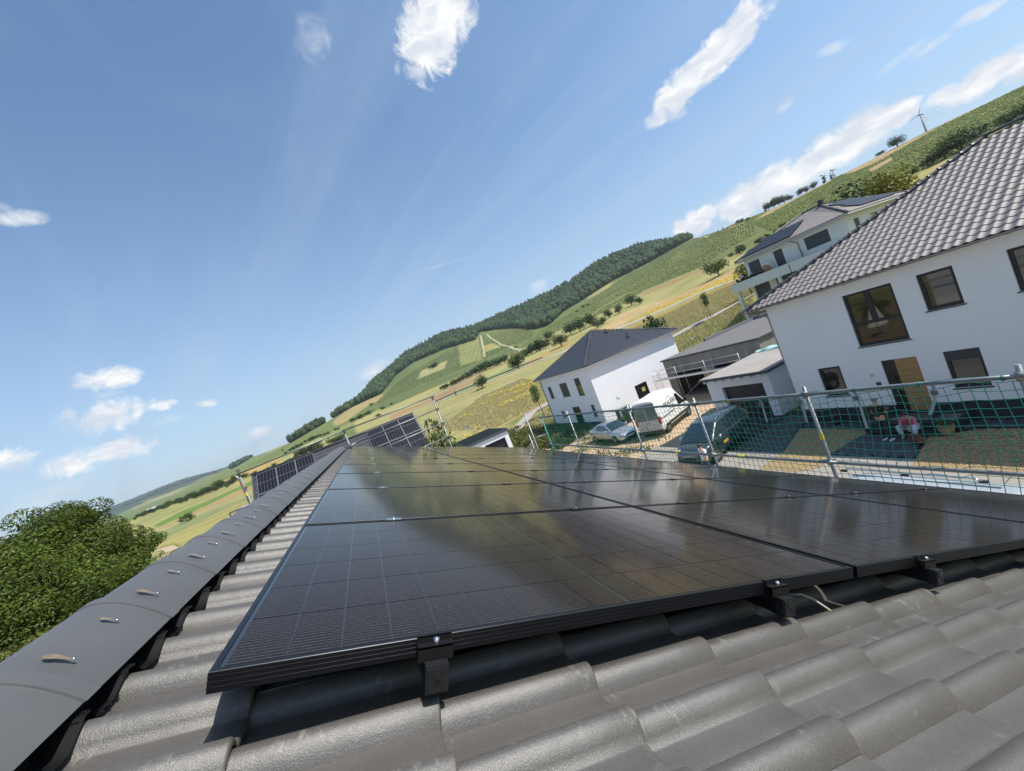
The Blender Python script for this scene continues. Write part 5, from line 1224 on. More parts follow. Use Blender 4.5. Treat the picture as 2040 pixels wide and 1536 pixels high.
rf = MB(); rf.poly([c5_[0], c5_[1], R0, R1][::1]); rf.poly([c5_[1], c5_[2], R0]); rf.poly([c5_[2], c5_[3], R1, R0]); rf.poly([c5_[3], c5_[0], R1]); part('roof', rf, M('roof_grey_base', (.12, .11, .11), .8), h3)
mb = MB(); mb.box(BX0 - EV, BX1 + EV, BY0 - EV, BY1 + EV, ZE3 - .20, ZE3 - .03); part('soffit', mb, M('soffit_grey', (.42, .42, .41), .8), h3)
tf3 = MB(); mtg = M('tile_grey_small', (.275, .24, .215), .55, var=.12, vscale=2)
tile_face(tf3, c5_[1], c5_[0], (R0 + R1) / 2, .33, .36, .03); tile_face(tf3, c5_[2], c5_[1], R0, .33, .36, .03); part('tile_field', tf3, mtg, h3, stuff=True)
for a, b in ((R0, c5_[1]), (R1, c5_[0]), (R0, c5_[2]), (R0, R1)):
    mb = MB(); mb.tube([a + (0, 0, .05), b + (0, 0, .05)], .11, 8); part('hip_ridge', mb, M('hip_grey', (.09, .085, .09), .5), h3)
mb = MB(); mb.box(52.6, 53.0, 24.4, 24.8, 12.3, 13.25); c_h = part('chimney', mb, M('chimney_dark', (.035, .035, .04), .7), h3)
mb = MB(); mb.box(52.54, 53.06, 24.34, 24.86, 13.25, 13.31); part('chimney_cap', mb, M('cap_grey', (.2, .2, .2), .6), c_h)
mb = MB(); mb.tube([(BX0 - EV + .1, 25.8, ZE3 - .1), (BX0 - .08, 25.2, 9.7), (BX0 - .08, 25.1, 7.4)], .06, 8); part('downpipe', mb, mgut, h3)
# panels on it
n5 = np.cross(c5_[0] - c5_[1], R0 - c5_[1]); n5 /= np.linalg.norm(n5); n5 = n5 if n5[2] > 0 else -n5; ay_ = np.array([0, 1.0, 0]); uy = np.cross(n5, ay_); uy = uy if uy[2] > 0 else -uy
def flat_panels(o0, ax, up, n, cells, label, group, mat):
    for (i, j) in cells:
        lab = '%s %s panel of the %s row ' % (('first', 'second', 'third', 'fourth', 'fifth', 'sixth')[i], label[0], ('lower', 'upper')[j]) + label[1]
        p = o0 + ax * i * 1.16 + up * j * 1.78 + n * .12; mb = MB(); mb.obox(p, ax * 1.134, up * 1.76, n * .04)
        t = solo('solar_panel', mb, mframe, lab, 'solar panel', p, group)
        q = MB(); q.quad(*(p + ax * a + up * b + n * .042 for a, b in ((.02, .02), (1.114, .02), (1.114, 1.74), (.02, 1.74)))); part('glass', q, mat, t)
mdg = M('panel_glass_dark', (.010, .011, .015), .4, coat=.0, spec=.25)
flat_panels(c5_[1] + ay_ * 5.4 + uy * .35, ay_, uy, n5, [(i, 0) for i in range(5)] + [(i, 1) for i in range(4)], ('dark', 'on the balcony side of the grey roof'), 'dark panels on the balcony side of the grey roof', mdg)
n6 = np.cross(c5_[2] - c5_[1], R0 - c5_[1]); n6 /= np.linalg.norm(n6); n6 = n6 if n6[2] > 0 else -n6; ax_ = np.array([1.0, 0, 0]); ux = np.cross(n6, ax_); ux = ux if ux[2] > 0 else -ux
flat_panels(c5_[1] + ax_ * 3.4 + ux * .5, ax_, ux, n6, [(i, 0) for i in range(6)] + [(i, 1) for i in range(1, 5)], ('bluish', 'on the right slope of the grey roof'), 'bluish panels on the right slope of the grey roof', mdg)
# things on the balcony
eg = thing('hanging_chair', 'round wicker hanging chair on the balcony of the pale house', 'hanging chair', (46.7, 28.6, 7.3))
mb = MB(); mb.blob((46.7, 28.6, 8.25), .52, 2, 0, 0, (.75, 1, 1.15)); part('basket', mb, M('wicker', (.34, .19, .09), .8, var=.3, vscale=14), eg)
mb = MB(); mb.tube([(46.7, 28.9, 7.3), (46.9, 27.9, 7.4), (47.0, 27.75, 8.6), (46.9, 28.1, 9.25), (46.7, 28.6, 9.2)], .03, 6); part('stand', mb, mgalv, eg)
bx_ = solo('planter_box', MB().box(45.82, 46.05, 22, 32.2, 7.9, 8.08), M('planter_dark', (.025, .025, .028), .7), 'long dark planter box along the balcony parapet of the pale house', 'planter box', (45.9, 27, 7.9))
cl_ = MB(); random.seed(4)
for k in range(26): cl_.blob((45.95 + random.uniform(-.1, .1), random.uniform(28.6, 32.1), 8.1 + random.uniform(0, .25)), random.uniform(.10, .22), 1, 0, .3)
part('planting', cl_, M('planting_dark', (.02, .028, .016), .9), bx_)
us = thing('folded_airer', 'white folding clothes airer standing on the balcony corner', 'clothes airer', (46.6, 31.6, 7.3))
for a in (-.3, -.1, .1, .3): mb = MB(); mb.tube([(46.5, 31.6 + a, 7.35), (46.6, 31.6 - a * .6, 8.9)], .018, 5); part('bar', mb, M('airer_white', (.75, .75, .75), .5), us)
# ------------------------------------------------------------------ vehicles (local frame: x forward, y left, z up)
mrub = M('tyre_rubber', (.018, .018, .019), .85); mrim = M('alloy_rim', (.50, .51, .52), .3, .9); mcg = M('car_glass', (.012, .018, .022), .04, coat=1.0, crough=.02, spec=.8); mtrim = M('black_trim', (.015, .015, .016), .5); mlamp = M('headlamp', (.55, .57, .58), .12, .3, coat=1); mred = M('tail_red', (.42, .012, .015), .2, coat=1); mchr = M('chrome', (.6, .6, .6), .15, 1.0); mplate = M('number_plate', (.72, .72, .70), .5)
def lerp(tab, x):
    return float(np.interp(x, [t[0] for t in tab], [t[1] for t in tab]))
def body_mb(xs, zbot, ztop, hw, crown=.03, tuck=.88):
    mb = MB(); R = []
    for x in xs:
        zb, zt, h = lerp(zbot, x), lerp(ztop, x), lerp(hw, x)
        half = [(0, zb), (h * .86, zb), (h * .97, zb + .07), (h, zb + (zt - zb) * .42), (h * .985, zb + (zt - zb) * .78), (h * .955, zt - .045), (h * tuck, zt), (h * .45, zt + crown * .8), (0, zt + crown)]
        ring = [(x, -a, b) for a, b in half] + [(x, a, b) for a, b in half[::-1][1:-1]]
        R.append(ring)
    n = len(R[0]); V = [p for r in R for p in r]
    mb.add(V, [(i * n + k, i * n + (k + 1) % n, (i + 1) * n + (k + 1) % n, (i + 1) * n + k) for i in range(len(R) - 1) for k in range(n)], 0, True)
    mb.add(R[0], [tuple(range(n))], 0, True); mb.add(R[-1], [tuple(range(n))[::-1]], 0, True)
    return mb
class Cabin:
    def __init__(s, prof, zb, hwb, hwr, crown=.04): s.p, s.zb, s.hb, s.hr, s.cr = prof, zb, hwb, hwr, crown; s.zm = max(p[1] for p in prof)
    def hw(s, z): return s.hb + (s.hr - s.hb) * (z - s.zb) / (s.zm - s.zb)
    def mb(s, n=34):
        mb = MB(); xs = np.linspace(s.p[0][0], s.p[-1][0], n); xs = sorted(set(list(xs) + [p[0] for p in s.p])); R = []
        for x in xs:
            zt = max(lerp(s.p, x), s.zb + .005); h0, h1 = s.hw(s.zb), s.hw(zt); r = min(.09, (zt - s.zb) * .4)
            half = [(h0, s.zb - .03), (s.hw(zt - r), zt - r), (s.hw(zt) - r * .35, zt - r * .3), (h1 - r * 1.2, zt), (h1 * .5, zt + s.cr * .8), (0, zt + s.cr)]
            R.append([(x, -a, b) for a, b in half] + [(x, a, b) for a, b in half[::-1][1:]])
        n_ = len(R[0]); mb.add([p for r in R for p in r], [(i * n_ + k, i * n_ + k + 1, (i + 1) * n_ + k + 1, (i + 1) * n_ + k) for i in range(len(R) - 1) for k in range(n_ - 1)], 0, True)
        mb.add(R[0], [tuple(range(n_))]); mb.add(R[-1], [tuple(range(n_))[::-1]]); return mb
    def side(s, pts, sgn, off=.010): return [(x, sgn * (s.hw(z) + off), z) for x, z in pts]
    def screen(s, x0, z0, x1, z1, inset=.10, off=.012):
        d = np.array([x1 - x0, z1 - z0]); nn = np.array([-d[1], d[0]]); nn = nn / np.linalg.norm(nn); nn = nn if nn[1] > 0 else -nn
        V = []
        for t in np.linspace(0, 1, 5):
            x, z = x0 + d[0] * t, z0 + d[1] * t
            for u in np.linspace(-1, 1, 9):
                bulge = s.cr * (1 - u * u); V.append((x + nn[0] * (off + bulge), u * (s.hw(z) - inset), z + nn[1] * (off + bulge)))
        mb = MB(); F = [(i * 9 + k, (i + 1) * 9 + k, (i + 1) * 9 + k + 1, i * 9 + k + 1) for i in range(4) for k in range(8)]
        mb.add(V, F, 0, True); return mb
def wheels(t, axles, hw, r=.33, w=.21, spokes=5, rimmat=None):
    for ax in axles:
        for s_ in (1, -1):
            a = MB(); a.tube([(ax, s_ * (hw - .02), r * 1.0), (ax, s_ * (hw + .012), r)], r + .055, 22); part('wheel_arch', a, mtrim, t, local=True)
            mb = MB(); y0, y1 = s_ * (hw - w), s_ * (hw + .025)
            mb.tube([(ax, y0, r), (ax, y0 + s_ * .02, r), (ax, y1 - s_ * .02, r), (ax, y1, r)], [r - .03, r, r, r - .025], 22); wq = part('wheel', mb, mrub, t, local=True)
            rm_ = MB(); yo = y1 + s_ * .004; rr_ = r * .66
            rm_.tube([(ax, yo - s_ * .02, r), (ax, yo, r)], [rr_, rr_ * .94], 20, cap=False)
            rm_.disc((ax, yo - s_ * .018, r), (0, s_, 0), rr_, 18, 1)
            for k in range(spokes):
                an = 2 * math.pi * k / spokes + .3; d = np.array([math.cos(an), 0, math.sin(an)]); e_ = np.array([-math.sin(an), 0, math.cos(an)]) * .045
                o = np.array([ax, yo - s_ * .012, r]); rm_.add([o - e_, o + e_, o + e_ * .8 + d * rr_, o - e_ * .8 + d * rr_, o - e_ + (0, s_ * .014, 0), o + e_ + (0, s_ * .014, 0), o + e_ * .8 + d * rr_ + (0, s_ * .014, 0), o - e_ * .8 + d * rr_ + (0, s_ * .014, 0)], [(4, 5, 6, 7), (0, 1, 5, 4), (1, 2, 6, 5), (2, 3, 7, 6), (3, 0, 4, 7)])
            part('rim', rm_, [rimmat or mrim, mtrim], wq, local=True)
def P_(nm, mb, m, t, **k): return part(nm, mb, m, t, local=True, **k)
def polyp(pts): return MB().poly(pts)
# --- silver saloon
t = thing('parked_car', 'silver four door saloon parked on the gravel near the far white house', 'car', (17.05, 24.75, .02), R_(-92))
msil = M('paint_silver', (.50, .52, .54), .28, .75, coat=.8, crough=.05)
xs = np.linspace(-2.3, 2.3, 25); hwt = [(-2.3, .66), (-2.1, .82), (-1.4, .875), (1.2, .875), (1.9, .80), (2.2, .66), (2.3, .52)]
P_('body', body_mb(xs, [(-2.3, .38), (-2, .22), (2, .2), (2.3, .32)], [(-2.3, .80), (-2.1, .97), (-1.3, .99), (.75, .93), (1.6, .83), (2.1, .70), (2.3, .56)], hwt), msil, t)
cb = Cabin([(-1.75, .96), (-1.05, 1.34), (-.6, 1.43), (.05, 1.43), (.30, 1.39), (1.15, .92)], .93, .84, .60)
P_('cabin', cb.mb(), msil, t); P_('windscreen', cb.screen(1.12, .95, .34, 1.385), mcg, t); P_('rear_window', cb.screen(-1.70, 1.0, -1.08, 1.33), mcg, t)
for s_ in (1, -1):
    for pts in (([(-.98, 1.00), (-.12, .99), (-.12, 1.37), (-.62, 1.37), (-.90, 1.26)]), ([(-.06, .99), (.86, .985), (.24, 1.345), (-.06, 1.37)])): P_('side_window', polyp(cb.side(pts, s_)[::s_]), mcg, t)
    P_('headlight', MB().blob((2.08, s_ * .56, .66), .13, 2, 0, 0, (.9, 1.2, .55)), mlamp, t); P_('tail_light', MB().blob((-2.2, s_ * .62, .80), .11, 1, 0, 0, (.5, 1.1, 1)), mred, t)
    P_('mirror', MB().blob((.72, s_ * .98, 1.00), .10, 1, 0, 0, (.7, 1, .75)), msil, t)
    for x in (.80, -.10): P_('door_joint', MB().box(x, x + .008, s_ * .872, s_ * .879, .32, .93), mtrim, t)
    P_('door_handle', MB().box(-.02, .12, s_ * .876, s_ * .892, .80, .83), msil, t)
P_('grille', MB().box(2.24, 2.305, -.30, .30, .50, .62), mtrim, t); P_('bumper_opening', MB().box(2.24, 2.31, -.45, .45, .28, .40), mtrim, t); P_('front_plate', MB().box(2.30, 2.32, -.26, .26, .42, .51), mplate, t)
wheels(t, (1.33, -1.31), .85, .31)
# --- dark grey people carrier on the drive
t = thing('parked_car', 'dark grey people carrier parked on the drive with its bonnet towards the street', 'car', (16.05, 14.55, .06), R_(190.5))
mdk_ = M('paint_graphite', (.035, .042, .050), .28, .25, coat=.9, crough=.04)
xs = np.linspace(-2.45, 2.4, 25)
P_('body', body_mb(xs, [(-2.45, .45), (-2.2, .26), (2.1, .24), (2.4, .36)], [(-2.45, .95), (-2.2, 1.06), (.9, 1.03), (1.6, .99), (2.1, .86), (2.4, .66)], [(-2.45, .78), (-2.2, .93), (1.3, .96), (2.0, .88), (2.4, .62)]), mdk_, t)
cb = Cabin([(-2.35, 1.06), (-2.22, 1.40), (-1.95, 1.66), (-.4, 1.72), (.45, 1.66), (1.55, 1.02)], 1.03, .93, .70)
P_('cabin', cb.mb(), mdk_, t); P_('windscreen', cb.screen(1.5, 1.05, .52, 1.63), mcg, t); P_('rear_window', cb.screen(-2.33, 1.14, -2.05, 1.55), mcg, t)
for s_ in (1, -1):
    for pts in ([(-2.12, 1.12), (-1.10, 1.10), (-1.10, 1.60), (-1.90, 1.57)], [(-1.04, 1.10), (.02, 1.09), (.02, 1.60), (-1.04, 1.61)], [(.08, 1.09), (1.25, 1.08), (.48, 1.56), (.08, 1.59)]): P_('side_window', polyp(cb.side(pts, s_)[::s_]), mcg, t)
    P_('headlight', MB().blob((2.05, s_ * .66, .80), .16, 2, 0, 0, (.9, 1.1, .55)), mlamp, t); P_('tail_light', MB().box(-2.47, -2.38, s_ * .70 - .07, s_ * .70 + .07, .85, 1.25), mred, t)
    P_('mirror', MB().blob((1.05, s_ * 1.08, 1.12), .13, 1, 0, 0, (.7, 1, .8)), mchr, t)
    P_('window_trim', MB().tube(cb.side([(1.45, 1.05), (.60, 1.56), (.35, 1.64), (-.4, 1.67), (-1.9, 1.62)], s_, .012), .014, 6), mchr, t)
    P_('belt_trim', MB().tube([(x, s_ * .945, 1.05) for x in np.linspace(-2.1, 1.3, 6)], .016, 6), mchr, t)
    P_('roof_rail', MB().tube([(.3, s_ * .60, 1.70), (.15, s_ * .60, 1.76), (-1.7, s_ * .60, 1.74), (-1.85, s_ * .60, 1.68)], .018, 6), mchr, t)
    P_('side_moulding', MB().box(-1.9, 1.5, s_ * .955 - .008, s_ * .955 + .012, .44, .475), mchr, t)
    for x in (1.15, .04, -1.08): P_('door_joint', MB().box(x, x + .008, s_ * .952, s_ * .965, .36, 1.02), mtrim, t)
P_('door_sticker', MB().box(.30, .72, .962, .970, .60, .72), M('sticker_orange', (.62, .36, .04), .5), t)
P_('grille', MB().box(2.30, 2.405, -.50, .50, .58, .72), M('grille_grey', (.16, .17, .18), .3, .8), t); P_('grille_bar', MB().box(2.40, 2.415, -.34, .34, .63, .67), mchr, t); P_('bumper_opening', MB().box(2.3, 2.41, -.6, .6, .36, .46), mtrim, t); P_('front_plate', MB().box(2.41, 2.425, -.26, .26, .47, .57), mtrim, t)
wheels(t, (1.50, -1.45), .935, .34, spokes=7)
# --- white van with lettering
def van(t, L, H, paint, high=True):
    hl = L / 2; xs = np.linspace(-hl, hl, 27)
    P_('body', body_mb(xs, [(-hl, .42), (-hl + .2, .30), (hl - .4, .28), (hl, .40)], [(-hl, 1.12), (hl - 1.15, 1.12), (hl - .75, 1.08), (hl - .15, .86), (hl, .66)], [(-hl, .93), (-hl + .15, .96), (hl - .8, .95), (hl - .2, .80), (hl, .62)]), paint, t)
    cb = Cabin([(-hl + .02, 1.10), (-hl + .06, H - .12), (-hl + .22, H - .02), (0, H), (hl - 2.0, H - .02), (hl - 1.75, H - .10), (hl - .78, 1.10)], 1.08, .945, .78, .05)
    P_('cargo_body', cb.mb(44), paint, t); P_('windscreen', cb.screen(hl - .86, 1.16, hl - 1.66, H - .17), mcg, t)
    return cb, hl
t = thing('delivery_van', 'white panel van with black BRAUERS lettering parked on the gravel yard', 'van', (19.9, 21.75, .02), R_(19))
mwv = M('paint_white', (.80, .79, .75), .30, coat=.8, crough=.06)
cb, hl = van(t, 5.0, 2.58, mwv)
for s_ in (1, -1):
    P_('cab_window', polyp(cb.side([(hl - 1.98, 1.20), (hl - 1.04, 1.18), (hl - 1.12, 1.32), (hl - 1.64, 2.02), (hl - 1.98, 2.04)], s_)[::s_]), mcg, t)
    P_('mirror', MB().box(hl - 1.12, hl - .98, s_ * 1.08 - .10, s_ * 1.08 + .10, 1.18, 1.46), mtrim, t)
    P_('side_moulding', MB().box(-hl + .5, hl - .55, s_ * .955 - .01, s_ * .955 + .016, .50, .66), mtrim, t)
    P_('slide_track', MB().box(-hl + .15, -.2, s_ * .93, s_ * .958, 1.14, 1.175), mtrim, t)
    P_('tail_light', MB().box(-hl - .012, -hl + .12, s_ * .88 - .085, s_ * .88 + .085, .86, 1.38), mred, t)
    P_('headlight', MB().blob((hl - .14, s_ * .62, .80), .15, 1, 0, 0, (.7, 1, .9)), mlamp, t)
    P_('sill_trim', MB().box(-hl + .4, hl - .5, s_ * .93 - .01, s_ * .93 + .01, .30, .40), mtrim, t)
    P_('door_joint', MB().box(hl - 2.06, hl - 2.05, s_ * .945, s_ * .962, .45, 1.10), mtrim, t)
gy = M('rear_glass_grey', (.16, .18, .175), .15, coat=.7)
P_('rear_panel', MB().box(-hl - .012, -hl + .03, -.84, .84, .45, 1.12), M('rear_beige', (.60, .58, .51), .4), t)
for s_ in (1, -1): 
    q = P_('rear_window', MB().obox((-hl - .016 + .00, s_ * .43 - .40, 1.20), (0, .80, 0), (.05, 0, 1.16), (.02, 0, 0)), gy, t)
    for k in range(4): P_('sign_line', MB().obox((-hl - .022 + .017 * (1 + k * .28), s_ * .43 - .33, 1.50 + k * .14), (0, .66 - .1 * (k % 2), 0), (.001, 0, .018), (.004, 0, 0)), M('line_dark', (.05, .055, .05), .6), q)
P_('rear_handle', MB().box(-hl - .03, -hl, -.12, .10, .98, 1.02), mtrim, t); P_('rear_plate_recess', MB().box(-hl - .02, -hl, .22, .62, .62, .78), mtrim, t); P_('rear_plate', MB().box(-hl - .024, -hl - .018, .26, .58, .64, .75), mplate, t)
P_('rear_bumper', MB().box(-hl - .07, -hl + .1, -.90, .90, .28, .46), M('bumper_dark', (.04, .042, .042), .6), t); P_('brake_lamp', MB().box(-hl - .0, -hl + .12, -.10, .10, 2.19, 2.26), mtrim, t)
wheels(t, (1.62, -1.72), .93, .33, spokes=6, rimmat=M('steel_rim', (.22, .22, .23), .5, .5))
mink = M('ink_black', (.02, .02, .022), .6); mink2 = M('ink_grey', (.28, .27, .26), .6); mink3 = M('ink_red', (.35, .08, .06), .6)
def lettering(txt, size, mat, parent, M4, nm='lettering', shear=0.0):
    cu = bpy.data.curves.new(nm, 'FONT'); cu.body = txt; cu.size = size; cu.extrude = .0015; cu.shear = shear; cu.align_x = 'CENTER'
    o = bpy.data.objects.new(nm, cu); COL.objects.link(o); bpy.context.view_layer.update()
    me_ = bpy.data.meshes.new_from_object(o.evaluated_get(bpy.context.evaluated_depsgraph_get())); COL.objects.unlink(o); bpy.data.objects.remove(o)
    me_.transform(M4); me_.materials.clear(); me_.materials.append(mat); q = bpy.data.objects.new(nm, me_); link(q, parent); return q
def on_side(cb, x, z, s_):                               # frame on the sloping flank
    dz = .2; a = np.array([0, s_ * (cb.hw(z + dz) - cb.hw(z)), dz]); a /= np.linalg.norm(a); ex = np.array([s_ * -1.0, 0, 0]); n = np.cross(ex, a)
    o = np.array([x, s_ * (cb.hw(z) + .012), z]); return Matrix(((ex[0], a[0], n[0], o[0]), (ex[1], a[1], n[1], o[1]), (ex[2], a[2], n[2], o[2]), (0, 0, 0, 1)))
for s_ in (-1, 1):
    x0 = -.45
    w_ = lettering('BRAUERS', .44, mink, t, on_side(cb, x0, 1.62, s_))
    for v in w_.data.vertices: v.co.x = x0 + (v.co.x - x0) * 1.0
    def sp(x, z): return (x, s_ * (cb.hw(z) + .013), z)
    def strip(pts, wd, m, nm):
        mb = MB()
        for (a, b) in zip(pts[:-1], pts[1:]):
            d = np.array([b[0] - a[0], b[1] - a[1]]); n = np.array([-d[1], d[0]]) / (np.linalg.norm(d) + 1e-9) * wd / 2
            q = [sp(a[0] - n[0], a[1] - n[1]), sp(b[0] - n[0], b[1] - n[1]), sp(b[0] + n[0], b[1] + n[1]), sp(a[0] + n[0], a[1] + n[1])]; mb.poly(q if s_ < 0 else q[::-1])
        P_(nm, mb, m, t)
    strip([(x0 - 1.0 + .05 * k, 1.44 + .80 * math.sin(min(1, k / 22) * 1.57)) for k in range(23)], .018, M('ink_tan', (.45, .42, .33), .6), 'logo_arc')
    strip([(x0 - .25, 1.97), (x0 - .2, 2.09), (x0 - .02, 2.15), (x0 + .16, 2.09), (x0 + .20, 2.16), (x0 + .30, 2.16), (x0 + .30, 2.04), (x0 + .42, 1.97)], .030, mink2, 'logo_roof')
    strip([(x0 - .48, 1.53), (x0 + .50, 1.53)], .028, mink2, 'small_print'); strip([(x0 - .30, 1.45), (x0 + .46, 1.45)], .022, mink3, 'small_print'); strip([(x0 - .62, 1.36), (x0 + .2, 1.36)], .02, mink2, 'small_print')
# --- white van under the eaves, only its roof in sight
t = thing('delivery_van', 'white van parked directly below the eaves, only its ribbed roof showing', 'van', (9.93, 4.75, .012), R_(90))
mwv2 = M('paint_white_sky_tint', (.30, .33, .36), .55, coat=.7, crough=.08)  # white paint set blue-grey, the sky's reflection put into the colour
cb, hl = van(t, 4.7, 2.24, mwv2)
for s_ in (1, -1):
    P_('roof_rail', MB().tube([(-1.6, s_ * .66, 2.24), (-1.5, s_ * .66, 2.30), (.7, s_ * .66, 2.30), (.8, s_ * .66, 2.24)], .022, 8), mchr, t)
    for x in (-1.6, -.4, .8): P_('rail_foot', MB().box(x - .06, x + .06, s_ * .66 - .03, s_ * .66 + .03, 2.22, 2.27), mtrim, t)
    P_('tail_light', MB().obox((-hl - .01, s_ * .80 - .07, 1.35), (0, .14, 0), (.05, 0, .72), (.05, 0, 0)), M('tail_orange', (.55, .16, .07), .2, coat=1), t)
    P_('cab_window', polyp(cb.side([(hl - 1.98, 1.20), (hl - 1.04, 1.18), (hl - 1.62, 1.80), (hl - 1.98, 1.84)], s_)[::s_]), mcg, t)
    P_('mirror', MB().box(hl - 1.12, hl - .98, s_ * 1.08 - .10, s_ * 1.08 + .10, 1.18, 1.42), mtrim, t)
for k in range(-2, 3): P_('roof_rib', MB().box(-1.9, .5, k * .22 - .03, k * .22 + .03, 2.25, 2.295), mwv2, t)
P_('roof_vent', MB().box(-.35, .25, -.10, .38, 2.28, 2.325), M('vent_blue', (.08, .13, .17), .3), t)
wheels(t, (1.50, -1.35), .93, .32)

# ------------------------------------------------------------------ people (local frame: facing +x)
def skin(nm, par, V, E, R, mat, root=0, sub=2):
    me_ = bpy.data.meshes.new(nm); me_.from_pydata(V, E, []); o = bpy.data.objects.new(nm, me_); link(o, par); me_.materials.append(mat)
    m = o.modifiers.new('skin', 'SKIN'); m.use_smooth_shade = True
    for i, d in enumerate(me_.skin_vertices[0].data):
        r = R[i]; d.radius = r if isinstance(r, tuple) else (r, r); d.use_root = (i == root)
    s = o.modifiers.new('sub', 'SUBSURF'); s.levels = sub; s.render_levels = sub
    ORG[o.name] = np.zeros(3); return o
def add_hand(V, E, R, wrist_i, wrist, d, side, curl=.35):
    d = np.array(d, float); d /= np.linalg.norm(d); side = np.array(side, float); side -= d * (side @ d); side /= np.linalg.norm(side); n = np.cross(d, side)
    p = np.array(wrist) + d * .05; V.append(tuple(p)); R.append((.030, .016)); pi = len(V) - 1; E.append((wrist_i, pi))
    for k, L_ in zip(range(4), (.068, .078, .074, .058)):
        b = p + d * .045 + side * (k - 1.5) * .020; q1 = b + (d * math.cos(curl) + n * math.sin(curl)) * L_ * .55; q2 = q1 + (d * math.cos(2 * curl) + n * math.sin(2 * curl)) * L_ * .45
        i0 = len(V); V += [tuple(b), tuple(q1), tuple(q2)]; R += [.0100, .0088, .0075]; E += [(pi, i0), (i0, i0 + 1), (i0 + 1, i0 + 2)]
    b = p - d * .01 - side * .034; q = b + (d * .8 - side * .5) * .035; q2 = q + d * .028; i0 = len(V)
    V += [tuple(b), tuple(q), tuple(q2)]; R += [.012, .0105, .009]; E += [(pi, i0), (i0, i0 + 1), (i0 + 1, i0 + 2)]
def head_parts(par, c, yaw, hair, hairfn, glasses=False, skinm=None):
    cy_, sy_ = math.cos(yaw), math.sin(yaw)
    def X(f, l, u): return (c[0] + f * cy_ - l * sy_, c[1] + f * sy_ + l * cy_, c[2] + u)
    for s_ in (1, -1):
        P_('ear', MB().blob(X(-.005, s_ * .078, -.01), .028, 1, 0, 0, (.6, .35, 1)), skinm, par)
        P_('eye', MB().blob(X(.088, s_ * .032, .012), .011, 1), M('eye_dark', (.03, .02, .015), .2), par)
    P_('nose', MB().add([X(.092, -.014, -.035), X(.092, .014, -.035), X(.118, 0, -.032), X(.094, 0, .015)], [(0, 1, 2), (1, 3, 2), (3, 0, 2), (0, 3, 1)], 0, True), skinm, par)
    P_('mouth', MB().blob(X(.090, 0, -.062), .018, 1, 0, 0, (.35, 1.2, .3)), M('lips', (.35, .12, .10), .5), par)
    if glasses:
        g = MB()
        for s_ in (1, -1): g.blob(X(.097, s_ * .034, .012), .030, 1, 0, 0, (.35, 1, .75))
        g.tube([X(.10, -.05, .018), X(.104, 0, .02), X(.10, .05, .018)], .004, 5); g.tube([X(.09, .068, .018), X(0, .084, .012)], .004, 5); g.tube([X(.09, -.068, .018), X(0, -.084, .012)], .004, 5); P_('sunglasses', g, M('lens_dark', (.012, .01, .01), .1), par)
    hairfn(X)
def HEADV(c, yaw): return c
mskin = M('skin', (.50, .28, .19), .55)
# man standing on the path, arms folded
t = thing('person', 'person standing in black T-shirt, dark jeans, white trainers and olive cap, arms folded', 'person', (17.5, 8.0, .055), R_(-12))
V = [(0, 0, .97), (-.005, 0, 1.14), (0, 0, 1.30), (-.01, 0, 1.42), (.0, 0, 1.51), (.02, 0, 1.585), (.03, 0, 1.67)]; R = [(.15, .11), (.145, .105), (.165, .115), (.13, .09), .056, (.074, .084), (.062, .075)]
E = [(0, 1), (1, 2), (2, 3), (3, 4), (4, 5), (5, 6)]
for s_, hd in ((1, (.24, -.08, 1.235)), (-1, (.25, .10, 1.175))):
    i = len(V); V += [(-.01, s_ * .185, 1.405), (.04, s_ * .265, 1.14), (.20, s_ * .10, 1.19 if s_ > 0 else 1.16), hd]; R += [.058, .044, .036, .028]; E += [(3, i), (i, i + 1), (i + 1, i + 2), (i + 2, i + 3)]
    add_hand(V, E, R, i + 3, hd, (.1, -s_ * 1, .1), (.2, 0, 1), .5)
for s_ in (1, -1):
    i = len(V); V += [(0, s_ * .095, .88), (.015, s_ * .10, .50), (-.02, s_ * .105, .10)]; R += [.085, .058, .042]; E += [(0, i), (i, i + 1), (i + 1, i + 2)]
skin('body', t, V, E, R, mskin)
mblk = M('cotton_black', (.012, .012, .014), .9)
V = [(0, 0, .93), (-.005, 0, 1.14), (0, 0, 1.30), (-.01, 0, 1.43), (-.005, .205, 1.405), (.03, .262, 1.22), (-.005, -.205, 1.405), (.03, -.262, 1.22)]
skin('t_shirt', t, V, [(0, 1), (1, 2), (2, 3), (3, 4), (4, 5), (3, 6), (6, 7)], [(.165, .125), (.16, .12), (.18, .13), (.115, .085), .076, .066, .076, .066], mblk)
V = [(0, 0, .98), (0, .095, .86), (.018, .10, .50), (-.02, .105, .10), (0, -.095, .86), (.018, -.10, .50), (-.02, -.105, .10)]
skin('jeans', t, V, [(0, 1), (1, 2), (2, 3), (0, 4), (4, 5), (5, 6)], [(.165, .125), .100, .078, .070, .100, .078, .070], M('denim_dark', (.022, .026, .036), .9))
for s_ in (1, -1): P_('trainer', MB().blob((.06, s_ * .108, .045), .14, 2, 0, 0, (1.0, .36, .34)), M('trainer_white', (.78, .78, .80), .6), t)
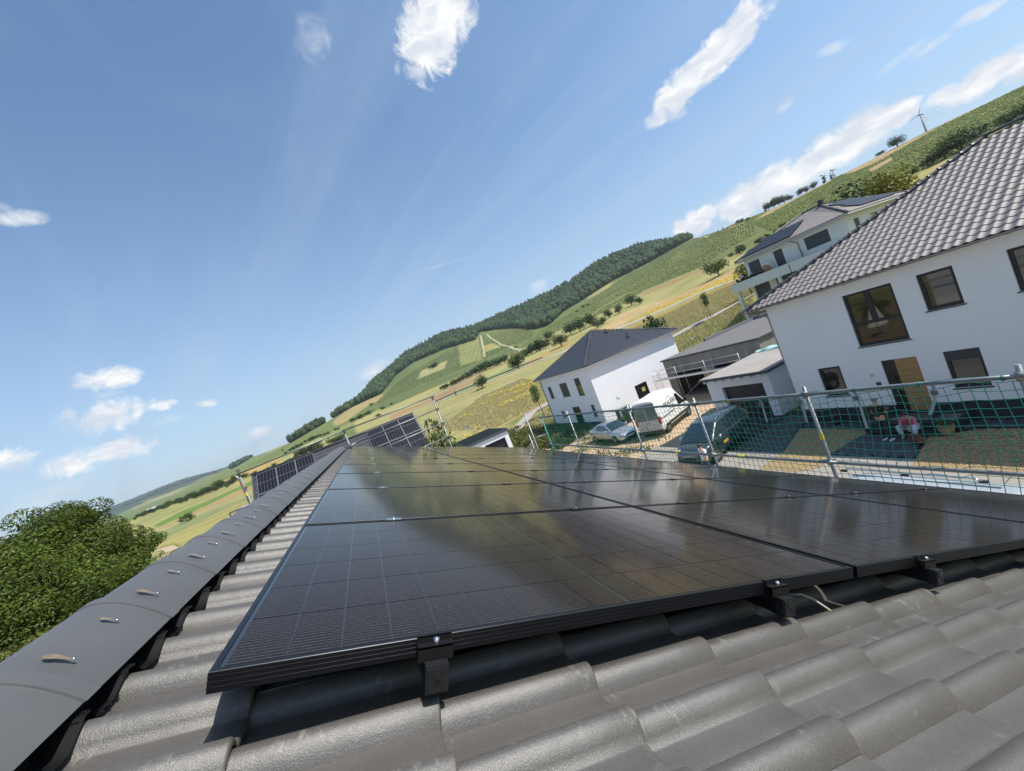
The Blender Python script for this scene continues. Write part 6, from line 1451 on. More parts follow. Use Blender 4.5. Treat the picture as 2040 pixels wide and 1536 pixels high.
def capf(X):
    mb = MB(); mb.blob(X(-.005, 0, .045), .098, 2, 0, 0, (1.08, .88, .80)); P_('cap', mb, M('cap_olive', (.16, .17, .10), .9), t)
    mb = MB(); mb.add([X(.08, -.07, .055), X(.08, .07, .055), X(.165, .045, .035), X(.165, -.045, .035), X(.08, -.07, .045), X(.08, .07, .045), X(.165, .045, .027), X(.165, -.045, .027)], [(0, 1, 2, 3), (7, 6, 5, 4), (0, 4, 5, 1), (1, 5, 6, 2), (2, 6, 7, 3), (3, 7, 4, 0)]); P_('cap_peak', mb, M('cap_olive'  , (.16, .17, .10), .9), t)
head_parts(t, (.02, 0, 1.625), 0, None, capf, skinm=mskin)
# woman sitting on the door step with a phone
t = thing('person', 'person sitting on the door step in pink cardigan, white trousers and sunglasses, holding a phone', 'person', (18.18, 7.50, .0), R_(184))
V = [(0, 0, .34), (.06, 0, .50), (.10, 0, .66), (.11, 0, .76), (.14, 0, .845), (.19, 0, .905), (.215, 0, .985)]; R = [(.16, .14), (.13, .105), (.145, .10), (.11, .08), .050, (.068, .078), (.058, .07)]
E = [(k, k + 1) for k in range(6)]
for s_ in (1, -1):
    i = len(V); V += [(.10, s_ * .165, .74), (.20, s_ * .215, .52), (.38, s_ * .06, .50)]; R += [.050, .040, .030]; E += [(3, i), (i, i + 1), (i + 1, i + 2)]; add_hand(V, E, R, i + 2, V[i + 2], (.8, -s_ * .5, .15), (0, s_ * .3, 1), .5)
for s_ in (1, -1):
    i = len(V); V += [(.06, s_ * .10, .33), (.40, s_ * .25, .52), (.36, s_ * .17, .13), (.50, s_ * .18, .075)]; R += [.085, .060, .038, (.034, .024)]; E += [(0, i), (i, i + 1), (i + 1, i + 2), (i + 2, i + 3)]
skin('body', t, V, E, R, mskin)
mpink = M('knit_pink', (.62, .15, .22), .95, var=.2, vscale=30)
V = [(0, 0, .36), (.06, 0, .52), (.10, 0, .66), (.10, 0, .76), (.10, .175, .735), (.20, .222, .52), (.34, .09, .50), (.10, -.175, .735), (.20, -.222, .52), (.34, -.09, .50)]
skin('cardigan', t, V, [(0, 1), (1, 2), (2, 3), (3, 4), (4, 5), (5, 6), (3, 7), (7, 8), (8, 9)], [(.185, .165), (.155, .130), (.165, .12), (.10, .075), .070, .060, .046, .070, .060, .046], mpink)
P_('shirt_front', MB().add([(.20, -.045, .74), (.20, .045, .74), (.255, .055, .52), (.255, -.055, .52)], [(0, 1, 2, 3)]), M('shirt_red', (.22, .05, .05), .9), t)
V = [(0, 0, .33), (.06, .10, .33), (.40, .25, .53), (.37, .175, .20), (.06, -.10, .33), (.40, -.25, .53), (.37, -.175, .20)]
skin('trousers', t, V, [(0, 1), (1, 2), (2, 3), (0, 4), (4, 5), (5, 6)], [(.165, .15), .105, .085, .072, .105, .085, .072], M('trousers_white', (.62, .64, .72), .9))
def hairf(X): P_('hair', MB().blob(X(-.022, 0, .022), .100, 2, 0, 0, (1.0, .92, 1.0)).blob(X(-.095, 0, .0), .055, 1), M('hair_brown', (.06, .035, .02), .6), t)
head_parts(t, (.195, 0, .935), 0, None, hairf, True, mskin)
P_('phone', MB().obox((.47, -.035, .50), (0, .07, 0), (.06, 0, .13), (.01, 0, -.004)), M('phone_black', (.01, .01, .012), .2), t)
# man on the phone beside the carrier
t = thing('person', 'person in white T-shirt and jeans with phone at the ear beside the dark people carrier', 'person', (13.05, 12.45, .015), R_(165))
V = [(0, 0, .97), (0, 0, 1.14), (.01, 0, 1.30), (.01, 0, 1.42), (.03, 0, 1.51), (.06, 0, 1.585), (.075, 0, 1.67)]; R = [(.15, .11), (.145, .105), (.165, .115), (.13, .09), .056, (.074, .084), (.062, .075)]
E = [(k, k + 1) for k in range(6)]
i = len(V); V += [(.0, .185, 1.40), (.10, .27, 1.16), (.10, .15, 1.46)]; R += [.058, .044, .032]; E += [(3, i), (i, i + 1), (i + 1, i + 2)]; add_hand(V, E, R, i + 2, V[i + 2], (-.05, -.25, 1), (1, 0, 0), .3)
i = len(V); V += [(.0, -.185, 1.40), (-.02, -.24, 1.13), (.06, -.22, .90)]; R += [.058, .044, .032]; E += [(3, i), (i, i + 1), (i + 1, i + 2)]; add_hand(V, E, R, i + 2, V[i + 2], (.2, .05, -1), (1, 0, 0), .3)
for s_ in (1, -1): i = len(V); V += [(0, s_ * .095, .88), (.02, s_ * .11, .50), (-.02, s_ * .12, .10)]; R += [.085, .058, .042]; E += [(0, i), (i, i + 1), (i + 1, i + 2)]
skin('body', t, V, E, R, mskin)
V = [(0, 0, .90), (0, 0, 1.14), (.01, 0, 1.30), (.01, 0, 1.43), (.0, .205, 1.40), (.07, .258, 1.24), (.0, -.205, 1.40), (-.01, -.235, 1.20)]
skin('t_shirt', t, V, [(0, 1), (1, 2), (2, 3), (3, 4), (4, 5), (3, 6), (6, 7)], [(.168, .13), (.165, .125), (.185, .135), (.115, .085), .078, .068, .078, .068], M('cotton_white', (.72, .72, .76), .9))
V = [(0, 0, .97), (0, .095, .86), (.02, .11, .50), (-.02, .12, .10), (0, -.095, .86), (.02, -.11, .50), (-.02, -.12, .10)]
skin('jeans', t, V, [(0, 1), (1, 2), (2, 3), (0, 4), (4, 5), (5, 6)], [(.16, .12), .100, .078, .070, .100, .078, .070], M('denim_blue', (.05, .085, .13), .9))
for s_ in (1, -1): P_('shoe', MB().blob((.06, s_ * .12, .045), .14, 2, 0, 0, (1.0, .36, .34)), mtrim, t)
def hairf2(X): P_('hair', MB().blob(X(-.02, 0, .03), .096, 2, 0, 0, (1.0, .92, .92)), M('hair_dark', (.05, .028, .018), .6), t)
head_parts(t, (.065, 0, 1.625), 0, None, hairf2, skinm=mskin)
P_('phone', MB().obox((.09, .085, 1.56), (.02, 0, .13), (.065, 0, -.01), (0, .01, 0)), M('phone_black'  , (.01, .01, .012), .2), t)
# bag, basket, pots by the door
t = thing('bag', 'dark red and brown leather bag lying on the paving before the seated person', 'bag', (17.35, 7.08, .055))
mb = MB(); mb.blob((17.35, 7.14, .22), .20, 2, 0, .06, (.9, .95, .85)); part('body', mb, M('leather_red', (.10, .018, .012), .6, var=.3, vscale=10), t)
mb = MB(); mb.blob((17.30, 6.97, .20), .17, 2, 0, .08, (.7, .8, .95)); part('flap', mb, M('leather_brown', (.16, .065, .025), .6, var=.3, vscale=12), t)
mb = MB(); mb.tube([(17.2, 6.95, .3), (17.18, 6.98, .40), (17.3, 7.1, .46), (17.38, 7.2, .38)], .014, 6); part('strap', mb, M('leather_dark', (.05, .02, .012), .6), t)
t = thing('basket', 'tan woven basket with plant standing at the corner of the door step', 'basket', (18.1, 6.55, .05))
mb = MB(); mb.tube([(18.1, 6.55, .05), (18.1, 6.55, .42)], [.17, .23], 16); part('body', mb, M('woven_tan', (.34, .21, .10), .85, var=.3, vscale=25, bump=.5, bscale=60), t)
mb = MB(); mb.tube([(18.1 + .23 * math.cos(a), 6.55 + .23 * math.sin(a), .42) for a in np.linspace(0, 6.283, 17)], .018, 6); part('rim', mb, M('woven_dark', (.2, .12, .06), .85), t)
lv = MB(); random.seed(12)
for k in range(70):
    a, rr_ = random.uniform(0, 6.28), random.uniform(0, .2); p = np.array([18.1 + rr_ * math.cos(a), 6.55 + rr_ * math.sin(a), .42]); q = p + np.array([random.uniform(-.12, .12), random.uniform(-.12, .12), random.uniform(.1, .3)]); w_ = np.array([random.uniform(-.03, .03), random.uniform(-.03, .03), 0]); lv.add([p, (p + q) / 2 + w_, q, (p + q) / 2 - w_], [(0, 1, 2, 3)])
part('foliage', lv, M('leaf_pot', (.07, .10, .03), .7), t)
t = thing('plant_pot', 'small potted reddish plant against the dark plinth near the square window', 'plant pot', (19.3, 10.6, .05))
mb = MB(); mb.tube([(19.3, 10.6, .05), (19.3, 10.6, .32)], [.11, .15], 12); part('pot', mb, M('pot_dark', (.03, .028, .028), .6), t)
lv = MB()
for k in range(60):
    a, rr_ = random.uniform(0, 6.28), random.uniform(0, .1); p = np.array([19.3 + rr_ * math.cos(a), 10.6 + rr_ * math.sin(a), .32]); q = p + np.array([random.uniform(-.15, .15), random.uniform(-.15, .15), random.uniform(.1, .35)]); w_ = np.array([random.uniform(-.03, .03), random.uniform(-.03, .03), 0]); lv.add([p, (p + q) / 2 + w_, q, (p + q) / 2 - w_], [(0, 1, 2, 3)])
part('foliage', lv, M('leaf_rust', (.16, .085, .03), .7), t)
# ------------------------------------------------------------------ trees and plants
def leafmat(nm, tr=.25):
    m = bpy.data.materials.new(nm); m.use_nodes = True; N, L, P = nodes_of(m)
    a = N.new('ShaderNodeAttribute'); a.attribute_name = 'col'; oi = N.new('ShaderNodeObjectInfo')
    rr = N.new('ShaderNodeMapRange'); rr.inputs[3].default_value = 1.0; rr.inputs[4].default_value = 1.45; L.new(oi.outputs['Random'], rr.inputs[0])
    hv = N.new('ShaderNodeHueSaturation'); L.new(rr.outputs[0], hv.inputs['Value']); L.new(a.outputs['Color'], hv.inputs['Color'])
    L.new(hv.outputs[0], P.inputs['Base Color']); P.inputs['Roughness'].default_value = .55; P.inputs['Specular IOR Level'].default_value = .3
    tl = N.new('ShaderNodeBsdfTranslucent'); L.new(hv.outputs[0], tl.inputs['Color']); ms = N.new('ShaderNodeMixShader'); ms.inputs[0].default_value = tr
    out = N['Material Output']; L.new(P.outputs[0], ms.inputs[1]); L.new(tl.outputs[0], ms.inputs[2]); L.new(ms.outputs[0], out.inputs['Surface']); return m
mleaf = leafmat('foliage'); mbark = M('bark', (.10, .075, .055), .95, var=.3, vscale=6, bump=.5, bscale=20)
def leaves(rng, centers, radii, n, size, col, cvar, out_bias=.6, leaf_l=2.0, clump=None):
    """leaf-sized faces spread through clumps; colour differs from clump to clump and leaf to leaf"""
    centers = np.asarray(centers); radii = np.asarray(radii); w = radii[:, 0] * radii[:, 1]; ci = rng.choice(len(centers), n, p=w / w.sum())
    d = rng.normal(size=(n, 3)); d /= np.linalg.norm(d, axis=1)[:, None]; r = rng.random(n) ** (1 / 3 * (1 - out_bias) + .06)
    p = centers[ci] + d * radii[ci] * r[:, None]
    nrm = d * .8 + rng.normal(size=(n, 3)) * .55 + np.array([0, 0, .45]); nrm /= np.linalg.norm(nrm, axis=1)[:, None]
    a = np.cross(nrm, rng.normal(size=(n, 3))); a /= np.linalg.norm(a, axis=1)[:, None] + 1e-9; b = np.cross(nrm, a)
    s = size * rng.uniform(.6, 1.35, n)[:, None]
    V = np.stack([p - a * s * leaf_l / 2, p - b * s * .45 + a * s * .1, p + a * s * leaf_l / 2, p + b * s * .45 + a * s * .1], 1).reshape(-1, 3)
    cc = rng.uniform(1 - cvar, 1 + cvar, len(centers))[ci] * rng.uniform(.72, 1.28, n); hue = rng.normal(0, .10, n)
    C = np.array(col)[None] * cc[:, None]; C = C * np.stack([1 + hue * 1.2, np.ones(n), 1 - hue], 1); C = np.repeat(np.clip(C, .004, 1), 4, 0)
    F = np.arange(n * 4).reshape(-1, 4); return V, F, C
def mesh_np(nm, V, F, mat, C=None, smooth=False):
    me_ = bpy.data.meshes.new(nm); V = np.asarray(V, np.float32); F = np.asarray(F, np.int32); k = F.shape[1]
    me_.vertices.add(len(V)); me_.vertices.foreach_set('co', V.ravel()); me_.loops.add(F.size); me_.loops.foreach_set('vertex_index', F.ravel())
    me_.polygons.add(len(F)); me_.polygons.foreach_set('loop_start', np.arange(0, F.size, k, dtype=np.int32)); me_.polygons.foreach_set('loop_total', np.full(len(F), k, np.int32)); me_.update(calc_edges=True)
    if smooth: me_.polygons.foreach_set('use_smooth', np.ones(len(F), bool))
    if C is not None: ca = me_.color_attributes.new('col', 'FLOAT_COLOR', 'POINT'); ca.data.foreach_set('color', np.hstack([C, np.ones((len(C), 1))]).astype(np.float32).ravel())
    me_.materials.append(mat); return me_
def crown_clumps(rng, w, h, z0, n, kind):
    c = []; r = []
    for k in range(n):
        if kind == 'cone': t = rng.random() ** .8; rad = w / 2 * (1 - t) ; a = rng.uniform(0, 6.28); q = rng.random() ** .5 * rad; c.append((q * math.cos(a), q * math.sin(a), z0 + h * t)); s = max(.10 * w, .30 * w * (1 - t)); r.append((s, s, s * .8))
        elif kind == 'column': t = rng.random(); a = rng.uniform(0, 6.28); q = rng.random() ** .5 * w / 2 * math.sin(math.pi * (.12 + .8 * t)); c.append((q * math.cos(a), q * math.sin(a), z0 + h * t)); s = .22 * w; r.append((s, s, s * 1.6))
        else:
            d = rng.normal(size=3); d /= np.linalg.norm(d); q = rng.random() ** .4 * .78
            c.append((d[0] * q * w / 2, d[1] * q * w / 2, z0 + h / 2 + d[2] * q * h / 2)); s = rng.uniform(.17, .30); r.append((s * w, s * w, s * h * .85))
    return c, r
PROTO = {}
def proto(nm, w, h, z0, n, size, col, kind='round', clumps=30, trunk=.12, seed=1, lim=True, leaf_l=1.7):
    rng = np.random.default_rng(seed); c, r = crown_clumps(rng, w, h, z0, clumps, kind); V, F, C = leaves(rng, c, r, n, size, col, .35, leaf_l=leaf_l)
    cm = mesh_np('crown', V, F, mleaf, C); tm_ = None
    if trunk:
        mb = MB(); ht = z0 + h * .55; mb.tube([(0, 0, -.3), (.03 * w, 0, z0 * .6), (0, .02 * w, ht)], [trunk * 1.25, trunk, trunk * .35], 8)
        for k in range(6):
            q = c[k % len(c)]; mb.tube([(0, 0, z0 * .7 + .1 * k), (q[0] * .4, q[1] * .4, (z0 + q[2]) / 2), tuple(q)], [trunk * .5, trunk * .3, trunk * .1], 5)
        tm_ = mb.mesh('trunk', mbark)
    PROTO[nm] = (cm, tm_, w, z0 + h)
proto('round_a', 7, 6.0, .5, 1500, .34, (.048, .082, .018), seed=1, trunk=.16)
proto('round_b', 7, 6.2, .4, 1500, .34, (.034, .062, .018), seed=2, trunk=.16)
proto('round_c', 7, 5.6, .8, 1500, .32, (.062, .098, .020), seed=3, trunk=.15)
proto('bush', 5, 3.2, .0, 700, .30, (.038, .066, .020), seed=4, trunk=0, clumps=14)
proto('bush_olive', 5, 3.0, .0, 700, .28, (.075, .088, .024), seed=5, trunk=0, clumps=12)
proto('conifer', 3.4, 8, .5, 900, .30, (.020, .036, .016), 'cone', 26, .12, 6)
proto('cypress', 2.0, 8, .2, 800, .26, (.014, .026, .014), 'column', 16, .1, 7)
proto('young', 2.2, 2.9, 1.9, 900, .13, (.070, .118, .022), 'round', 16, .045, 8, leaf_l=2.0)
proto('sapling', 1.2, 1.8, .5, 350, .11, (.06, .10, .025), 'round', 8, .03, 9)
proto('shrub_fine', 3.4, 3.0, .0, 2600, .13, (.060, .088, .020), seed=14, trunk=0, clumps=16)
proto('golden', 6, 5.6, .8, 2600, .26, (.16, .15, .018), seed=10, trunk=.16, clumps=34)
NTREE = [0]
OW = 'first second third fourth fifth sixth seventh eighth ninth tenth eleventh twelfth thirteenth fourteenth fifteenth sixteenth seventeenth eighteenth nineteenth twentieth'.split()
def ordn(i): return OW[i] if i < 20 else ('twenty ' + OW[i - 20] if i < 30 else ('thirtieth' if i == 30 else 'thirty ' + OW[(i - 31) % 20])) if i != 29 else 'thirtieth'
def ordn(i, f=None): return OW[i] if i < 20 else {20: 'twenty first', 21: 'twenty second', 22: 'twenty third', 23: 'twenty fourth', 24: 'twenty fifth', 25: 'twenty sixth', 26: 'twenty seventh', 27: 'twenty eighth', 28: 'twenty ninth', 29: 'thirtieth'}.get(i) or ('thirty ' + OW[i - 30] if i < 39 else 'fortieth')
def tree(kind, px, py, hpx, label, group, wide=1.1, name='tree', cat='tree', rmin=42, stakes=False, dist=None):
    """a tree standing on the terrain where the pixel (px, py) meets it; hpx = its height in the photograph"""
    if dist: 
        v = ray(px, py); hh = math.hypot(v[0], v[1]); x, y = CAM[0] + v[0] / hh * dist, CAM[1] + v[1] / hh * dist; p = np.array([x, y, float(terr(x, y))])
    else: p, _ = on_terrain(px, py, rmin)
    depth = (p - CAM) @ CR[2]; q = project(p[None])[0]; up1 = project((p + (0, 0, 1.0))[None])[0]
    ppm = np.linalg.norm(up1 - q); H = hpx / max(ppm, 1e-3)
    if dist:
        rt_ = ray(px - .36 * hpx, py - .93 * hpx); H = max(.8, CAM[2] + rt_[2] / math.hypot(rt_[0], rt_[1]) * math.hypot(p[0] - CAM[0], p[1] - CAM[1]) - p[2])
    cm, tm_, w, h = PROTO[kind]; s = H / h
    t = thing(name, label, cat, p - np.array([0, 0, .05 * s]), random.uniform(0, 6.28), group)
    sc_ = (s * wide, s * wide, s)
    for nm, me_ in (('crown', cm), ('trunk', tm_)):
        if me_ is None: continue
        o = bpy.data.objects.new(nm, me_); o.scale = sc_; link(o, t)
    if stakes:
        mb = MB()
        for a in (0.4, 2.5, 4.6): mb.tube([(.45 * math.cos(a), .45 * math.sin(a), -.1), (.40 * math.cos(a), .40 * math.sin(a), 1.1)], .035, 6)
        mb.tube([(.42 * math.cos(a), .42 * math.sin(a), 1.0) for a in (.4, 2.5, 4.6, .4)], .03, 5); part('stake_frame', mb, M('stake_wood', (.20, .15, .11), .9), t, local=True)
    NTREE[0] += 1; return t
random.seed(31)
C2p = lambda x, y: (860 + x / 4.636, 580 + y / 4.636)
C5p = lambda x, y: (680 + x / 2.488, 420 + y / 2.488)
BPp = lambda x, y: (1440 + x / 3.135, 130 + y / 3.135)
C8p = lambda x, y: (460 + x / 6.4, 780 + y / 6.4)
CDp = lambda x, y: (200 + x / 5.667, 880 + y / 5.667)
tree('round_b', *C2p(470, 897), 28, 'lone dark tree beside the pale country road in the middle fields', None, .95)
tree('round_a', *C2p(805, 715), 34, 'large round dark tree at the end of the hedge left of the pyramid roof', None, 1.05)
hg = 'trees of the dark hedge at the foot of the vineyards'
for i, (x, y, h) in enumerate([(110, 908, 9), (150, 892, 10), (190, 876, 11), (225, 858, 11), (262, 842, 12), (300, 822, 12), (340, 803, 13), (380, 783, 14), (420, 766, 15), (465, 748, 17), (505, 732, 18), (540, 712, 19), (585, 698, 16), (630, 682, 16), (675, 664, 18), (880, 602, 16), (925, 582, 20), (970, 562, 22), (1010, 545, 23), (1055, 528, 22)]):
    tree('round_b' if i % 3 else 'bush', *C2p(x, y), h, ordn(i) + ' dark tree from the left in the long hedge below the vineyards', hg, 1.15)
tree('round_b', *C2p(1100, 450), 20, 'small dark tree behind the rounder green one near the pyramid roof peak', None, 1.1)
tree('round_c', *C2p(1200, 512), 27, 'round bright green tree just left of the pyramid roof peak', None, 1.35)
for x, y, h, l in ((1285, 402, 26, 'leftmost tall dark tree of the clump behind the pyramid roof'), (1375, 372, 29, 'tallest tree of the clump behind the pyramid roof'), (1490, 315, 27, 'broad tree of the clump behind the pyramid roof'), (1535, 338, 18, 'low bright bush at the front of the clump behind the pyramid roof'), (1590, 302, 15, 'rightmost low tree of the clump behind the pyramid roof'),
                   (1640, 247, 18, 'small round bush between the two hedgerow clumps above the straw field'), (1740, 202, 18, 'middle bush of three on the edge of the straw field'), (1850, 132, 24, 'larger dark bush of three on the edge of the straw field'), (1925, 118, 15, 'rightmost low bush on the edge of the straw field')):
    tree('round_b' if h > 20 else 'round_a', *C2p(x, y), h, l, 'field hedgerow trees above the pyramid roof', 1.1)
tree('young', 1082, 826, 66, 'young staked tree beside the field path left of the far white house', None, .8, stakes=True, dist=56)
tree('young', *C5p(1833, 530), 55, 'young staked tree beside the field path above the grey building', None, .8, stakes=True)
tree('bush', *C5p(1545, 565), 22, 'leafy bush beside the meadow behind the pyramid roof right corner', None, .42, dist=62)
tree('sapling', *C2p(230, 968), 12, 'tiny sapling in the pale strip field', None, 1)
tree('round_c', *C5p(1872, 322), 36, 'lone round tree in the pale field right of centre', None, 1.25)
tree('young', 1490, 562, 42, 'bushy green tree at the left end of the balcony house', None, 1.3, dist=70)
tree('shrub_fine', 876, 896, 56, 'green shrub rising behind the far scaffold post', None, .34, name='shrub', cat='shrub', dist=24)
for x, y, h, l in ((1984, 212, 14, 'larger dark bush on the meadow edge left of the balcony house'), (1934, 228, 8, 'smaller bush on the meadow edge left of the balcony house')): tree('bush', *C5p(x, y), h, l, None, 1, name='bush', cat='bush')
rg = 'trees along the skyline of the right hill'
for k, (px, py, h, kd, l) in enumerate([(1524, 418, 12, 'conifer', 'dark skyline tree'), (1532, 415, 18, 'round_b', ''), (1542, 410, 20, 'round_b', ''), (1552, 405, 20, 'round_b', ''), (1562, 400, 18, 'round_b', ''), (1575, 396, 12, 'round_b', ''), (1596, 386, 14, 'round_b', ''), (1607, 382, 12, 'round_a', ''), (1622, 374, 13, 'round_a', ''), (1470, 446, 8, 'round_b', ''), (1478, 443, 8, 'round_b', ''), (1490, 438, 5, 'bush', ''), (1430, 458, 6, 'conifer', ''), (1440, 455, 7, 'conifer', ''), (1750, 305, 7, 'bush', ''), (1757, 301, 7, 'bush', '')]):
    tree(kd, px, py, h, ordn(k) + ' of the dark trees standing on the vineyard hill skyline', rg, 1.1, rmin=300)
tree('cypress', 1642, 362, 18, 'larger of the two dark columnar trees on the hill skyline', None, 2.0, rmin=300)
tree('cypress', 1657, 354, 13, 'smaller of the two dark columnar trees on the hill skyline', None, 2.0, rmin=300)
tree('round_b', 1789, 292, 23, 'round dark tree on the skyline left of the larger wind turbine', None, 1.2, rmin=300)
tree('golden', 1790, 415, 96, 'large golden green tree behind the balcony house roof', None, .72, dist=76)
tree('round_b', 1702, 418, 52, 'dark green tree left of the golden one behind the balcony house', None, 1.0, dist=92)
tree('bush_olive', 1582, 462, 34, 'olive green bush behind the left roof slope of the balcony house', None, 1.1, dist=80, name='bush', cat='bush')
for px, py, h, w, l in ((1884, 316, 36, 1.3, 'left half of the broad dark thicket above the tiled roof hip'), (1918, 298, 42, 1.3, 'right half of the broad dark thicket above the tiled roof hip'), (1945, 275, 24, 1.2, 'low tail of the dark thicket above the tiled roof hip'), (2012, 252, 30, 1.3, 'umbrella shaped dark tree at the right edge above the tiled roof'), (2035, 240, 32, 1.2, 'dark tree cut by the right picture edge above the tiled roof'), (1853, 330, 18, 1, 'small bush left of the thicket above the tiled roof'), (1823, 345, 12, 1, 'smallest bush left of the thicket above the tiled roof'), (1575, 470, 12, 1.1, 'low bush above the slate panels'), (1516, 484, 12, 1.2, 'low bush in the field behind the balcony'), (1476, 500, 13, 1, 'rounded bush in the pale field left of the balcony')):
    tree('round_a' if h > 25 else 'bush', px, py, h, l, None, w, rmin=90)
lg = 'bushes beyond the neighbouring panel roof'
for q_, (x, y, h, kd) in enumerate(((1110, 752, 20, 'bush'), (1050, 770, 12, 'bush_olive'), (960, 800, 16, 'bush'), (880, 835, 14, 'bush'), (800, 885, 11, 'bush_olive'), (740, 905, 9, 'bush_olive'), (560, 970, 10, 'round_b'), (490, 1008, 8, 'round_a'), (410, 1040, 9, 'bush_olive'), (310, 1072, 9, 'bush'), (200, 1105, 12, 'round_b'), (140, 1120, 10, 'round_b'), (80, 1130, 9, 'bush'), (20, 1155, 8, 'bush'), (1370, 645, 18, 'bush_olive'), (1420, 640, 14, 'bush'), (1310, 660, 14, 'bush_olive'))):
    tree(kd, *C8p(x, y), h, ordn(q_) + ' bush from the scaffold among those beyond the neighbouring panel roof', lg, 1.2)
sg_ = 'trees of the second field row at left'
for q_, (x, y, h) in enumerate(((700, 800, 6), (760, 765, 7), (810, 745, 8), (860, 720, 9), (900, 700, 8), (960, 655, 7), (1010, 640, 9), (1060, 620, 10), (1100, 600, 8), (1150, 580, 7), (1200, 565, 6), (1245, 545, 6), (1340, 500, 6), (1375, 490, 5), (890, 560, 4), (660, 760, 4))):
    tree('round_b', *C8p(x, y), h, ordn(q_) + ' small dark tree of the field row below the left hillside', sg_, 1.2)
dg = 'trees of the valley hedgerow at left'
for k in range(40):
    x = 400 + 1120 * k / 39.0; y = 870 - 400 * k / 39.0 + random.uniform(-16, 16)
    x2, y2 = CDp(x, y)
    tree('round_b' if k % 3 else 'round_a', x2, y2, random.uniform(7, 14) * (.8 + .4 * k / 39), ordn(k) + ' tree from the left in the hedgerow along the left valley', dg, 1.25)
tree('bush', *CDp(990, 900), 17, 'single dark bush on the edge of the green strip field at left', None, 1.1, name='bush', cat='bush')
mg = 'bushes on the middle vineyard slopes'
for q_, (x, y, h) in enumerate(((452, 780, 8), (470, 772, 9), (60, 1045, 8), (100, 1030, 10), (140, 1010, 9), (185, 1020, 6), (205, 985, 6), (150, 965, 5), (250, 960, 4), (865, 680, 4), (1170, 500, 4), (1200, 480, 5), (1225, 470, 4), (1290, 565, 5))):
    tree('bush', *C5p(x, y), h, ordn(q_) + ' dark bush on the middle vineyard slopes', mg, 1.3, name='bush', cat='bush')
for k, (x, y, s) in enumerate(((-5.0, 19.5, .7), (4.2, 21.5, .8), (-.6, 22.6, .6), (6.0, 17.5, .5))):  # unseen shrubs, added to fill the reflections in the windows opposite
    t = thing('shrub', 'dark green shrub added for window reflections, %s, beyond the far gable' % ('beside the parasol at left', 'at the street side', 'at the back', 'smallest one')[k], 'shrub', (x, y, 0), k)
    o = bpy.data.objects.new('crown', PROTO['shrub_fine'][0]); o.scale = (s, s, s); link(o, t)
# the big walnut tree at left
rng = np.random.default_rng(42)
wx, wy = -25.0, 44.0
t = thing('walnut_tree', 'huge leafy green tree left of the roof ridge', 'tree', (wx, wy, -.1))
cl, rd = [], []
for (px, py, r0, d) in [(150, 1050, 2.2, 52), (110, 1080, 2.4, 50), (190, 1070, 2.4, 52), (240, 1085, 2.2, 53), (280, 1090, 1.7, 54), (60, 1120, 2.4, 49), (10, 1140, 2.6, 48), (-60, 1160, 3, 48), (140, 1120, 2.8, 49), (210, 1125, 2.6, 50), (270, 1130, 1.9, 52), (90, 1170, 2.8, 47), (160, 1170, 2.6, 47), (220, 1170, 2.0, 49), (30, 1200, 2.8, 46), (110, 1220, 2.4, 45), (170, 1210, 1.7, 46), (-30, 1230, 3, 45), (60, 1245, 2.0, 44), (0, 1280, 2.0, 43), (-60, 1290, 2.4, 43), (130, 1040, 1.7, 52), (175, 1035, 1.6, 53), (300, 1078, 1.1, 54), (255, 1155, 1.5, 51), (-90, 1220, 3, 46), (-120, 1190, 3, 48), (40, 1100, 1.6, 50), (80, 1085, 1.5, 51)]:
    v = ray(px, py); h = math.hypot(v[0], v[1]); p = CAM + v / h * d
    for k in range(6):
        q = p + rng.normal(size=3) * np.array([.75, .75, .6]) * r0 * .55; cl.append(q - np.array([wx, wy, -.1])); s = r0 * rng.uniform(.50, .82); rd.append((s, s, s * .72))
V, F, C = leaves(rng, cl, rd, 150000, .120, (.072, .104, .010), .30, .75, 1.9)
link(bpy.data.objects.new('crown', mesh_np('crown', V, F, mleaf, C)), t)
mb = MB(); mb.tube([(0, 0, -.2), (.2, .1, 2), (-.2, 1, 4.5), (-.5, 2, 7.5)], [.5, .42, .34, .16], 10)
for k in range(0, len(cl), 5): q = cl[k]; mb.tube([(0, .3, 2.0 + .02 * k), tuple(np.array(q) * .55 + np.array([0, 0, .5])), tuple(q)], [.20, .11, .04], 6)
part('trunk', mb, mbark, t, local=True)
# undergrowth below it
ub = MB()
rng = np.random.default_rng(5); c_, r_ = [], []
for k in range(26): px, py = rng.uniform(-40, 190), rng.uniform(1230, 1340); v = ray(px, py); h = math.hypot(v[0], v[1]); p = CAM + v / h * rng.uniform(34, 44); p[2] = max(.3, min(p[2], 2.5)); c_.append(p); s = rng.uniform(.6, 1.3); r_.append((s, s, s * .7))
V, F, C = leaves(rng, c_, r_, 9000, .13, (.095, .105, .022), .4, .6, 1.8)
struct('undergrowth', mesh_np('undergrowth', V, F, mleaf, C), None, 'stuff', 'olive green undergrowth below the huge tree', 'undergrowth')
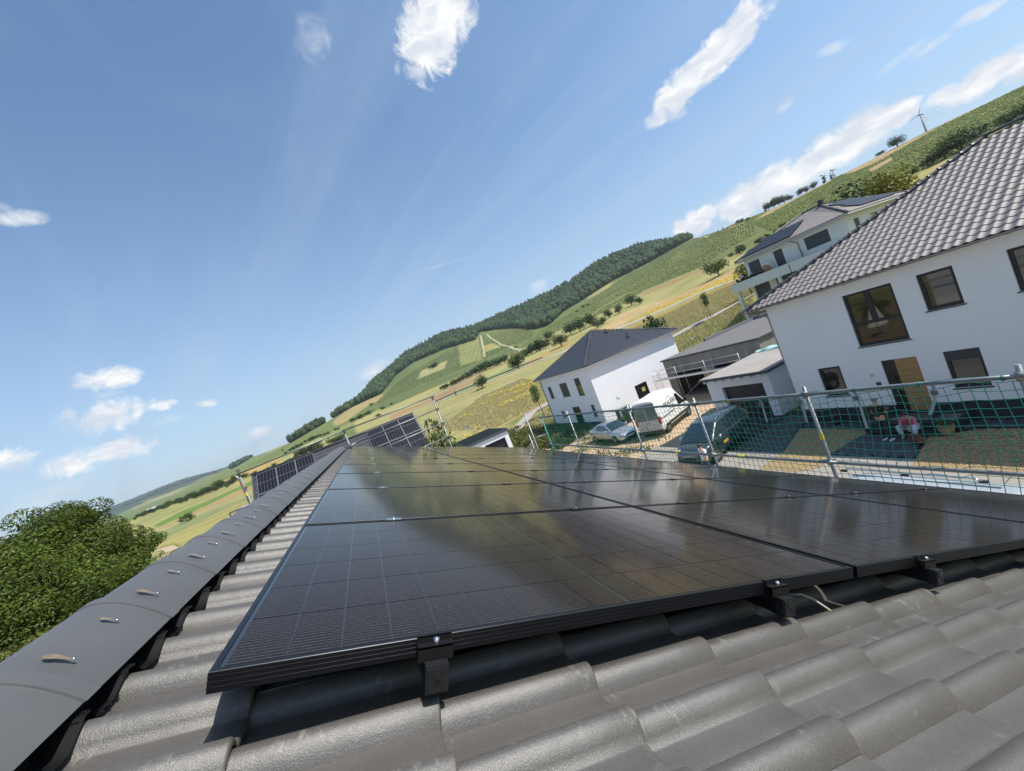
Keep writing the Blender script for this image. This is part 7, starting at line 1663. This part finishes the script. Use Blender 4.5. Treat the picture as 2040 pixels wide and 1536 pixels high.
# wire framed fence panels down there
t = thing('fence', 'pale wire framed fence panels on the ground beyond the ridge at lower left', 'fence', (-20, 28, 0))
for a, b in ((( -2, 1332), (57, 1293)), ((66, 1297), (110, 1268))):
    va, vb = ray(*a), ray(*b); pa = CAM + va * 14.0 / math.hypot(va[0], va[1]) ; pb = CAM + vb * 14.6 / math.hypot(vb[0], vb[1])
    mb = MB()
    for p in (pa, pb): mb.tube([p - (0, 0, 3.2), p], .014, 6)
    mb.tube([pa, pb], .014, 6); mb.tube([pa - (0, 0, .9), pb - (0, 0, .9)], .012, 6)
    for k in range(1, 16): q = pa + (pb - pa) * k / 16; mb.tube([q - (0, 0, .9), q], .003, 3, cap=False)
    for k in range(1, 8): mb.tube([pa - (0, 0, .11 * k), pb - (0, 0, .11 * k)], .003, 3, cap=False)
    part('fence_panel', mb, M('fence_grey', (.33, .36, .35), .5, .5), t)
# ------------------------------------------------------------------ forest, one tree after another joined into one wood
rng = np.random.default_rng(77)
def forest_pts(poly, n, rlo, rhi, azlo, azhi):
    az = np.radians(rng.uniform(azlo, azhi, n)); r = np.sqrt(rng.uniform(rlo ** 2, rhi ** 2, n)); x = CAM[0] + r * np.sin(az); y = CAM[1] + r * np.cos(az); z = terr(x, y)
    P_3 = np.stack([x, y, z], 1); return P_3[inpoly(project(P_3), poly)]
def ico(n):
    bm = bmesh.new(); bmesh.ops.create_icosphere(bm, subdivisions=n, radius=1.0); v = np.array([q.co for q in bm.verts]); f = np.array([[x.index for x in g.verts] for g in bm.faces]); bm.free(); return v, f
iv, if_ = ico(1)
def wood(pts, w, h, conif, col, name, label):
    Vs, Fs, Cs = [], [], []; o = 0
    for p in pts:
        s = rng.uniform(.6, 1.5); con = rng.random() < conif(p)
        v = iv * (1 + rng.normal(0, .13, (len(iv), 1)))
        if con: t_ = (v[:, 2:3] + 1) / 2; v = np.hstack([v[:, :2] * (1.0 - t_ * .8) * .8, (t_ * 1.9 - .6)])
        v = v * np.array([w, w, h]) * s * (1, 1, .62 if con else .6); v = v + p + np.array([0, 0, h * s * .45])
        c = np.array(col) * rng.uniform(.65, 1.4) * (np.array([.62, .72, .85]) if con else np.array([1 + rng.normal(0, .12), 1, 1]))
        Vs.append(v); Fs.append(if_ + o); Cs.append(np.tile(c, (len(v), 1)) * rng.uniform(.75, 1.25, (len(v), 1))); o += len(v)
    struct(name, mesh_np(name, np.concatenate(Vs), np.concatenate(Fs), mleaf2, np.clip(np.concatenate(Cs), .003, 1)), None, 'stuff', label, 'forest')
mleaf2 = M('forest_leaf', (.04, .07, .02), .8, attr='col', bump=1.0, bscale=.9, var=.35, vscale=.6, spec=.15)
pf1 = forest_pts(FORESTS[0], 26000, 640, 1500, -14, 55); wood(pf1, 4.6, 10.5, lambda p: .45 if terr(p[0], p[1]) > 130 + 25 * math.sin(p[0] * .012) else .06, (.034, .058, .019), 'forest', 'dark green mixed forest covering the top of the long hill')
pf2 = forest_pts(FORESTS[1], 6500, 900, 2900, -20, 2); wood(pf2, 6.5, 11, lambda p: .4, (.030, .052, .022), 'forest', 'dark woodland strip along the crest of the left ridge')
az = np.radians(np.concatenate([rng.uniform(-33, -11, 5000)])); r = np.concatenate([rng.uniform(3900, 4800, 5000)]); x = CAM[0] + r * np.sin(az); y = CAM[1] + r * np.cos(az)
P3 = np.stack([x, y, terr(x, y)], 1); wood(P3, 13, 15, lambda p: .5, (.032, .056, .032), 'forest', 'bluish wooded ridge on the far left horizon')  # crowns bluer than the nearer woods, haze tone in the leaf colour
# ------------------------------------------------------------------ vines on the right hill, row by row
def vines(poly, rlo, rhi, azlo, azhi, step, rowgap, size, name, label, col, holes=()):
    Vs, Fs, Cs = [], [], []; o = 0
    r = rlo
    bl_v, bl_f = ico(1)
    while r < rhi:
        n = int(r * math.radians(azhi - azlo) / step); az = np.radians(azlo + (azhi - azlo) * (np.arange(n) + rng.uniform(-.3, .3, n)) / n)
        rr_ = r + 9 * np.sin(np.degrees(az) * .35) + rng.normal(0, .25, n); x = CAM[0] + rr_ * np.sin(az); y = CAM[1] + rr_ * np.cos(az); P_3 = np.stack([x, y, terr(x, y)], 1); pj = project(P_3); k = inpoly(pj, poly) & (rng.random(n) < .93)
        for hh_ in holes: k &= ~inpoly(pj, hh_[0])
        for p in P_3[k]:
            s = size * rng.uniform(.7, 1.3); v = bl_v * (1 + rng.normal(0, .2, (len(bl_v), 1))) * np.array([s * 1.15, s * 1.15, s * .6]) + p + np.array([0, 0, s * .3])
            Vs.append(v); Fs.append(bl_f + o); Cs.append(np.tile(np.array(col) * rng.uniform(.7, 1.35), (len(v), 1)) * rng.uniform(.8, 1.2, (len(v), 1))); o += len(v)
        r += rowgap * (r / rlo) ** .35
    if o: struct(name, mesh_np(name, np.concatenate(Vs), np.concatenate(Fs), mleaf2, np.clip(np.concatenate(Cs), .003, 1)), None, 'stuff', label, 'vineyard')
vines(FIELDS[18][0], 150, 560, 53, 80, 1.05, 2.6, .42, 'vine_rows', 'green vine rows covering the right hillside', (.235, .262, .082), FIELDS[19:24])
vines(FIELDS[8][0], 300, 860, 20, 58, 2.0, 4.6, .55, 'vine_rows', 'green vine rows on the long middle slope below the forest', (.185, .222, .075))
vines(FIELDS[1][0], 480, 900, 2, 30, 2.2, 5.0, .6, 'vine_rows', 'green vine rows on the rounded left slope below the forest', (.150, .190, .068), FIELDS[3:7])
# ------------------------------------------------------------------ meadow: dry grass tufts and yellow ragwort
PATH_XY = np.array(gpts([(1004, 880), (1030, 855), (1060, 822), (1108, 795), (1180, 758), (1260, 712), (1350, 665), (1420, 630), (1500, 588), (1560, 560), (1640, 510)], 44))
def path_clear(x, y, w=1.9):
    ok = np.ones(len(x), bool); q = np.stack([x, y], 1)
    for a, b in zip(PATH_XY[:-1], PATH_XY[1:]):
        d = b - a; t = np.clip(((q - a) @ d) / (d @ d), 0, 1); ok &= np.linalg.norm(q - a - t[:, None] * d, axis=1) > w
    return ok
def meadow(polys, n, rlo, rhi, azlo, azhi, hmin, hmax, cols, name, label, cat, wid=.03, blades=3):
    az = np.radians(rng.uniform(azlo, azhi, n)); r = np.sqrt(rng.uniform(rlo ** 2, rhi ** 2, n)); x = CAM[0] + r * np.sin(az); y = CAM[1] + r * np.cos(az); P_3 = np.stack([x, y, terr(x, y)], 1); pj = project(P_3); k = np.zeros(n, bool)
    for pl_ in polys: k |= inpoly(pj, pl_)
    k &= path_clear(x, y); P_3 = P_3[k]; m = len(P_3); V = []; C = []
    h = rng.uniform(hmin, hmax, (m, blades)); a = rng.uniform(0, 6.28, (m, blades)); b_ = P_3[:, None, :] + np.stack([rng.normal(0, .12, (m, blades)), rng.normal(0, .12, (m, blades)), np.zeros((m, blades))], -1)
    d = np.stack([np.cos(a), np.sin(a), 0 * a], -1) * (wid * (1 + h[..., None])); lean = np.stack([rng.normal(0, .25, (m, blades)), rng.normal(0, .25, (m, blades)), np.ones((m, blades))], -1) * h[..., None]
    V = np.stack([b_ - d, b_ + d, b_ + lean], 2).reshape(-1, 3); ci = rng.integers(0, len(cols), m); c = np.array(cols)[ci][:, None, :] * rng.uniform(.7, 1.3, (m, blades, 1)); C = np.repeat(c.reshape(-1, 3), 3, 0)
    if m: struct(name, mesh_np(name, V, np.arange(len(V)).reshape(-1, 3), mleaf, C), None, 'stuff', label, cat)
MP = [f[0] for f in FIELDS if f[2] == 4] + [FIELDS[16][0], FIELDS[17][0]]
meadow(MP, 90000, 44, 125, 0, 58, .18, .50, [(.48, .40, .20), (.54, .45, .25), (.38, .36, .16), (.26, .30, .10), (.42, .32, .18)], 'meadow_grass', 'dry golden meadow grass beside the field path', 'grass', .035)
def flowers(polys, n, rlo, rhi, azlo, azhi, name, label, size, dens):
    az = np.radians(rng.uniform(azlo, azhi, n)); r = np.sqrt(rng.uniform(rlo ** 2, rhi ** 2, n)); x = CAM[0] + r * np.sin(az); y = CAM[1] + r * np.cos(az); P_3 = np.stack([x, y, terr(x, y)], 1); pj = project(P_3); k = np.zeros(n, bool)
    for pl_ in polys: k |= inpoly(pj, pl_)
    k &= (np.sin(x * .23 + 1) * np.sin(y * .19) + np.sin(x * .61 + y * .4) * .5 > dens)
    P_3 = P_3[k]; m = len(P_3); p = P_3 + np.stack([0 * P_3[:, 0], 0 * P_3[:, 0], rng.uniform(.5, .95, m)], 1); s = size * rng.uniform(.6, 1.4, (m, 1)); a = rng.normal(size=(m, 3)) * np.array([1, 1, .4]); a /= np.linalg.norm(a, axis=1)[:, None]; b = np.cross(a, np.array([.2, .1, 1.0]) + rng.normal(0, .4, (m, 3))); b /= np.linalg.norm(b, axis=1)[:, None]
    V = np.stack([p - a * s, p - b * s, p + a * s, p + b * s], 1).reshape(-1, 3); C = np.repeat(np.array([[.56, .42, .06]]) * rng.uniform(.75, 1.2, (m, 1)), 4, 0)
    if m: struct(name, mesh_np(name, V, np.arange(len(V)).reshape(-1, 4), mleaf, C), None, 'stuff', label, 'flowers')
flowers([c2((250, 1200), (430, 1080), (540, 980), (900, 820), (1010, 860), (980, 960), (760, 1040), (560, 1140), (420, 1180))], 11000, 44, 120, 2, 30, 'ragwort', 'yellow ragwort flowering in the dry meadow', .16, .1)
flowers([[(870, 880), (960, 880), (960, 830), (900, 830)]], 4000, 40, 80, 3, 20, 'ragwort', 'yellow ragwort beside the far scaffold post', .16, .0)
flowers([FIELDS[15][0]], 22000, 80, 220, 30, 62, 'ragwort', 'yellow flowering strip along the country road', .20, -.35)
# weeds on the yard
wv, wc = [], []
def weeds(n, x0, x1, y0, y1, sz, col, name, label, clump):
    cx = rng.uniform(x0, x1, clump); cy = rng.uniform(y0, y1, clump); i = rng.integers(0, clump, n); x = cx[i] + rng.normal(0, .35, n); y = cy[i] + rng.normal(0, .35, n)
    h = rng.uniform(.4, 1.3, n) * sz; a = rng.uniform(0, 6.28, n); p = np.stack([x, y, np.full(n, .02)], 1); d = np.stack([np.cos(a), np.sin(a), 0 * a], 1) * sz * .25; l = np.stack([rng.normal(0, .5, n), rng.normal(0, .5, n), np.ones(n)], 1) * h[:, None]
    V = np.stack([p - d, p + d, p + l + d * .4, p + l - d * .4], 1).reshape(-1, 3); C = np.repeat(np.array(col)[None] * rng.uniform(.6, 1.4, (n, 1)), 4, 0); struct(name, mesh_np(name, V, np.arange(4 * n).reshape(-1, 4), mleaf, C), None, 'stuff', label, 'weeds')
weeds(2600, 13.2, 19, 19.4, 30, .14, (.11, .14, .04), 'weeds', 'scattered green weeds on the gravel yard', 46)
weeds(2400, 20.6, 23.2, 27.2, 28.7, .30, (.05, .085, .025), 'garden_plants', 'low green garden plants beside the heat pump', 14)
weeds(5000, 14.4, 20, 30.0, 40, .28, (.05, .075, .025), 'garden_plants', 'shaded garden plants before the far white house', 60)
weeds(6000, 12.5, 19.5, 33, 52, .45, (.12, .125, .04), 'roadside_weeds', 'tall weeds on the bank between garage and field path', 90)
# ------------------------------------------------------------------ wind turbines and a small sign
def turbine(px, py, hub_px, dist, label, yaw, ph, blade_px):
    v = ray(px, py); h = math.hypot(v[0], v[1]); b = CAM + v / h * dist; u = ray(*hub_px); hz_ = CAM[2] + u[2] / math.hypot(u[0], u[1]) * dist
    t = thing('wind_turbine', label, 'wind turbine', b - np.array([0, 0, 8])); mt_ = M('turbine_grey', (.42, .43, .46), .5)
    top = np.array([b[0], b[1], hz_]); mb = MB(); mb.tube([b - np.array([0, 0, 8]), top], [dist * .0016, dist * .0010], 10); part('tower', mb, mt_, t)
    ax = np.array([-v[0], -v[1], 0]) / h; sd_ = np.cross(ax, (0, 0, 1)); c_, s_ = math.cos(yaw), math.sin(yaw); fw = ax * c_ + sd_ * s_; rt = np.cross((0, 0, 1), fw)
    mb = MB(); hb = top + fw * dist * .004; mb.tube([top - fw * dist * .006, hb], [dist * .0014, dist * .0016], 8); part('nacelle', mb, mt_, t)
    R_b = dist * blade_px / FPX / 1.9
    for k in range(3):
        a = ph + k * 2 * math.pi / 3; d = math.cos(a) * np.array([0, 0, 1.0]) + math.sin(a) * rt; e_ = np.cross(d, fw); mb = MB(); w0 = R_b * .045
        mb.add([hb - e_ * w0 * .5, hb + e_ * w0 * .5, hb + d * R_b * .25 + e_ * w0, hb + d * R_b, hb + d * R_b * .25 - e_ * w0 * .3, hb + d * R_b * .25 + fw * w0 * .5], [(0, 1, 2, 4), (4, 2, 3), (0, 5, 1), (1, 5, 2), (2, 5, 3), (3, 5, 4), (4, 5, 0)]); part('blade', mb, mt_, t)
turbine(1846, 264, (1834.5, 228), 620, 'larger wind turbine standing behind the right hill skyline', .5, R_(25), 26)
turbine(1663, 352, (1660, 338), 640, 'smaller wind turbine beside the columnar trees on the skyline', .6, R_(-15), 13)
t = thing('sign', 'small blue and white sign on a thin post in the dry meadow', 'sign', on_terrain(938, 871, 40)[0])
p = ORG[t.name]; mb = MB(); mb.tube([p, p + (0, 0, 1.9)], .03, 6); part('post', mb, mgalv, t); ex = np.array([.96, -.28, 0])
mb = MB(); mb.obox(p + (0, 0, 1.5) - ex * .25, ex * .5, (0, .03, 0), (0, 0, .6)); part('plate', mb, M('sign_blue', (.06, .10, .30), .4), t)
mb = MB(); mb.obox(p + (0, -.02, 1.62) - ex * .2, ex * .22, (0, .01, 0), (0, 0, .34)); part('white_field', mb, M('sign_white', (.75, .75, .75), .4), t)
# guard rail along the road and the white farm building far off
gl = thing('guard_rail_fence', 'long dark roadside guard rail left of the pyramid roof', 'guard rail', on_terrain(921, 782, 90)[0])
pts = [on_terrain(px, py - 3, 90)[0] + (0, 0, .75) for px, py in ((868, 806), (921, 782), (960, 766), (1001, 750), (1042, 734), (1082, 718))]
mb = MB(); mb.tube(pts, .22, 4); part('rail', mb, M('rail_dark', (.06, .065, .06), .7), gl)
for a, b in zip(pts[:-1], pts[1:]):
    for k in range(4): q = a + (b - a) * k / 4; mb = MB(); mb.tube([q - (0, 0, .9), q], .09, 5); part('post', mb, M('rail_dark'  , (.06, .065, .06), .7), gl)
fp, _ = on_terrain(293, 1021, 400); t = thing('farm_building', 'long low white building far away at the left valley edge', 'building', fp)
dx = np.array([.9, .43, 0]) * 8; dy = np.array([-.43, .9, 0]) * 4
mb = MB(); mb.obox(fp - (0, 0, 1), dx, dy, (0, 0, 2.6)); part('wall', mb, M('farm_white', (.72, .70, .66), .8), t); mb = MB(); mb.prism([fp + (0, 0, 1.6), fp + dy / 2 + (0, 0, 2.6), fp + dy + (0, 0, 1.6)], dx); part('roof', mb, M('farm_roof', (.50, .46, .42), .7), t)
# ------------------------------------------------------------------ summer haze over the valley
hb = MB(); hb.box(-24000, 24000, -24000, 24000, -12, 255)
hz_ = bpy.data.materials.new('haze'); hz_.use_nodes = True; hn, hl_ = hz_.node_tree.nodes, hz_.node_tree.links
hn.remove(hn['Principled BSDF']); pvn = hn.new('ShaderNodeVolumePrincipled'); pvn.inputs['Color'].default_value = (.90, .95, 1.0, 1); pvn.inputs['Density'].default_value = 0.9e-4; pvn.inputs['Anisotropy'].default_value = 0.1
hl_.new(pvn.outputs[0], hn['Material Output'].inputs['Volume'])
struct('haze', hb, hz_, 'stuff', 'pale summer haze lying over the valley', 'haze')
